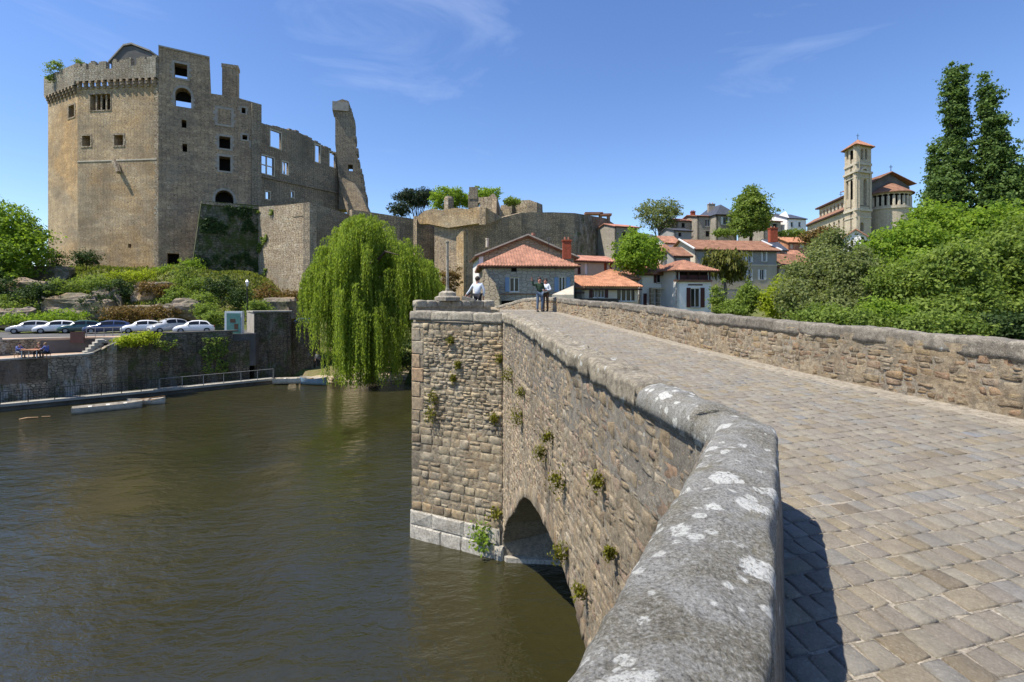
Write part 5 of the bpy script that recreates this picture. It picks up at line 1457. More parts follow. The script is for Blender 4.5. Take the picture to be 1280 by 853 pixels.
# ================================================================ people
def person(label, loc, rot=0.0, height=1.72, pose=None, top='cloth_white', legs='cloth_jean', hair='hair_dark', skin='skin', cat='person', long_sleeve=True, shoes='cloth_dark', group=None):
    """one skinned body, clothes and hair as its children; faces -y before rotation"""
    J = {'pel': (0, 0, .96), 'bel': (0, 0, 1.10), 'che': (0, .01, 1.30), 'nek': (0, .015, 1.46), 'hd0': (0, 0, 1.54), 'hd1': (0, -.005, 1.63), 'hd2': (0, .01, 1.70),
         'sL': (.18, .01, 1.42), 'eL': (.24, .02, 1.14), 'wL': (.25, -.06, .90), 'sR': (-.18, .01, 1.42), 'eR': (-.24, .02, 1.14), 'wR': (-.25, -.06, .90),
         'hL': (.095, 0, .92), 'kL': (.11, -.02, .50), 'aL': (.11, .02, .08), 'tL': (.12, -.15, .03), 'hR': (-.095, 0, .92), 'kR': (-.11, -.02, .50), 'aR': (-.11, .02, .08), 'tR': (-.12, -.15, .03)}
    J.update(pose or {})
    J = {k: Vector(v) for k, v in J.items()}
    rad = {'pel': .135, 'bel': .125, 'che': .14, 'nek': .055, 'hd0': .075, 'hd1': .098, 'hd2': .07, 'sL': .06, 'eL': .042, 'wL': .028, 'hL': .085, 'kL': .055, 'aL': .038, 'tL': .03}
    for k in ('s', 'e', 'w', 'h', 'k', 'a', 't'): rad[k + 'R'] = rad[k + 'L']
    E = [('pel', 'bel'), ('bel', 'che'), ('che', 'nek'), ('nek', 'hd0'), ('hd0', 'hd1'), ('hd1', 'hd2'), ('che', 'sL'), ('sL', 'eL'), ('eL', 'wL'), ('che', 'sR'), ('sR', 'eR'), ('eR', 'wR'),
         ('pel', 'hL'), ('hL', 'kL'), ('kL', 'aL'), ('aL', 'tL'), ('pel', 'hR'), ('hR', 'kR'), ('kR', 'aR'), ('aR', 'tR')]
    JJ = dict(J); RR = dict(rad); EE = list(E)
    for s, sg_ in (('L', 1), ('R', -1)):                       # palm, four fingers, thumb
        d = (J['w' + s] - J['e' + s]).normalized(); side = d.cross(Vector((0, 1, .2))).normalized()
        JJ['p' + s] = J['w' + s] + d * .08; RR['p' + s] = .03; EE.append(('w' + s, 'p' + s))
        for f in range(4):
            q = JJ['p' + s] + side * (f - 1.5) * .02; l = (.07, .08, .075, .06)[f]
            JJ[f'f{s}{f}'] = q + d * l * .6 + Vector((0, -.01, 0)); JJ[f'g{s}{f}'] = q + d * l + Vector((0, -.03, -.0)); RR[f'f{s}{f}'] = .010; RR[f'g{s}{f}'] = .008
            EE += [('p' + s, f'f{s}{f}'), (f'f{s}{f}', f'g{s}{f}')]
        JJ['th' + s] = J['w' + s] + d * .05 + side * .05; RR['th' + s] = .011; EE.append(('w' + s, 'th' + s))
    JJ['nose'] = J['hd1'] + Vector((0, -.112, -.015)); RR['nose'] = .014; EE.append(('hd1', 'nose'))
    for s_, x in (('a', .088), ('b', -.088)): JJ['ear' + s_] = J['hd1'] + Vector((x, .01, -.01)); RR['ear' + s_] = .018; EE.append(('hd1', 'ear' + s_))
    k = height / 1.74
    t = thing('person', label, cat, loc, group, None, True, rot)
    def skin_obj(name, js, es, rr, mat):
        me_ = bpy.data.meshes.new(name); idx = {n: i for i, n in enumerate(js)}
        me_.from_pydata([tuple(JJ[n] * k) for n in js], [(idx[a], idx[b]) for a, b in es], [])
        me_.materials.append(MATS[mat]); o = link(name, me_, t)
        o.modifiers.new('skin', 'SKIN')
        for i, n in enumerate(js):
            me_.skin_vertices[0].data[i].radius = (rr[n] * k,) * 2
        me_.skin_vertices[0].data[0].use_root = True
        sb = o.modifiers.new('sub', 'SUBSURF'); sb.levels = 1; sb.render_levels = 1
        o.modifiers['skin'].use_smooth_shade = True
        return o
    skin_obj('body', list(JJ), EE, RR, skin)
    up = {n: rad[n] + .018 for n in rad}; up['sL'] = up['sR'] = .085; up['che'] = .165; up['bel'] = .15; up['pel'] = .155
    js = ['pel', 'bel', 'che', 'sL', 'eL', 'sR', 'eR'] + (['wL', 'wR'] if long_sleeve else [])
    es = [e for e in E if e[0] in js and e[1] in js]
    skin_obj('shirt', js, es, up, top)
    lg = {n: rad[n] + .02 for n in rad}; lg['pel'] = .15; lg['hL'] = lg['hR'] = .11
    js = ['pel', 'hL', 'kL', 'aL', 'hR', 'kR', 'aR']; skin_obj('trousers', js, [e for e in E if e[0] in js and e[1] in js], lg, legs)
    for s in 'LR':
        m_ = MB(); m_.tube([JJ['a' + s] * k + Vector((0, .05, -.03)), JJ['a' + s] * k + Vector((0, -.04, -.035)), JJ['t' + s] * k + Vector((0, -.03, 0))], [.045, .055, .035], 8); m_.build('shoe', shoes, t, True)
    bm_ = bmesh.new(); bmesh.ops.create_icosphere(bm_, subdivisions=2, radius=1)
    h = J['hd1'] * k
    for v_ in bm_.verts:
        c_ = v_.co.copy(); v_.co = Vector((c_.x * .108, c_.y * .112 + .028, c_.z * .115 + .045)) * k + h
    me_ = bpy.data.meshes.new('hair'); bm_.to_mesh(me_); bm_.free(); finish(me_, hair, None, True); link('hair', me_, t)
    return t
rz27 = road_z(26.6)
pa = P(674.5, 388, 26.6)
person('person in dark green jacket and jeans raising one arm on the bridge crest', (pa.x, pa.y, rz27), R(15), 1.76, {'eR': (-.36, -.1, 1.34), 'wR': (-.44, -.12, 1.60), 'wL': (.14, -.22, 1.12), 'kL': (.12, -.08, .5), 'aL': (.12, -.02, .08)}, 'cloth_green', 'cloth_jean', 'hair_dark', 'skin_red')
pb = P(682, 388, 26.9)
person('person in pale top and brown trousers standing close beside the arm-raiser', (pb.x, pb.y, road_z(26.9)), R(-20), 1.68, {'wL': (.12, -.24, 1.15), 'eL': (.3, -.02, 1.16), 'wR': (-.1, -.2, 1.1)}, 'cloth_white', 'cloth_brown', 'hair_dark', 'skin_red')
bgk = MB(); 
pc_ = P(597, 380, 22.3)
person('person in white shirt with one arm out, leaning by the bridge pier', (pc_.x, pc_.y, 8.42), R(165), 1.74, {'eR': (-.30, .0, 1.16), 'eL': (.36, -.05, 1.18), 'wL': (.55, -.12, .98)}, 'cloth_white', 'cloth_dark', 'hair_dark')
pd = P(586, 385, 22.9)
person('person in dark clothes half hidden left of the white shirt', (pd.x, pd.y, 8.0), R(100), 1.5, None, 'cloth_dark', 'cloth_brown', 'hair_dark')
bp2 = thing('backpack', 'small dark backpack hanging on the back of the white shirt', 'backpack', (pc_.x, pc_.y, 9.5))
sit = {'pel': (0, .1, .50), 'bel': (0, .1, .66), 'che': (0, .04, .88), 'nek': (0, .0, 1.04), 'hd0': (0, -.04, 1.12), 'hd1': (0, -.06, 1.20), 'hd2': (0, -.05, 1.28), 'sL': (.18, .03, .99), 'sR': (-.18, .03, .99),
       'eL': (.25, -.1, .78), 'eR': (-.25, -.1, .78), 'wL': (.12, -.34, .80), 'wR': (-.12, -.34, .80), 'hL': (.1, .06, .50), 'hR': (-.1, .06, .50), 'kL': (.13, -.38, .50), 'kR': (-.13, -.38, .50), 'aL': (.13, -.36, .08), 'aR': (-.13, -.36, .08), 'tL': (.13, -.52, .03), 'tR': (-.13, -.52, .03)}
COL.objects.unlink(bp2); bpy.data.objects.remove(bp2)
TB = P(38, 446, 45.3); TZ = 4.22
tab = thing('cafe_table', 'small orange-brown wooden table on the riverside terrace', 'table', (TB.x + .2, TB.y, TZ))
mb = MB(); mb.box((TB.x + .2, TB.y, TZ + .72), (.75, .4, .03)); mb.build('table_top', 'clay_orange', tab)
for sx_ in (-1, 1):
    for sy_ in (-1, 1): mb = MB(); mb.bar((TB.x + .2 + sx_ * .66, TB.y + sy_ * .33, TZ), (TB.x + .2 + sx_ * .66, TB.y + sy_ * .33, TZ + .7), .03, 5); mb.build('leg', 'frame_white', tab)
person('person in blue and white top sitting at the left end of the terrace table', (TB.x - 1.0, TB.y, TZ), R(90), 1.75, sit, 'cloth_blue', 'cloth_grey', 'hair_dark')
person('person with fair hair sitting behind the terrace table', (TB.x + .1, TB.y + .75, TZ), R(0), 1.75, sit, 'cloth_brown', 'cloth_dark', 'hair_fair')
person('person in violet blue top at the right end of the terrace table', (TB.x + 1.35, TB.y, TZ), R(-90), 1.75, sit, 'cloth_blue', 'cloth_dark', 'hair_fair')
for i, (dx, dy, lb) in enumerate(((-1.1, 0, 'low stool under the leftmost seated person'), (.1, .85, 'low stool behind the terrace table'), (1.45, 0, 'low stool at the right end of the table'))):
    s_ = thing('stool', lb, 'stool', (TB.x + dx, TB.y + dy, TZ), 'stools round the terrace table')
    mb = MB(); mb.box((TB.x + dx, TB.y + dy, TZ + .34), (.2, .2, .025)); mb.build('seat', 'wood', s_)
    for a_ in (-1, 1):
        for c_ in (-1, 1): mb = MB(); mb.bar((TB.x + dx + a_ * .16, TB.y + dy + c_ * .16, TZ), (TB.x + dx + a_ * .16, TB.y + dy + c_ * .16, TZ + .33), .02, 4); mb.build('leg', 'wood', s_)
pe = P(397, 458, 60.5)
person('person in grey clothes standing on the landing beside the willow', (pe.x, pe.y, land_z(pe.x, pe.y) + .25), R(20), 1.75, None, 'cloth_grey', 'cloth_dark', 'hair_dark')

# ================================================================ houses
def roof_slope(poly, down, mat, parent, pitch=.24, name='roof', r=.07, tiles=True, mbs=None):
    """a planar roof slope: slab with half-round tile rows running down it"""
    pv = [Vector(p) for p in poly]; n = (pv[1] - pv[0]).cross(pv[2] - pv[0]).normalized()
    if n.z < 0: n = -n
    mb_ = mbs or MB()
    k = len(pv)
    vs = pv + [p - n * .1 for p in pv]
    mb_.add(vs, [tuple(range(k)), tuple(range(2 * k - 1, k - 1, -1))] + [(i, (i + 1) % k, k + (i + 1) % k, k + i) for i in range(k)])
    if tiles:
        d = Vector(down); d = (d - n * d.dot(n)).normalized(); h = n.cross(d).normalized()
        us = [p.dot(h) for p in pv]; u = min(us) + pitch / 2
        while u < max(us):
            ts = []
            for i in range(k):
                a, b_ = pv[i], pv[(i + 1) % k]; ua, ub = a.dot(h), b_.dot(h)
                if (ua - u) * (ub - u) < 0: ts.append((a.lerp(b_, (u - ua) / (ub - ua))))
            if len(ts) == 2:
                a, b_ = sorted(ts, key=lambda q: q.dot(d)); o = len(mb_.v); b_ = b_ + d * .04
                for q in (a, b_):
                    for ang in (0, 60, 120, 180): mb_.v.append(tuple(q + h * r * math.cos(R(ang)) + n * (r * math.sin(R(ang)) + .003)))
                for j in range(3): mb_.f.append((o + j, o + j + 1, o + 4 + j + 1, o + 4 + j)); mb_.t.append(.5)
                mb_.f.append((o + 4, o + 5, o + 6, o + 7)); mb_.t.append(.5)
            u += pitch
    if mbs is None: return mb_.build(name, mat, parent)

def add_window(pl, par, u0, u1, z0, z1, frame='frame_white', bars=1, shut=None, sill=True, pane='glass', inset=.14):
    mb_ = MB(); w = .07
    for (a, b_, c, d) in ((u0, u0 + w, z0, z1), (u1 - w, u1, z0, z1), (u0 + w, u1 - w, z0, z0 + w), (u0 + w, u1 - w, z1 - w, z1)): box_on(mb_, pl, a, b_, c, d, -inset + .05, .5, -inset)
    for k in range(bars):
        u = u0 + (u1 - u0) * (k + 1) / (bars + 1); box_on(mb_, pl, u - .04, u + .04, z0 + w, z1 - w, -inset + .045, .5, -inset + .01)
    wnd = mb_.build('window', frame, par)
    m2 = MB(); box_on(m2, pl, u0, u1, z0, z1, -inset - .01, .5, -inset - .05); m2.build('pane', pane, wnd)
    if sill: m2 = MB(); box_on(m2, pl, u0 - .08, u1 + .08, z0 - .1, z0, .07, .5, -.1); m2.build('sill', 'dressed_stone', wnd)
    if shut:
        sw = (u1 - u0) * .5
        for (a, b_) in ((u0 - sw - .02, u0 - .02), (u1 + .02, u1 + sw + .02)): m2 = MB(); box_on(m2, pl, a, b_, z0, z1, .06, .5, .01); m2.build('shutter', shut, par)
    return wnd

def house(name, label, A, B, zb, ze, depth, roof, wall='render_white', tile='clay_tile', wins=(), cat='house', over=.35, side_wall=None, side_holes=(), ridge=None, tiles=True, eave='timber_dark', pitch=.24):
    """A, B: plan points of the front face (left, right); wins: (x0,y0,x1,y1,kind) in photograph pixels"""
    pl = Plane(A, B); t = thing(name, label, cat, (A.x, A.y, zb)); L = pl.L
    if pl.n.y > 0: raise ValueError(name)
    def W(u, v, z): q = pl.pt(u, z, -v); return q
    hs_ = [rect_px(pl, *w[:4]) for w in wins]
    rd = ridge if ridge is not None else min(depth, L) * .22
    mb_ = MB(); out = rect(0, L, zb, ze)
    if roof == 'front': out = [(0, zb), (L, zb), (L, ze), (L / 2, ze + rd), (0, ze)]
    panel(mb_, pl, out, [rect(*h) for h in hs_], .3); mb_.build('front_wall', wall, t)
    sw = side_wall or wall
    for (a, b_) in (((L, 0.0), (L, depth)), ((L, depth), (0, depth)), ((0, depth), (0, 0.0))):
        pa_, pb_ = W(a[0], a[1], 0), W(b_[0], b_[1], 0); p2_ = Plane(pa_, pb_); o_ = rect(0.001, p2_.L, zb, ze)
        if roof == 'side' and a[0] == b_[0]: o_ = [(0.001, zb), (p2_.L, zb), (p2_.L, ze), (p2_.L / 2, ze + rd), (0.001, ze)]
        if roof == 'front' and a[1] == b_[1]: o_ = [(0.001, zb), (p2_.L, zb), (p2_.L, ze), (p2_.L / 2, ze + rd), (0.001, ze)]
        m2 = MB(); panel(m2, p2_, o_, (), .3); m2.build('side_wall', sw, t)
    m2 = MB(); m2.add([W(.3, .3, ze - .25), W(L - .3, .3, ze - .25), W(L - .3, depth - .3, ze - .25), W(.3, depth - .3, ze - .25)], [(0, 1, 2, 3)]); m2.build('ceiling', 'void_shade', t)
    D = depth; s_ = rd / (D / 2) if roof in ('side', 'hip') else rd / (L / 2)
    zo = ze - over * s_ + .03; dn = -Vector((pl.n.x, pl.n.y, 0)); ud = Vector((pl.d.x, pl.d.y, 0))
    M2 = MB()
    if roof == 'side':
        roof_slope([W(-over, -over, zo), W(L + over, -over, zo), W(L + over, D / 2, ze + rd + .03), W(-over, D / 2, ze + rd + .03)], -dn - Vector((0, 0, 1)), tile, t, pitch, mbs=M2, tiles=tiles)
        roof_slope([W(-over, D + over, zo), W(L + over, D + over, zo), W(L + over, D / 2, ze + rd + .03), W(-over, D / 2, ze + rd + .03)], dn - Vector((0, 0, 1)), tile, t, pitch, mbs=M2, tiles=False)
    elif roof == 'front':
        roof_slope([W(-over, -over, zo), W(L / 2, -over, ze + rd + .03), W(L / 2, D, ze + rd + .03), W(-over, D, zo)], -ud - Vector((0, 0, 1)), tile, t, pitch, mbs=M2, tiles=tiles)
        roof_slope([W(L + over, -over, zo), W(L / 2, -over, ze + rd + .03), W(L / 2, D, ze + rd + .03), W(L + over, D, zo)], ud - Vector((0, 0, 1)), tile, t, pitch, mbs=M2, tiles=tiles)
    elif roof == 'shed':
        roof_slope([W(-over, -over, ze + .02), W(L + over, -over, ze + .02), W(L + over, D, ze + rd), W(-over, D, ze + rd)], -dn - Vector((0, 0, 1)), tile, t, pitch, mbs=M2, tiles=tiles)
    elif roof == 'hip':
        h_ = min(D, L) / 2; r0 = (h_, D / 2) if L >= D else (L / 2, h_); r1 = (L - h_, D / 2) if L >= D else (L / 2, D - h_)
        zr = ze + rd; s2 = over * rd / h_; zo = ze - s2 + .03
        c = [W(-over, -over, zo), W(L + over, -over, zo), W(L + over, D + over, zo), W(-over, D + over, zo)]; a_, b_ = W(r0[0], r0[1], zr), W(r1[0], r1[1], zr)
        if L >= D: fs_q = (([c[0], c[1], b_, a_], -dn), ([c[1], c[2], b_], ud), ([c[2], c[3], a_, b_], dn), ([c[3], c[0], a_], -ud))
        else: fs_q = (([c[0], c[1], a_], -dn), ([c[1], c[2], b_, a_], ud), ([c[2], c[3], b_], dn), ([c[3], c[0], a_, b_], -ud))
        for q, d_ in fs_q: roof_slope(q, d_ - Vector((0, 0, 1)), tile, t, pitch, mbs=M2, tiles=tiles)
    M2.build('roof', tile, t)
    if roof in ('side', 'hip', 'shed'):
        m2 = MB(); box_on(m2, pl, -over * .8, L + over * .8, zo - .2, zo - .05, over * .85, .5, over * .6); m2.build('eave_board', eave, t)
    for w, h in zip(wins, hs_):
        kind = w[4]
        if kind == 'door': m2 = MB(); box_on(m2, pl, *h, -.15, .5, -.22); m2.build('door', w[5] if len(w) > 5 else 'shutter_brown', t)
        elif kind == 'void': m2 = MB(); box_on(m2, pl, *h, -.2, .5, -.28); m2.build('opening', 'void_shade', t)
        else: add_window(pl, t, *h, frame='frame_white', bars=w[6] if len(w) > 6 else 1, shut=(w[5] if len(w) > 5 else None))
    return t, pl, W
def chimney(par, p, w, d, h, mat='brick_red', rot=0):
    m_ = MB(); m_.box((p[0], p[1], p[2] + h / 2), (w / 2, d / 2, h / 2), rot); m_.box((p[0], p[1], p[2] + h + .06), (w / 2 + .06, d / 2 + .06, .06), rot)
    c_ = m_.build('chimney', mat, par)
    m_ = MB()
    for s in (-1, 1): m_.bar((p[0] + s * w * .22, p[1], p[2] + h + .1), (p[0] + s * w * .22, p[1], p[2] + h + .4), .1, 6)
    m_.build('chimney_pot', 'clay_tile', c_)

# grey stone house by the bridge end, with the bigger roof behind it
A, B = G(604, 44.5), G(718, 45.3)
t, pl, W = house('stone_house', 'grey stone house with orange hipped tile roof at the bridge end', A, B, 6.5, Z(330, 45), 9.0, 'hip', 'grey_rubble', 'clay_tile',
    [(637, 347, 649, 365, 'w', None, 1), (698.5, 346, 707, 365, 'w', None, 1), (639, 333, 646, 340, 'void'), (625, 376, 643, 384, 'void')], over=.45, side_wall='tan_rubble', ridge=2.1, pitch=.26)
for (x0, x1) in ((631.5, 636.5), (693, 698), (707.8, 712.5)):
    q = rect_px(pl, x0, 347, x1, 365); mb = MB(); box_on(mb, pl, *q, .06, .5, .01); mb.build('shutter', 'shutter_blue', t)
chimney(t, P(708.5, 324, 46.5), .75, .6, 1.6)
for px, py in ((630, 302), (666, 297)):
    pass
mb = MB(); q = rect_px(pl, 604, 367.5, 716, 368.5); box_on(mb, pl, *q, .08, .5, -.02); mb.build('string_course', 'clay_old', t)
for k in range(9): q = rect_px(pl, 604, 340 + k * 5, 606.5 + (k % 2), 344 + k * 5); mb = MB(); box_on(mb, pl, *q, .03, .5, -.02); mb.build('quoin', 'dressed_stone', t)
A = G(598.5, 55); B = A + Vector((.986, .167)) * 10.6
bg_, pl, W = house('gabled_barn', 'large building with low brown gable behind the grey stone house', A, B, 6.5, Z(320, 55), 7, 'front', 'tan_rubble', 'clay_old', [], ridge=2.2, over=.4, side_wall='render_white', eave='dressed_stone')
mb = MB(); L_ = pl.L; ze_ = Z(320, 55)
for (a, b_) in (((-.5, ze_ - .12), (L_ / 2, ze_ + 2.28)), ((L_ / 2, ze_ + 2.28), (L_ + .5, ze_ - .12))):
    q = [pl.pt(a[0], a[1], .55), pl.pt(b_[0], b_[1], .55), pl.pt(b_[0], b_[1] + .16, .55), pl.pt(a[0], a[1] + .16, .55)]; q2 = [p + Vector((0, .5, 0)) for p in q]
    mb.add(q + q2, [(0, 1, 2, 3), (3, 2, 6, 7), (0, 4, 5, 1), (4, 7, 6, 5), (1, 5, 6, 2), (0, 3, 7, 4)])
mb.build('verge', 'dressed_stone', bg_)
q = rect_px(pl, 598.6, 321, 604, 386); mb = MB(); box_on(mb, pl, *q, .05, .5, -.02); mb.build('rendered_strip', 'render_white', bg_)
mb = MB(); p = P(609, 306, 57); mb.lathe(p, [(.18, -.3), (.16, .5), (.2, .55), (.2, .7)], 8); mb.build('chimney_pot', 'dressed_stone', bg_)
mb = MB(); p = P(666.5, 298, 58); mb.lathe(p, [(.22, -.3), (.2, .3), (.24, .35), (.22, .6)], 8); mb.build('chimney_pot', 'clay_pink', bg_)
an = thing('roof_aerial', 'thin television aerial above the orange roof of the stone house', 'aerial', P(686, 312, 50))
mb = MB(); a = P(686, 314, 50); b_ = P(686, 296, 50); mb.bar(a, b_, .03, 4); mb.build('mast', 'metal_dark', an)
mb = MB(); mb.bar(P(683, 298.5, 50), P(688.5, 297, 50), .03, 4); mb.bar(P(684, 300.5, 50), P(688, 300, 50), .025, 4); mb.build('antenna', 'metal_grey', an)
# porch roof low right of stone house, wedge of shed roof
wd = thing('lean_to', 'small pale lean-to roof against the foot of the stone house', 'lean-to', P(708, 372, 43))
mb = MB(); mb.add([P(690, 368.5, 43), P(717, 357, 44.5), P(717, 368.5, 43), P(690, 369.5, 43), P(717, 385, 43), P(690, 385, 43)], [(0, 1, 2), (3, 2, 4, 5), (0, 2, 3)]); mb.build('roof', 'dressed_stone', wd)
# rubble garden wall corner at left foot
rw_ = thing('rubble_corner', 'sunlit rubble wall end at the left foot of the stone house', 'wall', P(612, 395, 43))
mb = MB(); pl = Plane(G(603, 43.5), G(624.5, 43.0)); panel(mb, pl, poly_px(pl, [(603, 402), (624.5, 400), (624.5, 372), (619, 356), (611, 347), (606, 336), (603, 338)]), (), .4); mb.build('wall', 'tan_rubble', rw_)
# long low pink roofed house behind
house('long_house', 'long low building with pink tile roof behind the stone house', G(700, 60), G(769, 63), 7, Z(325.5, 61.5), 5, 'side', 'render_beige', 'clay_pink',
      [(722, 330, 726, 343, 'door', 'shutter_brown'), (731, 329, 735, 343, 'door', 'render_white'), (755, 329, 759, 340, 'door', 'brick_red'), (762, 329, 765, 340, 'door', 'brick_red')], ridge=.75, tiles=True)
# low shed house with orange roof
t, pl, W = house('low_cottage', 'single-storey cream cottage with bright orange tile roof beside the bridge', G(727, 49.2), G(797, 50.5), 7.4, Z(358.5, 50), 4.2, 'shed', 'render_cream', 'clay_orange',
      [(741, 362, 747, 372.5, 'w', None, 1), (747.5, 362, 756, 372.5, 'w', None, 1), (771, 361.5, 795, 377, 'w', None, 3)], ridge=1.25, over=.4)
for x0, x1 in ((736.5, 741), (756, 760)): q = rect_px(pl, x0, 362, x1, 372.5); mb = MB(); box_on(mb, pl, *q, .05, .5, .01); mb.build('shutter', 'shutter_brown', t)
mb = MB(); q = rect_px(pl, 722, 373.5, 768, 379.5); box_on(mb, pl, *q, 1.0, .5, .6); mb.build('planter_wall', 'metal_dark', t)
house('back_cottage', 'small hipped orange roof behind the low cottage', G(752, 54.5), G(796, 55.5), 7.4, Z(347, 55), 4.5, 'hip', 'render_cream', 'clay_orange', [], ridge=1.0, over=.3)
house('dark_outhouse', 'small outhouse with end of clay roof left of the low cottage', G(719, 47.5), G(727, 48.5), 7.4, Z(360, 48), 3, 'shed', 'render_dark', 'clay_old', [], ridge=.9, over=.25)

# white two-storey house with hipped roofs
t, pl, W = house('white_house', 'white two-storey house with brown shutters and hipped orange roof', G(800, 58), G(842, 58.6), 7.5, Z(338, 58), 6.5, 'hip', 'render_white', 'clay_tile',
      [(821, 340, 831, 354, 'w', None, 1), (804, 367, 809, 383, 'door', 'shutter_brown'), (829, 366, 838, 384, 'void')], over=.6, ridge=1.45)
for x0, x1 in ((817, 820.7), (831.3, 836)): q = rect_px(pl, x0, 339.5, x1, 354); mb = MB(); box_on(mb, pl, *q, .06, .5, .01); mb.build('shutter', 'shutter_brown', t)
mb = MB(); q = rect_px(pl, 811, 360, 848, 361.5); box_on(mb, pl, *q, .9, .5, -.05); mb.build('balcony_slab', 'render_cream', t)
for px in (811.5, 819.5):
    for j in range(4):
        q = rect_px(pl, px - 1.8, 362 + j * 5.5, px + 1.8, 367 + j * 5.5); mb = MB(); box_on(mb, pl, *q, .85 + (j % 2) * .04, .5, .45); mb.build('pillar_stone', 'tan_rubble', t)
t2, pl, W = house('white_house_wing', 'white projecting wing with dark red loggia above tall shuttered doors', G(846, 55), G(888.5, 55.8), 7.5, Z(335, 55.4), 6.0, 'hip', 'render_white', 'clay_tile',
      [(863.5, 360.5, 875, 384.5, 'w', None, 1), (846, 338, 887, 350.5, 'void')], over=.65, ridge=1.0)
q = rect_px(pl, 842, 350, 889, 352.5); mb = MB(); box_on(mb, pl, *q, .25, .5, -.05); mb.build('balcony_slab', 'clay_old', t2)
for px in (847, 860, 874, 887): q = rect_px(pl, px - 1, 337, px + 1, 350.5); mb = MB(); box_on(mb, pl, *q, .06, .5, -.15); mb.build('post', 'timber_dark', t2)
q = rect_px(pl, 847, 344, 887, 350.5); mb = MB(); box_on(mb, pl, *q, -.02, .5, -.1); mb.build('loggia_panel', 'shutter_brown', t2)
for x0, x1 in ((858, 863), (875.5, 880.5)): q = rect_px(pl, x0, 360, x1, 384.5); mb = MB(); box_on(mb, pl, *q, .06, .5, .01); mb.build('shutter', 'shutter_brown', t2)
mb = MB(); q = rect_px(pl, 860, 355.5, 878, 357); box_on(mb, pl, *q, .05, .5, -.02); mb.build('lintel_moulding', 'shutter_brown', t2)

# big brown roofed house
t, pl, W = house('brown_roof_house', 'wide two-storey house with long brown tile roof and white shutters', G(870, 74), G(971, 76), 8.5, Z(311.5, 75), 8.5, 'side', 'render_grey', 'clay_old',
      [(881, 315, 886, 328, 'w', None, 1), (934, 314, 938.5, 328, 'w', 'shutter_white', 1), (953.5, 314, 957, 327, 'w', 'shutter_white', 1), (934.5, 337, 938.5, 351, 'w', 'shutter_white', 1), (950, 337, 955, 350, 'w', 'shutter_white', 1)], over=.5, ridge=1.75, side_wall='render_cream', pitch=.3)
q = rect_px(pl, 870.2, 331.5, 971, 362); mb = MB(); box_on(mb, pl, q[0], q[1], q[2], q[3], .012, .5, -.02); 
band = [rect_px(pl, *r) for r in ((934.5, 337, 938.5, 351), (950, 337, 955, 350))]
mb = MB(); panel(mb, pl, rect(.05, pl.L, q[2], q[3]), [rect(*r) for r in band], .03, .02); mb.build('ground_floor_wall', 'render_beige', t)
q = rect_px(pl, 870, 330.5, 971, 332); mb = MB(); box_on(mb, pl, *q, .1, .5, -.02); mb.build('string_course', 'render_cream', t)
chimney(t, P(966, 303, 77), 1.1, .8, 2.0)
mb = MB()
for sgn, uu in ((-1, -.5), (1, pl.L + .5)):
    a = W(uu, -.5, Z(311.5, 75) - .1); b_ = W(uu, 4.25, Z(311.5, 75) + 1.85); mb.bar(a, b_, .13, 4)
mb.build('verge', 'frame_white', t)

# houses right of it
t, pl, W = house('red_roof_house', 'low house with red tile roof right of the wide brown roof', G(972, 78), G(1013, 79), 9, Z(332, 78.5), 6, 'side', 'render_beige', 'clay_old', [(981, 338, 989, 346, 'void'), (993, 338, 999, 346, 'void')], ridge=2.0, over=.35)
house('dormer_house', 'pink-brown tiled roof above the low red-roofed house', G(978, 86), G(1012, 87), 10, Z(325, 86.5), 6, 'side', 'clay_pink', 'clay_tile', [(1000, 317.5, 1002, 323, 'void')][:0], ridge=1.9, over=.3)
house('orange_roof_cottage', 'small cottage with bright orange roof and two pale window panels', G(986, 91), G(1016, 92), 11, Z(302.5, 91), 6, 'side', 'clay_orange', 'clay_orange', [(986.8, 305, 992, 311, 'door', 'render_cream'), (1000, 305, 1006, 310, 'door', 'render_cream')], ridge=1.2, over=.3)
house('dark_gable_house', 'narrow dark slate-roofed building right of the red chimney', G(969, 84), G(984, 84.5), 10, Z(312, 84), 6, 'side', 'render_grey', 'slate', [(975, 316, 981, 323, 'void')], ridge=2.0, over=.2, tiles=False)
# uphill row
house('left_hill_house', 'pale house with clay roof at the end of the ramparts', G(769, 104), G(797, 106), 12, Z(283.5, 105), 8, 'side', 'house_stone', 'clay_pink', [(778, 290, 782, 296, 'void')], ridge=1.0, over=.3)
house('clay_roof_row', 'low clay-roofed building left of the stone hill houses', G(846, 102), G(873, 103), 14, Z(276, 102.5), 7, 'side', 'house_stone', 'clay_pink', [(852, 279, 856, 285, 'void')], ridge=.9, over=.3)
t, pl, W = house('stone_hill_house', 'plain stone hill house with one white window', G(872, 100), G(896, 100.5), 14, Z(270, 100), 8, 'side', 'house_stone', 'clay_old', [(881.5, 274, 887, 283, 'w', None, 1), (882, 289, 887, 296, 'void')], ridge=.8, over=.3)
chimney(t, P(889, 266, 103), 1.3, .8, 1.6, 'house_stone')
chimney(t, P(866, 274, 103), .8, .7, 1.4, 'brick_red')
t, pl, W = house('slate_roof_house', 'tall stone house with dark slate roof on the hill', G(895.5, 98), G(921, 98.6), 14, Z(266.5, 98), 9, 'hip', 'house_stone', 'slate', [(904, 271.5, 909.5, 281, 'w', 'shutter_white', 1), (904, 288, 909, 294, 'w', None, 1)], ridge=2.1, over=.3, tiles=False)
house('dark_slate_barn', 'low grey-roofed barn below the hilltop houses', G(843, 96), G(864, 97), 13, Z(288, 96.5), 5, 'side', 'render_grey', 'slate', [(848, 291, 852, 296, 'void')], ridge=.7, over=.3, tiles=False)
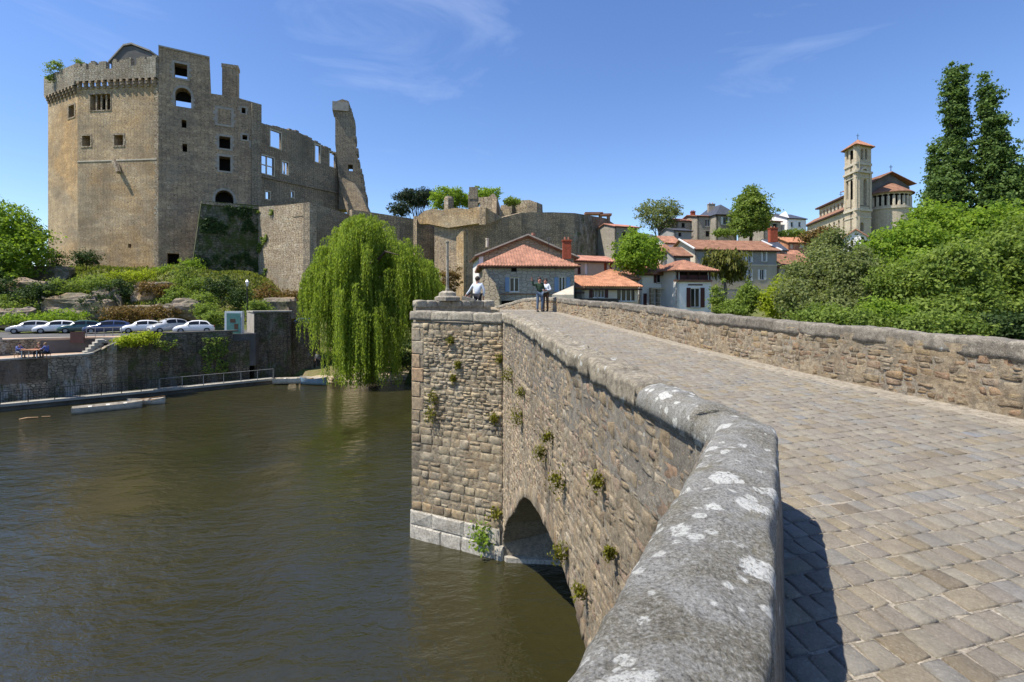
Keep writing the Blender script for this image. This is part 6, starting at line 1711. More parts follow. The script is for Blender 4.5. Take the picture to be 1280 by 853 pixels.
house('beige_hill_house', 'beige house half hidden behind the round hilltop tree', G(955, 106), G(976, 107), 15, Z(276, 106), 8, 'side', 'house_stone', 'clay_old', [(966, 280, 971, 288, 'void')], ridge=.8, over=.3)
t, pl, W = house('white_hill_house', 'white hill house with grey roof and two shuttered windows', G(985, 106), G(1007.5, 107), 15, Z(273, 106.5), 9, 'side', 'render_white', 'slate', [(988.5, 277.5, 991.5, 284, 'w', None, 0), (998, 277.5, 1001, 284, 'w', None, 0)], ridge=1.6, over=.25, tiles=False)
mb = MB(); pl = Plane(G(968, 110), G(985.3, 106)); panel(mb, pl, [(0, 15), (pl.L, 15), (pl.L, Z(273, 106)), (pl.L * .75, Z(264.5, 107)), (0, Z(273, 110))], (), .3); mb.build('gable_wall', 'render_white', t)
for i, (x0, x1, ye, d, m_, tl, lb) in enumerate(((826, 843, 315, 70, 'render_cream', 'clay_tile', 'small clay roof just left of the brown-roofed house'), (843, 863, 319, 68, 'render_grey', 'clay_old', 'low dark-walled house with dull roof above the white house'), (832, 850, 303, 82, 'render_white', 'clay_tile', 'white-walled house with red roof behind the green tree'), (806, 822, 300, 90, 'render_white', 'slate', 'white gabled house beneath the grey-green hill tree'))):
    house('small_house', lb, G(x0, d), G(x1, d + .5), 8, Z(ye, d), 5, 'side', m_, tl, [], ridge=1.3, over=.3)
t, pl, W = house('white_gable_house', 'white gable-fronted house with clay roof below the church tower', G(1049, 92), G(1090, 90), 14, Z(300, 91), 9, 'front', 'render_white', 'clay_tile', [(1063, 301, 1067, 308, 'void'), (1079, 301, 1083, 308, 'void')], ridge=1.9, over=.4)

# ---------------------------------------------------------------- church
ch = thing('church', 'Italianate pale stone church with square bell tower, nave and arcaded round apse', 'church', (88, 132, 24))
T0, T1, T2 = G(1055.8, 134.5), G(1070.5, 129), G(1089, 131)
tl, tf = Plane(T0, T1), Plane(T1, T2)
zt_ = Z(182, 130)
def open_set(pl, specs): return [hole_px(pl, *s[:4], arch=s[4]) for s in specs]
lsp = [(1057.8, 188, 1060.6, 200, True), (1062.5, 188, 1066.5, 200, True)]
fsp = [(1071.5, 186, 1074.3, 199.5, True), (1076, 186, 1079.3, 199.5, True), (1081, 186, 1084, 199.5, True), (1071.2, 224, 1074.2, 256.5, True), (1079.5, 224, 1083.6, 256.5, True), (1075.5, 278, 1079.8, 289, True)]
mb = MB(); panel(mb, tl, rect(0, tl.L, 15, zt_), open_set(tl, lsp + [(1058, 226, 1060.5, 250, True), (1063, 226, 1066, 250, True)]), .8); mb.build('tower_wall', 'church_stone', ch)
mb = MB(); panel(mb, tf, rect(0, tf.L, 15, zt_), open_set(tf, fsp), .8); mb.build('tower_wall', 'church_stone', ch)
T3 = T0 + (T2 - T1)
for a, b_ in ((T2, T3), (T3, T0)): mb = MB(); panel(mb, Plane(a, b_), rect(0, (b_ - a).length, 15, zt_), (), .8); mb.build('tower_wall', 'church_stone', ch)
mb = MB(); mb.prism([T0, T1, T2, T3], Z(204, 130), Z(203, 130)); mb.prism([T0, T1, T2, T3], Z(258, 130), Z(257, 130)); mb.prism([T0 + Vector((2, 1)), T1 + Vector((0, 2.2)), T2 + Vector((-2, 1)), T3 + Vector((0, -2.5))], 20, zt_ - 1); mb.build('belfry_core', 'void_shade', ch)
for y0, y1, off in ((205, 208, .25), (215.5, 218, .5), (223, 224, .2), (262, 265, .35), (272, 273.5, .15)):
    mb = MB()
    for p_ in (tl, tf): box_on(mb, p_, -.0, p_.L + (off if p_ is tl else .0), Z(y1, 131), Z(y0, 131), off, .5, -.1)
    mb.build('cornice', 'dressed_stone', ch)
mb = MB(); a = tf.uz(1079.5, 211); n_ = 10
for i in range(n_):
    a0, a1 = math.pi * i / n_, math.pi * (i + 1) / n_
    q = [(a[0] + r_ * math.cos(x), a[1] - 1.2 + r_ * math.sin(x)) for r_, x in ((1.1, a0), (1.5, a0), (1.5, a1), (1.1, a1))]
    mb.add([tf.pt(*p, -.05) for p in q] + [tf.pt(*p, .4) for p in q], [(4, 5, 6, 7), (0, 1, 5, 4), (1, 2, 6, 5), (2, 3, 7, 6), (3, 0, 4, 7)])
mb.build('arched_hood', 'dressed_stone', ch)
mb = MB(); cen = (T0 + T1 + T2 + T3) / 4
cor = [cen + (p - cen) * 1.32 for p in (T0, T1, T2, T3)]; ze_ = Z(183, 130); ap = Vector((cen.x, cen.y, Z(174, 132)))
cv = [Vector((p.x, p.y, ze_)) for p in cor]
for i in range(4):
    roof_slope([cv[i], cv[(i + 1) % 4], ap], ((cv[i] + cv[(i + 1) % 4]) / 2 - ap), 'clay_tile', ch, .5, mbs=mb, r=.13)
mb.build('tower_roof', 'clay_tile', ch)
mb = MB(); mb.bar(ap, ap + Vector((0, 0, 1.6)), .06, 5); mb.bar(ap + Vector((-.4, 0, 1.1)), ap + Vector((.4, 0, 1.1)), .05, 4); mb.build('finial_cross', 'metal_dark', ch)
# corner pilasters
for p_, us in ((tl, (0, tl.L - .8)), (tf, (0.0, tf.L - .8))):
    for u in us: mb = MB(); box_on(mb, p_, u, u + .8, Z(262, 131), Z(218, 131), .18, .5, -.05); mb.build('pilaster', 'church_stone', ch)
# nave running away to the left behind the tower
npn = Plane(G(1024, 158), G(1060, 139)); ztn = 38.6; L_ = npn.L
hs2 = [arch_pts(L_ * (i + .5) / 8 - .6, L_ * (i + .5) / 8 + .6, ztn - 3.6, ztn - 1.9) for i in range(8)]
mb = MB(); panel(mb, npn, rect(0, L_, 15, ztn), hs2, .6); mb.build('nave_wall', 'church_stone', ch)
mb = MB(); box_on(mb, npn, .3, L_ - .3, 16, ztn - .5, -1.1, .5, -1.3); mb.build('nave_interior', 'void_shade', ch)
mb = MB(); roof_slope([npn.pt(-.8, ztn - .1, .9), npn.pt(L_, ztn - .1, .9), npn.pt(L_, ztn + 1.6, -5), npn.pt(-.8, ztn + 1.6, -5)], Vector((-1, .2, -1)), 'clay_old', ch, .6, mbs=mb, r=.12); mb.build('nave_roof', 'clay_old', ch)
mb = MB(); box_on(mb, npn, -.8, L_, ztn - .45, ztn - .12, .85, .5, -.1); mb.build('nave_cornice', 'timber_dark', ch)
apn = Plane(G(1009, 164), G(1058, 136.5)); az = 34.2; L2 = apn.L
hs3 = [arch_pts(L2 * (i + .5) / 9 - .55, L2 * (i + .5) / 9 + .55, az - 5.2, az - 2.6) for i in range(9)]
mb = MB(); panel(mb, apn, rect(0, L2, 12, az), hs3, .6); mb.build('aisle_wall', 'church_stone', ch)
mb = MB(); box_on(mb, apn, .3, L2 - .3, 13, az - .5, -1.0, .5, -1.2); mb.build('aisle_interior', 'void_shade', ch)
mb = MB(); roof_slope([apn.pt(-.8, az - .1, .8), apn.pt(L2, az - .1, .8), npn.pt(L_, az + 1.5, 0), npn.pt(-4, az + 1.5, 0)], Vector((-1, .2, -1)), 'clay_old', ch, .6, mbs=mb, r=.12, tiles=False); mb.build('aisle_roof', 'clay_old', ch)
mb = MB(); box_on(mb, apn, -.8, L2, az - .45, az - .12, .75, .5, -.1); mb.build('aisle_cornice', 'timber_dark', ch)
mb = MB(); pz = P(1051, 250, 150); mb.bar((pz.x, pz.y, pz.z - 3), (pz.x, pz.y, pz.z + 2.5), .07, 5); mb.bar((pz.x - .5, pz.y, pz.z + 1.6), (pz.x + .5, pz.y, pz.z + 1.6), .07, 4); mb.build('nave_cross', 'metal_dark', ch)
# choir gable and round apse
ga, gb_ = G(1090, 136), G(1142, 136)
gp2 = Plane(ga, gb_)
mb = MB(); panel(mb, gp2, poly_px(gp2, [(1090, 330), (1137, 330), (1137, 234), (1112, 217), (1090, 229)]), (), .8); mb.build('choir_gable', 'render_dark', ch)
mb = MB()
pk_ = gp2.uz(1111.5, 215.8); lo_ = gp2.uz(1086, 229); ro_ = gp2.uz(1142, 231)
for e in (lo_, ro_):
    q = [gp2.pt(e[0], e[1], 1.2), gp2.pt(pk_[0], pk_[1], 1.2), gp2.pt(pk_[0], pk_[1], -12), gp2.pt(e[0], e[1], -12)]; roof_slope(q, (q[0] - q[1]), 'clay_old', ch, .6, mbs=mb, r=.12)
mb.build('choir_roof', 'clay_old', ch)
mb = MB(); pz = gp2.pt(pk_[0], pk_[1] + .1, .6); mb.bar(pz, pz + Vector((0, 0, 1.7)), .08, 5); mb.bar(pz + Vector((-.45, 0, 1.2)), pz + Vector((.45, 0, 1.2)), .08, 4); mb.build('finial_cross', 'metal_dark', ch)
ac_ = P(1113, 0, 136); ra = 25 / 640 * 131
za0, za1 = 15, Z(237, 130)
nseg = 26
def ap_pt(a, r_, z): return Vector((ac_.x + r_ * math.cos(a), ac_.y + 1 - r_ * math.sin(a), z))
mb = MB(); n_ = 13
# lower drum
for (r_, z0, z1, nm, m_) in ((ra, 15, Z(259, 131), 'apse_drum', 'church_stone'), (ra + .3, Z(259, 131), Z(257, 131), 'apse_cornice', 'dressed_stone'), (ra + .1, Z(240, 131), Z(236.5, 131), 'apse_cornice', 'church_stone'), (ra - .9, Z(257, 131), Z(240, 131), 'apse_recess', 'void_shade'), (ra + .1, Z(257, 131), Z(255, 131), 'apse_sill', 'church_stone')):
    mb = MB(); mb.prism([(ap_pt(math.pi * (i / 24) , r_, 0).x, ap_pt(math.pi * (i / 24), r_, 0).y) for i in range(25)][::-1], z0, z1); mb.build(nm, m_, ch)
for i in range(14):
    a = math.pi * (i + .0) / 13; p = ap_pt(a, ra - .25, 0); m_ = MB(); m_.bar((p.x, p.y, Z(255, 131)), (p.x, p.y, Z(243, 131)), .36, 6); m_.build('column', 'dressed_stone', ch)
    if i < 13:
        a1 = math.pi * (i + 1) / 13; n2 = 6
        m_ = MB(); prev = None; out = []
        for k in range(n2 + 1):
            f = k / n2; x = f * 2 - 1; zz = Z(243, 131) + math.sqrt(max(0, 1 - x * x)) * (Z(240.5, 131) - Z(243, 131)); q = ap_pt(a + (a1 - a) * f, ra, 0); out.append((q, zz))
        for (q0, z0_), (q1, z1_) in zip(out, out[1:]): m_.add([(q0.x, q0.y, z0_), (q1.x, q1.y, z1_), (q1.x, q1.y, Z(239.8, 131)), (q0.x, q0.y, Z(239.8, 131))], [(0, 1, 2, 3)])
        m_.build('arch', 'church_stone', ch)
mb = MB(); tip = Vector((ac_.x, ac_.y + .5, Z(224, 134)))
for i in range(24):
    a, a1 = math.pi * i / 24, math.pi * (i + 1) / 24; q = [ap_pt(a, ra + .7, Z(236.8, 130)), ap_pt(a1, ra + .7, Z(236.8, 130)), tip]
    mb.add(q + [q[0] - Vector((0, 0, .2)), q[1] - Vector((0, 0, .2))], [(0, 1, 2), (0, 3, 4, 1)])
mb.build('apse_roof', 'clay_old', ch)

# ================================================================ vegetation
def blob(px, py, d, wpx, hpx, dep=None):
    """ellipsoid that the photograph shows at px, py with half sizes wpx, hpx"""
    p = P(px, py, d); return (p.x, p.y, p.z, wpx / F * d, (dep or wpx) / F * d, hpx / F * d)
def gtree(name, label, px, d, blobs, mat, nc, per, leaf, spread, **k):
    b_ = G(px, d); z = max(0.2, land_z(b_.x, b_.y)) - .1
    return tree(name, label, (b_.x, b_.y, z), [blob(*x) for x in blobs], mat, nc, per, leaf, spread, **k)

# weeping willow: curtains of hanging shoots
wb = P(452, 487, 55.0); wt = thing('weeping_willow', 'large weeping willow trailing its yellow-green shoots into the river', 'tree', (wb.x, 56.5, .2))
base = Vector((wb.x + .6, 57.0, .2))
Pt, Nt, Tt, St = [], [], [], []
apex = 17.6
def frond(x0, y0, z0, th, n, spread, ln, tint):
    """a limb tip that lets down a curtain of shoots"""
    for _ in range(n):
        a = random.uniform(0, 6.283); q = spread * math.sqrt(random.random())
        x1, y1 = x0 + q * math.cos(a), y0 + q * math.sin(a); z1 = z0 - q * q * .5 + random.uniform(-.15, .15)
        l_ = min(ln * random.uniform(.55, 1.1), z1 - random.uniform(.0, .6)); m = max(4, int(l_ / .15)); tt = tint + random.gauss(0, .1); sway = random.uniform(-.25, .25)
        for i in range(m):
            f = i / m; out_ = .55 * (1 - math.exp(-f * l_ / .9))
            Pt.append((x1 + math.cos(th) * out_ + sway * f * f + random.gauss(0, .06), y1 + math.sin(th) * out_ + random.gauss(0, .06), z1 + .22 * math.sin(min(1, f * l_) * math.pi) - l_ * f + random.gauss(0, .04)))
            b_ = random.uniform(0, 6.28); Nt.append((math.cos(b_), math.sin(b_), random.uniform(-.1, .7))); Tt.append(tt + random.gauss(0, .14)); St.append(random.uniform(.2, .34))
def dome(n, px, d, top_py, wpx, drop_px, lr, per=13, back=.8, front=None):
    """fronds over a dome given by its photographed apex and half width"""
    c_ = P(px, top_py, d); rx_ = wpx / F * d; dz = drop_px / F * d
    for _ in range(n):
        th = random.uniform(0, 6.283) if front is None else random.uniform(*front); r = rx_ * math.sqrt(random.random())
        x, y = c_.x + r * math.cos(th), c_.y + r * back * math.sin(th)
        nz_ = noise.noise(Vector((x * .33, y * .33, 7.7)))
        if nz_ < -.3 and random.random() < .6: continue
        z = c_.z - dz * (r / rx_) ** 2.0 + random.uniform(-.9, .3) + 1.1 * nz_
        frond(x, y, max(z, 2.5), th, per, random.uniform(.35, .75), random.uniform(*lr), random.gauss(.52, .17))
dome(60, 462, 57.5, 268, 34, 22, (2, 5))
dome(75, 445, 57, 278, 48, 34, (2.5, 6))
dome(70, 428, 56.5, 300, 40, 40, (2.5, 5.5))
dome(60, 490, 57.5, 290, 46, 44, (3, 7))
dome(36, 518, 58, 318, 30, 26, (3, 8))
dome(60, 444, 55.5, 330, 44, 30, (3, 6.5))
dome(60, 455, 54, 362, 34, 30, (6, 10), 14, .5)
dome(34, 436, 55, 350, 24, 30, (6, 9.5), 13)
dome(34, 468, 56, 340, 34, 40, (6, 11), 12)
dome(24, 505, 57, 350, 28, 30, (3, 6), 11)
dome(26, 528, 58, 330, 20, 16, (4, 8), 12)
dome(16, 540, 58, 345, 10, 10, (3, 6), 11)
dome(24, 402, 56, 325, 18, 18, (3.5, 7), 12)
Pt = np.array(Pt); Nt = np.array(Nt); Nt /= np.linalg.norm(Nt, axis=1)[:, None]
dr = np.tile(np.array([[0.0, 0, 1.0]]), (len(Pt), 1)) + RNG.normal(size=(len(Pt), 3)) * .25
leaf_mesh('crown', Pt, Nt, np.array(St), np.array(Tt), 'leaf_willow', wt, .4, dr)
mb = MB(); mb.tube([base, base + Vector((.1, 0, 4)), base + Vector((-.4, 0, 9)), base + Vector((-.8, 0, 15))], [.65, .5, .38, .12], 8)
for i in range(9):
    th = i * .7; s = base + Vector((0, 0, 5 + i)); e = base + Vector((math.cos(th) * 4.5, math.sin(th) * 3.8, 12 + i % 3)); mb.tube([s, s.lerp(e, .5) + Vector((0, 0, 1)), e], [.22, .14, .04], 5)
mb.build('trunk', 'bark', wt, True)

gtree('bush', 'dark undergrowth on the bank behind the willow trunk', 490, 64, [(485, 450, 64, 30, 18), (430, 452, 65, 20, 14), (508, 440, 65, 16, 22)], 'leaf_dark', 260, 24, .3, .6, trunk_r=.08, cat='bush', limbs=4)
# left edge tree and castle slope bushes
gtree('leafy_tree', 'big bright tree at the left edge beside the castle keep', 12, 72, [(5, 290, 72, 32, 34), (28, 315, 71, 26, 26), (-20, 300, 73, 30, 44), (38, 295, 74, 16, 12), (5, 345, 70, 26, 20)], 'leaf_bright', 900, 26, .42, 1.0, trunk_r=.4)
gtree('dark_tree', 'dark shaded tree low at the left edge below the bright one', 5, 67, [(4, 372, 67, 24, 24), (-18, 350, 68, 20, 24)], 'leaf_dark', 320, 22, .36, .8, trunk_r=.25)
bush_list = [('dark round bush at the left foot of the keep', 66, 82, [(66, 325, 80, 13, 13)], 'leaf_dark', 90),
 ('small bush touching the keep wall near its edge', 108, 80, [(108, 322, 79, 14, 9)], 'leaf_dark', 90),
 ('wide grassy shrub on the bank below the keep', 170, 76, [(170, 345, 75, 34, 6)], 'leaf_yellow', 120),
 ('ivy tangle hanging over the rock left of centre', 95, 72, [(90, 362, 70, 26, 13), (122, 357, 70, 20, 11)], 'leaf_mid', 300),
 ('dark green scrub between the boulders', 150, 71, [(150, 368, 69.5, 20, 17), (120, 380, 67, 16, 14)], 'leaf_dark', 300),
 ('bright shrub left of the ivy bastion', 238, 74, [(232, 350, 73.5, 14, 18), (248, 365, 72.5, 20, 16)], 'leaf_mid', 260),
 ('shrub hanging down below the ivy bastion', 285, 73, [(275, 362, 72, 20, 16), (300, 372, 70.5, 14, 14)], 'leaf_dark', 260),
 ('rusty brown creeper below the sunlit bastion', 335, 76, [(335, 372, 74.5, 18, 14), (362, 376, 74, 16, 12)], 'leaf_rust', 260),
 ('low yellow-green weeds behind the leftmost cars', 40, 64, [(40, 398, 63.5, 34, 7), (80, 396, 63.5, 22, 7)], 'leaf_bright', 240),
 ('leafy weeds behind the white hatchbacks', 165, 64.5, [(160, 393, 63.8, 26, 9), (200, 390, 64, 16, 9)], 'leaf_rust', 200),
 ('shrub between the rightmost car and the notice cabinet', 266, 64, [(268, 398, 62, 10, 9), (255, 388, 65, 12, 8)], 'leaf_mid', 150),
 ('greenery spilling over the quay wall by the steps', 172, 50, [(168, 425, 49.2, 18, 5), (182, 421, 49.6, 12, 3.5)], 'leaf_yellow', 110),
 ('thicket on the rock ledge at the far left', 20, 66, [(20, 385, 65.5, 26, 14), (52, 372, 68, 16, 14)], 'leaf_mid', 260),
 ('bright grass clump beneath the arch of the keep', 222, 78, [(215, 338, 77.5, 16, 5), (240, 332, 78.5, 12, 8)], 'leaf_bright', 140),
 ('dark ivy mat covering the shelf of the left rock face', 45, 68, [(40, 368, 67, 20, 8), (60, 362, 67.5, 16, 7)], 'leaf_dark', 170),
 ('rust-tinged creeper over the brown boulder', 195, 70, [(185, 360, 69, 12, 8), (205, 362, 69, 12, 7)], 'leaf_rust', 120),
 ('olive scrub between the domed boulder and the bastion', 225, 69, [(222, 372, 68.5, 14, 12), (255, 378, 67.5, 14, 12)], 'leaf_mid', 220),
 ('small tufted bush beside the street lamp', 318, 66, [(322, 385, 65.5, 14, 8)], 'leaf_mid', 100)]
for lb, px, d, bl_, m_, nc in bush_list:
    gtree('bush', lb, px, d, bl_, m_, nc, 24, .26, .55, trunk_r=.07, cat='bush', limbs=4, shell=.35)
# plants on the battlements
gtree('ivy_clump', 'ivy clump topping the left corner of the keep battlements', 75, 88, [(70, 82, 87.5, 8, 3), (62, 92, 88, 3, 12), (98, 78, 88, 5, 3)], 'leaf_mid', 60, 20, .3, .5, trunk=False, cat='ivy')

# rock outcrops under the castle
def rock(label, px, py, d, w, h, dp, seed):
    p = P(px, py, d); bm_ = bmesh.new(); bmesh.ops.create_icosphere(bm_, subdivisions=4, radius=1)
    for v_ in bm_.verts:
        c_ = v_.co.copy(); n_ = noise.noise(c_ * 1.3 + Vector((seed, 0, 0))) * .35 + noise.noise(c_ * 3.5 + Vector((seed, 5, 0))) * .15 + noise.noise(c_ * 8 + Vector((seed, 5, 0))) * .06
        b = Vector((math.copysign(abs(c_.x) ** .6, c_.x), math.copysign(abs(c_.y) ** .6, c_.y), math.copysign(abs(c_.z) ** .6, c_.z))) * (1 + n_)
        b.z = round(b.z * 3 + noise.noise(c_ * 2) * .6) / 3 * .5 + b.z * .5
        v_.co = Vector((b.x * w, b.y * dp, b.z * h)) + p
    me_ = bpy.data.meshes.new('rock'); bm_.to_mesh(me_); bm_.free(); finish(me_, 'rock', [.5] * len(me_.polygons), False)
    tag(link('rock_outcrop', me_), label, 'rock')
for i, (lb, px, py, d, w, h, dp) in enumerate((('broad layered rock face at the left above the parked cars', 45, 372, 69, 3.4, 2.2, 2.2), ('dark rock shelf below the ivy tangle', 100, 384, 67.5, 4.4, 1.5, 1.8), ('rounded brown boulder below the keep corner', 192, 370, 70.5, 2.4, 1.9, 1.8), ('low rock ledge behind the white cars', 170, 394, 67, 3.6, 1.2, 1.5), ('mossy domed boulder right of the brown one', 235, 388, 67, 2.6, 1.3, 1.5), ('grey rock shelf at the left edge under the dark tree', 8, 398, 63.5, 3.0, 1.2, 1.4), ('shadowed rock under the keep wall at left', 62, 345, 75, 3.2, 1.4, 1.6), ('rock step under the rusty creeper', 345, 388, 72, 3.4, 1.8, 1.6), ('crag between the ledge and the boulder', 140, 378, 69.5, 2.2, 2.0, 1.7))):
    rock(lb, px, py, d, w, h, dp, i * 7.3)
for lb, px, py, d, w in (('flat stone at the water edge by the willow', 385, 476, 58.4, .8), ('round stone on the landing beach', 420, 474, 59, .5), ('dark stone behind the willow shoots', 500, 474, 61.5, .9)):
    rock(lb, px, py, d, w, .35, .5, px)

# grass on the castle bank: one mass
gp_ = []
for _ in range(26000):
    x = random.uniform(-82, -26); y = random.uniform(66, 88)
    z = ground_z(x, y)
    if z < 6.2: continue
    gp_.append((x, y, z + random.uniform(.02, .3)))
gp_ = np.array(gp_); nn = RNG.normal(size=(len(gp_), 3)); nn[:, 2] *= .3; nn /= np.linalg.norm(nn, axis=1)[:, None]
g_ = leaf_mesh('grass', gp_, nn, .3 + .35 * RNG.random(len(gp_)), RNG.random(len(gp_)) * .6 + .4 * np.clip(.5 + .6 * np.sin(gp_[:, 0] * .35) * np.cos(gp_[:, 1] * .5), 0, 1), 'grass_blade', None, .5, np.tile(np.array([[0, 0, 1.0]]), (len(gp_), 1)))
tag(g_, kind='stuff')

def wall_ivy(label, pl, px0, py0, px1, py1, n, mat, thr, sc=.35, size=.3, seed=0.0):
    u0, u1, z0, z1 = rect_px(pl, px0, py0, px1, py1); pts = []
    t = thing('ivy', label, 'ivy', pl.pt((u0 + u1) / 2, z0, .2))
    while len(pts) < n:
        u, z = random.uniform(u0, u1), random.uniform(z0, z1)
        if noise.noise(Vector((u * sc, z * sc, seed))) + .5 * noise.noise(Vector((u * sc * 3, z * sc * 3, seed + 4))) < thr: continue
        pts.append(tuple(pl.pt(u, z, abs(random.gauss(.06, .12)) + .04)))
    pts = np.array(pts); nr = RNG.normal(size=(n, 3)) * .5 + np.array([pl.n.x, pl.n.y, .4]); nr /= np.linalg.norm(nr, axis=1)[:, None]
    leaf_mesh('leaves', pts, nr, size * (.5 + RNG.random(n)), RNG.random(n), mat, t, .8)
pl_iv = Plane(G(240, 80.0), G(323, 85.5))
wall_ivy('dark ivy mottling the shaded bastion below the keep arch', pl_iv, 249, 256, 322, 350, 1900, 'leaf_dark', .2)
wall_ivy('thin creeper running down the sunlit bastion edge', Plane(G(322, 85.6), G(387, 77.5)), 323, 262, 345, 345, 500, 'leaf_mid', .25, .3, .28, 5.0)
wall_ivy('green weeds spilling down the riverside retaining wall', Plane(at_wall(146), at_wall(291)), 150, 424, 285, 470, 900, 'leaf_mid', .22, .3, .2, 8.0)
# rampart trees
pn = gtree('umbrella_pine', 'umbrella pine with flat dark crown on the ramparts', 527, 112, [(519, 245, 112, 24, 6.5, 20), (505, 247, 112, 12, 4), (535, 243, 112, 12, 4), (520, 253, 112, 15, 5)], 'leaf_pine', 420, 22, .35, .7, bark='bark', trunk_r=.3, limbs=10, shell=.4)
gtree('round_bush', 'dark rounded tree left of the umbrella pine', 502, 108, [(502, 262, 108, 13, 8)], 'leaf_pine', 120, 20, .35, .6, trunk_r=.12)
gtree('rampart_tree', 'bright green bushy tree in the middle of the ramparts', 562, 98, [(556, 250, 98, 17, 13), (570, 248, 98, 12, 12)], 'leaf_bright', 260, 22, .4, .7, trunk_r=.2)
gtree('rampart_tree', 'bright green bush just behind the ruined house chimney', 600, 101, [(588, 252, 101, 12, 9), (605, 243, 101, 14, 8), (617, 243, 101, 8, 7)], 'leaf_bright', 240, 22, .4, .6, trunk_r=.2)
gtree('rampart_tree', 'low shrub right of the ruined house', 640, 102, [(640, 252, 102, 10, 4)], 'leaf_mid', 70, 20, .35, .5, trunk_r=.1)
gtree('creeper_bush', 'creeper bush at the foot of the flat tower', 562, 74, [(563, 350, 72, 12, 14), (548, 362, 70, 10, 10)], 'leaf_rust', 130, 20, .28, .5, trunk_r=.06, cat='bush')
# town trees
gtree('town_tree', 'light green round tree between the cottages and white house', 795, 55.5, [(798, 315, 56, 24, 22), (785, 325, 55, 14, 15), (814, 320, 57, 13, 14), (796, 300, 56.5, 14, 9)], 'leaf_bright', 420, 24, .3, .6, trunk_r=.16, bark='bark_pale')
gtree('hill_tree', 'open grey-green tree on the hilltop left of the houses', 823, 103, [(823, 270, 103, 23, 17), (812, 262, 103, 14, 11), (836, 262, 103, 12, 12)], 'leaf_grey', 330, 16, .4, .8, trunk_r=.3, bark='bark_pale', limbs=14, shell=.6)
gtree('hill_tree', 'dense round tree standing tall between the hilltop houses', 938, 96, [(938, 266, 96, 22, 24), (938, 250, 96, 15, 14), (932, 280, 96, 18, 14), (950, 272, 96, 13, 16)], 'leaf_mid', 620, 24, .42, .75, trunk_r=.35)
gtree('hedge', 'low green hedge above the wide brown roof', 905, 90, [(905, 291, 90, 11, 4)], 'leaf_mid', 70, 20, .35, .5, trunk_r=.08, cat='hedge')
gtree('hedge', 'shrubbery below the white hill house', 990, 97, [(985, 293, 97, 12, 5), (1000, 292, 97, 8, 4)], 'leaf_mid', 110, 20, .35, .5, trunk_r=.08, cat='hedge')
# loquat with big drooping leaves in front of the wide house
bq = G(906, 64); lq = thing('palm_tree', 'shaggy palm-like tree with drooping yellowish leaves before the wide house', 'tree', (bq.x, bq.y, 9))
pts, nr, ti, C = clump_points([blob(908, 330, 64, 23, 17), blob(897, 322, 64, 14, 10), blob(918, 342, 64, 14, 10)], 230, 10, .55, .45)
dn_ = np.tile(np.array([[0, 0, 1.0]]), (len(pts), 1)) + nr * .4
leaf_mesh('crown', pts, nr, .5 + .5 * RNG.random(len(pts)), ti, 'leaf_palm', lq, .28, dn_)
mb = MB(); mb.tube([P(905, 395, 64), P(907, 365, 64), P(905, 340, 64)], [.3, .22, .12]); mb.build('trunk', 'bark_pale', lq, True)
gtree('garden_shrub', 'dark green rounded shrub beside the end of the right parapet', 935, 48, [(935, 372, 47.5, 13, 17), (926, 382, 47, 9, 10)], 'leaf_mid', 190, 26, .24, .4, trunk_r=.08, cat='shrub')
gtree('garden_shrub', 'blue-green shrub right beside the white wing', 897, 50, [(896, 372, 50, 7, 16), (905, 385, 50, 10, 10)], 'leaf_mid', 130, 22, .22, .4, trunk_r=.06, cat='shrub')
gtree('garden_shrub', 'lime yellow shrub right of the dark rounded shrub', 970, 46, [(966, 378, 46, 13, 16), (980, 365, 46.5, 13, 18), (992, 375, 46, 10, 14)], 'leaf_yellow', 300, 26, .24, .45, trunk_r=.08, cat='shrub')
gtree('garden_shrub', 'low flowering bushes below the palm-like tree', 912, 46, [(915, 388, 45.5, 16, 8)], 'leaf_mid', 110, 22, .2, .35, trunk_r=.05, cat='shrub')

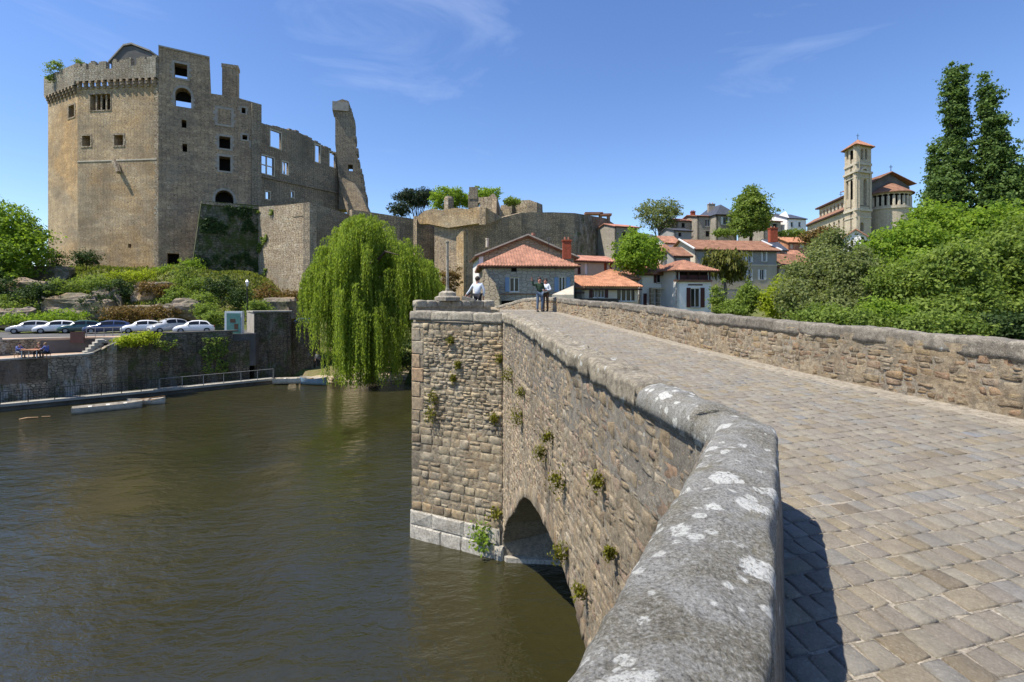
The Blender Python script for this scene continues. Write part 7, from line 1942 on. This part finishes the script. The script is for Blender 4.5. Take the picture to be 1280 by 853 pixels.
# the wooded bank on the right: individual trees
wood = [
 ('feathery grey-green willow at the left of the riverside wood', 1010, 43, [(1010, 350, 43, 26, 26), (1000, 375, 42, 26, 22), (1030, 330, 43.5, 18, 22)], 'leaf_grey', 520, 26, .26, .6),
 ('slender pale tree rising before the white gable house', 1035, 52, [(1040, 300, 52, 16, 14), (1025, 310, 52, 14, 14), (1050, 315, 52, 14, 14), (1035, 335, 52, 22, 16)], 'leaf_grey', 330, 20, .26, .6),
 ('rusty leaved shrub tree above the orange cottage', 1018, 66, [(1018, 298, 66, 13, 9), (1030, 290, 66, 10, 7)], 'leaf_rust', 110, 20, .3, .6),
 ('soft grey-green tree in the middle front of the wood', 1070, 40, [(1065, 345, 40, 28, 34), (1050, 385, 39, 26, 20), (1085, 370, 39, 24, 28)], 'leaf_grey', 640, 28, .26, .6),
 ('bright tree left of the poplar foot', 1115, 46, [(1120, 304, 46, 24, 18), (1105, 325, 46, 26, 20), (1142, 300, 46, 22, 22)], 'leaf_bright', 620, 28, .3, .65),
 ('dark hollow-crowned tree in the wood front', 1125, 37, [(1125, 365, 37, 28, 34), (1110, 395, 36, 24, 18), (1145, 390, 36, 24, 20)], 'leaf_mid', 560, 28, .25, .6),
 ('broad bright tree under the tall poplars', 1165, 48, [(1165, 280, 48, 26, 24), (1185, 295, 47, 26, 26), (1150, 310, 47, 24, 26)], 'leaf_bright', 640, 28, .3, .65),
 ('mid green tree with heavy branches near the right wall', 1185, 34, [(1185, 350, 34, 34, 40), (1175, 392, 33, 30, 20), (1210, 380, 33, 26, 28)], 'leaf_mid', 700, 28, .25, .6),
 ('bright sunlit crown right of the poplars', 1225, 45, [(1225, 290, 45, 30, 26), (1250, 285, 45, 26, 24), (1215, 320, 44, 28, 24)], 'leaf_bright', 640, 28, .3, .65),
 ('large mid green tree at the right edge of the picture', 1262, 35, [(1260, 330, 35, 34, 44), (1285, 300, 36, 30, 30), (1250, 385, 34, 34, 26), (1300, 370, 34, 30, 40)], 'leaf_mid', 820, 28, .26, .6),
 ('dark tree filling the gap behind the broad bright one', 1195, 58, [(1140, 330, 56, 40, 40), (1230, 320, 58, 40, 40)], 'leaf_dark', 420, 22, .4, .9),
 ('dark tree behind the grey-green willow', 1045, 60, [(1030, 360, 60, 40, 26), (1085, 345, 60, 34, 44)], 'leaf_dark', 380, 22, .4, .9),
 ('bushy undergrowth behind the parapet left of the lime shrub', 1040, 32, [(1030, 398, 32, 30, 12), (1065, 402, 31, 26, 12)], 'leaf_mid', 300, 26, .2, .5),
 ('dark undergrowth behind the parapet beneath the heavy-branched tree', 1165, 30, [(1150, 408, 30, 34, 14), (1200, 412, 29.5, 34, 16)], 'leaf_mid', 420, 26, .2, .5),
 ('thick undergrowth filling the right edge above the parapet', 1255, 29, [(1245, 412, 29, 30, 18), (1280, 414, 28.5, 26, 22), (1310, 410, 28, 24, 26)], 'leaf_dark', 460, 26, .2, .5),
 ('shaggy yellow-green tree filling the hollow between the two front crowns', 1220, 38, [(1215, 345, 38, 30, 34), (1150, 345, 39, 24, 28)], 'leaf_bright', 520, 26, .26, .7),
 ('lime shrub at the foot of the middle tree', 1110, 33, [(1098, 390, 33, 18, 12), (1120, 392, 32.5, 14, 10)], 'leaf_bright', 180, 24, .2, .45),
]
for lb, px, d, bl_, m_, nc, per, lf, sp_ in wood:
    gtree('riverside_tree', lb, px, d, bl_, m_, nc, per, lf, sp_, trunk_r=.22, limbs=10, shell=.45)
LUMP = .14
# poplars: stacked ascending clumps
def poplar(label, px, d, prof, nc, mat='leaf_poplar'):
    """prof: (py, centre px, half width px) from top to bottom"""
    bl_ = []
    for (y0, c0, w0), (y1, c1, w1) in zip(prof, prof[1:]):
        bl_.append(((c0 + c1) / 2, (y0 + y1) / 2 + 3, d, max(3, (w0 + w1) / 2 - 2.5), (y1 - y0) * .95))
    return gtree('poplar', label, px, d, bl_, mat, nc, 34, .34, .5, trunk_r=.3, limbs=16, shell=.0, group=None)
poplar('taller dark poplar column, left of the tall pair', 1195, 62, [(82, 1190, 9), (95, 1194, 16), (125, 1196, 17), (150, 1193, 18), (180, 1196, 19), (210, 1191, 23), (240, 1188, 27), (270, 1185, 30), (290, 1185, 30)], 1100)
poplar('right poplar of the tall pair, slightly lower', 1236, 60, [(96, 1228, 7), (115, 1232, 12), (140, 1237, 15), (170, 1241, 18), (200, 1246, 25), (230, 1248, 30), (260, 1250, 34), (290, 1250, 34)], 1150)
poplar('short narrow poplar hugging the taller one on its left', 1170, 64, [(180, 1167, 4), (195, 1168, 8), (215, 1169, 11), (240, 1168, 13), (265, 1166, 15)], 220)
poplar('poplar cut by the right edge of the picture', 1285, 62, [(200, 1281, 4), (215, 1280, 10), (240, 1280, 15), (270, 1278, 18), (290, 1278, 20)], 240)

# tufts growing on the bridge
def tuft(label, pl, u, z, r, mat, n=70, leaf=.07, hang=.5):
    p = pl.pt(u, z, .05); t = thing('wall_plant', label, 'plant', p, 'plants growing from the bridge masonry')
    pts = RNG.normal(size=(n, 3)) * np.array([r * .5, r * .35, r * .6]); pts[:, 2] -= hang * r * RNG.random(n)
    nd = np.array([pl.n.x, pl.n.y, .3]); pts = pts + np.array(p) + np.outer(RNG.random(n), nd) * r * .7
    nr = RNG.normal(size=(n, 3)) * .7 + nd; nr /= np.linalg.norm(nr, axis=1)[:, None]
    leaf_mesh('leaves', pts, nr, leaf * (.6 + RNG.random(n)), RNG.random(n), mat, t, .55)
for lb, px, py, r, m_ in (('upper of two leafy tufts near the pier edge', 544, 496, .22, 'moss_tuft'), ('lower of two leafy tufts near the pier edge', 541, 516, .25, 'moss_tuft'), ('small tuft high under the pier coping', 565, 425, .14, 'moss_tuft'), ('tuft on the pier halfway down by the wall angle', 619, 522, .16, 'moss_tuft'), ('thin tuft in the middle of the pier rubble', 574, 455, .12, 'moss_tuft'), ('second thin tuft left of the pier rubble middle', 568, 472, .12, 'moss_tuft')):
    tuft(lb, PF, *PF.uz(px, py), r, m_, 260, .06)
tuft('pale creeper trailing over the ledge at the pier foot', PF, *PF.uz(606, 665), .42, 'leaf_bright', 220, .13)
tuft('small creeper beside the arch springing', PF, *PF.uz(622, 640), .2, 'moss_tuft', 80, .1)
for lb, px, py, r in (('large mossy tuft in the corner of pier and wall', 611, 463, .34), ('tuft beside the arch head to its right', 652, 518, .22), ('tall narrow tuft midway up the spandrel', 705, 600, .17), ('twin tuft right of the corner one', 640, 468, .22), ('dark tuft above the tall narrow one', 682, 565, .15), ('tiny tuft under the coping shadow', 754, 602, .09), ('low tuft just above the hidden arch edge', 708, 688, .16), ('bright small tuft near the bottom of the wall', 733, 738, .11), ('yellow tuft below the red stone', 770, 690, .07), ('rust-tinged tuft by the pier head', 628, 448, .16), ('small green tuft beneath the twin tuft', 655, 490, .12), ('sparse tuft above the arch crown', 690, 545, .1)):
    u, z = LW.uz(px, py); tuft(lb, LW, u, z, r * .9, 'moss_tuft', 260, .03 + r * .12)
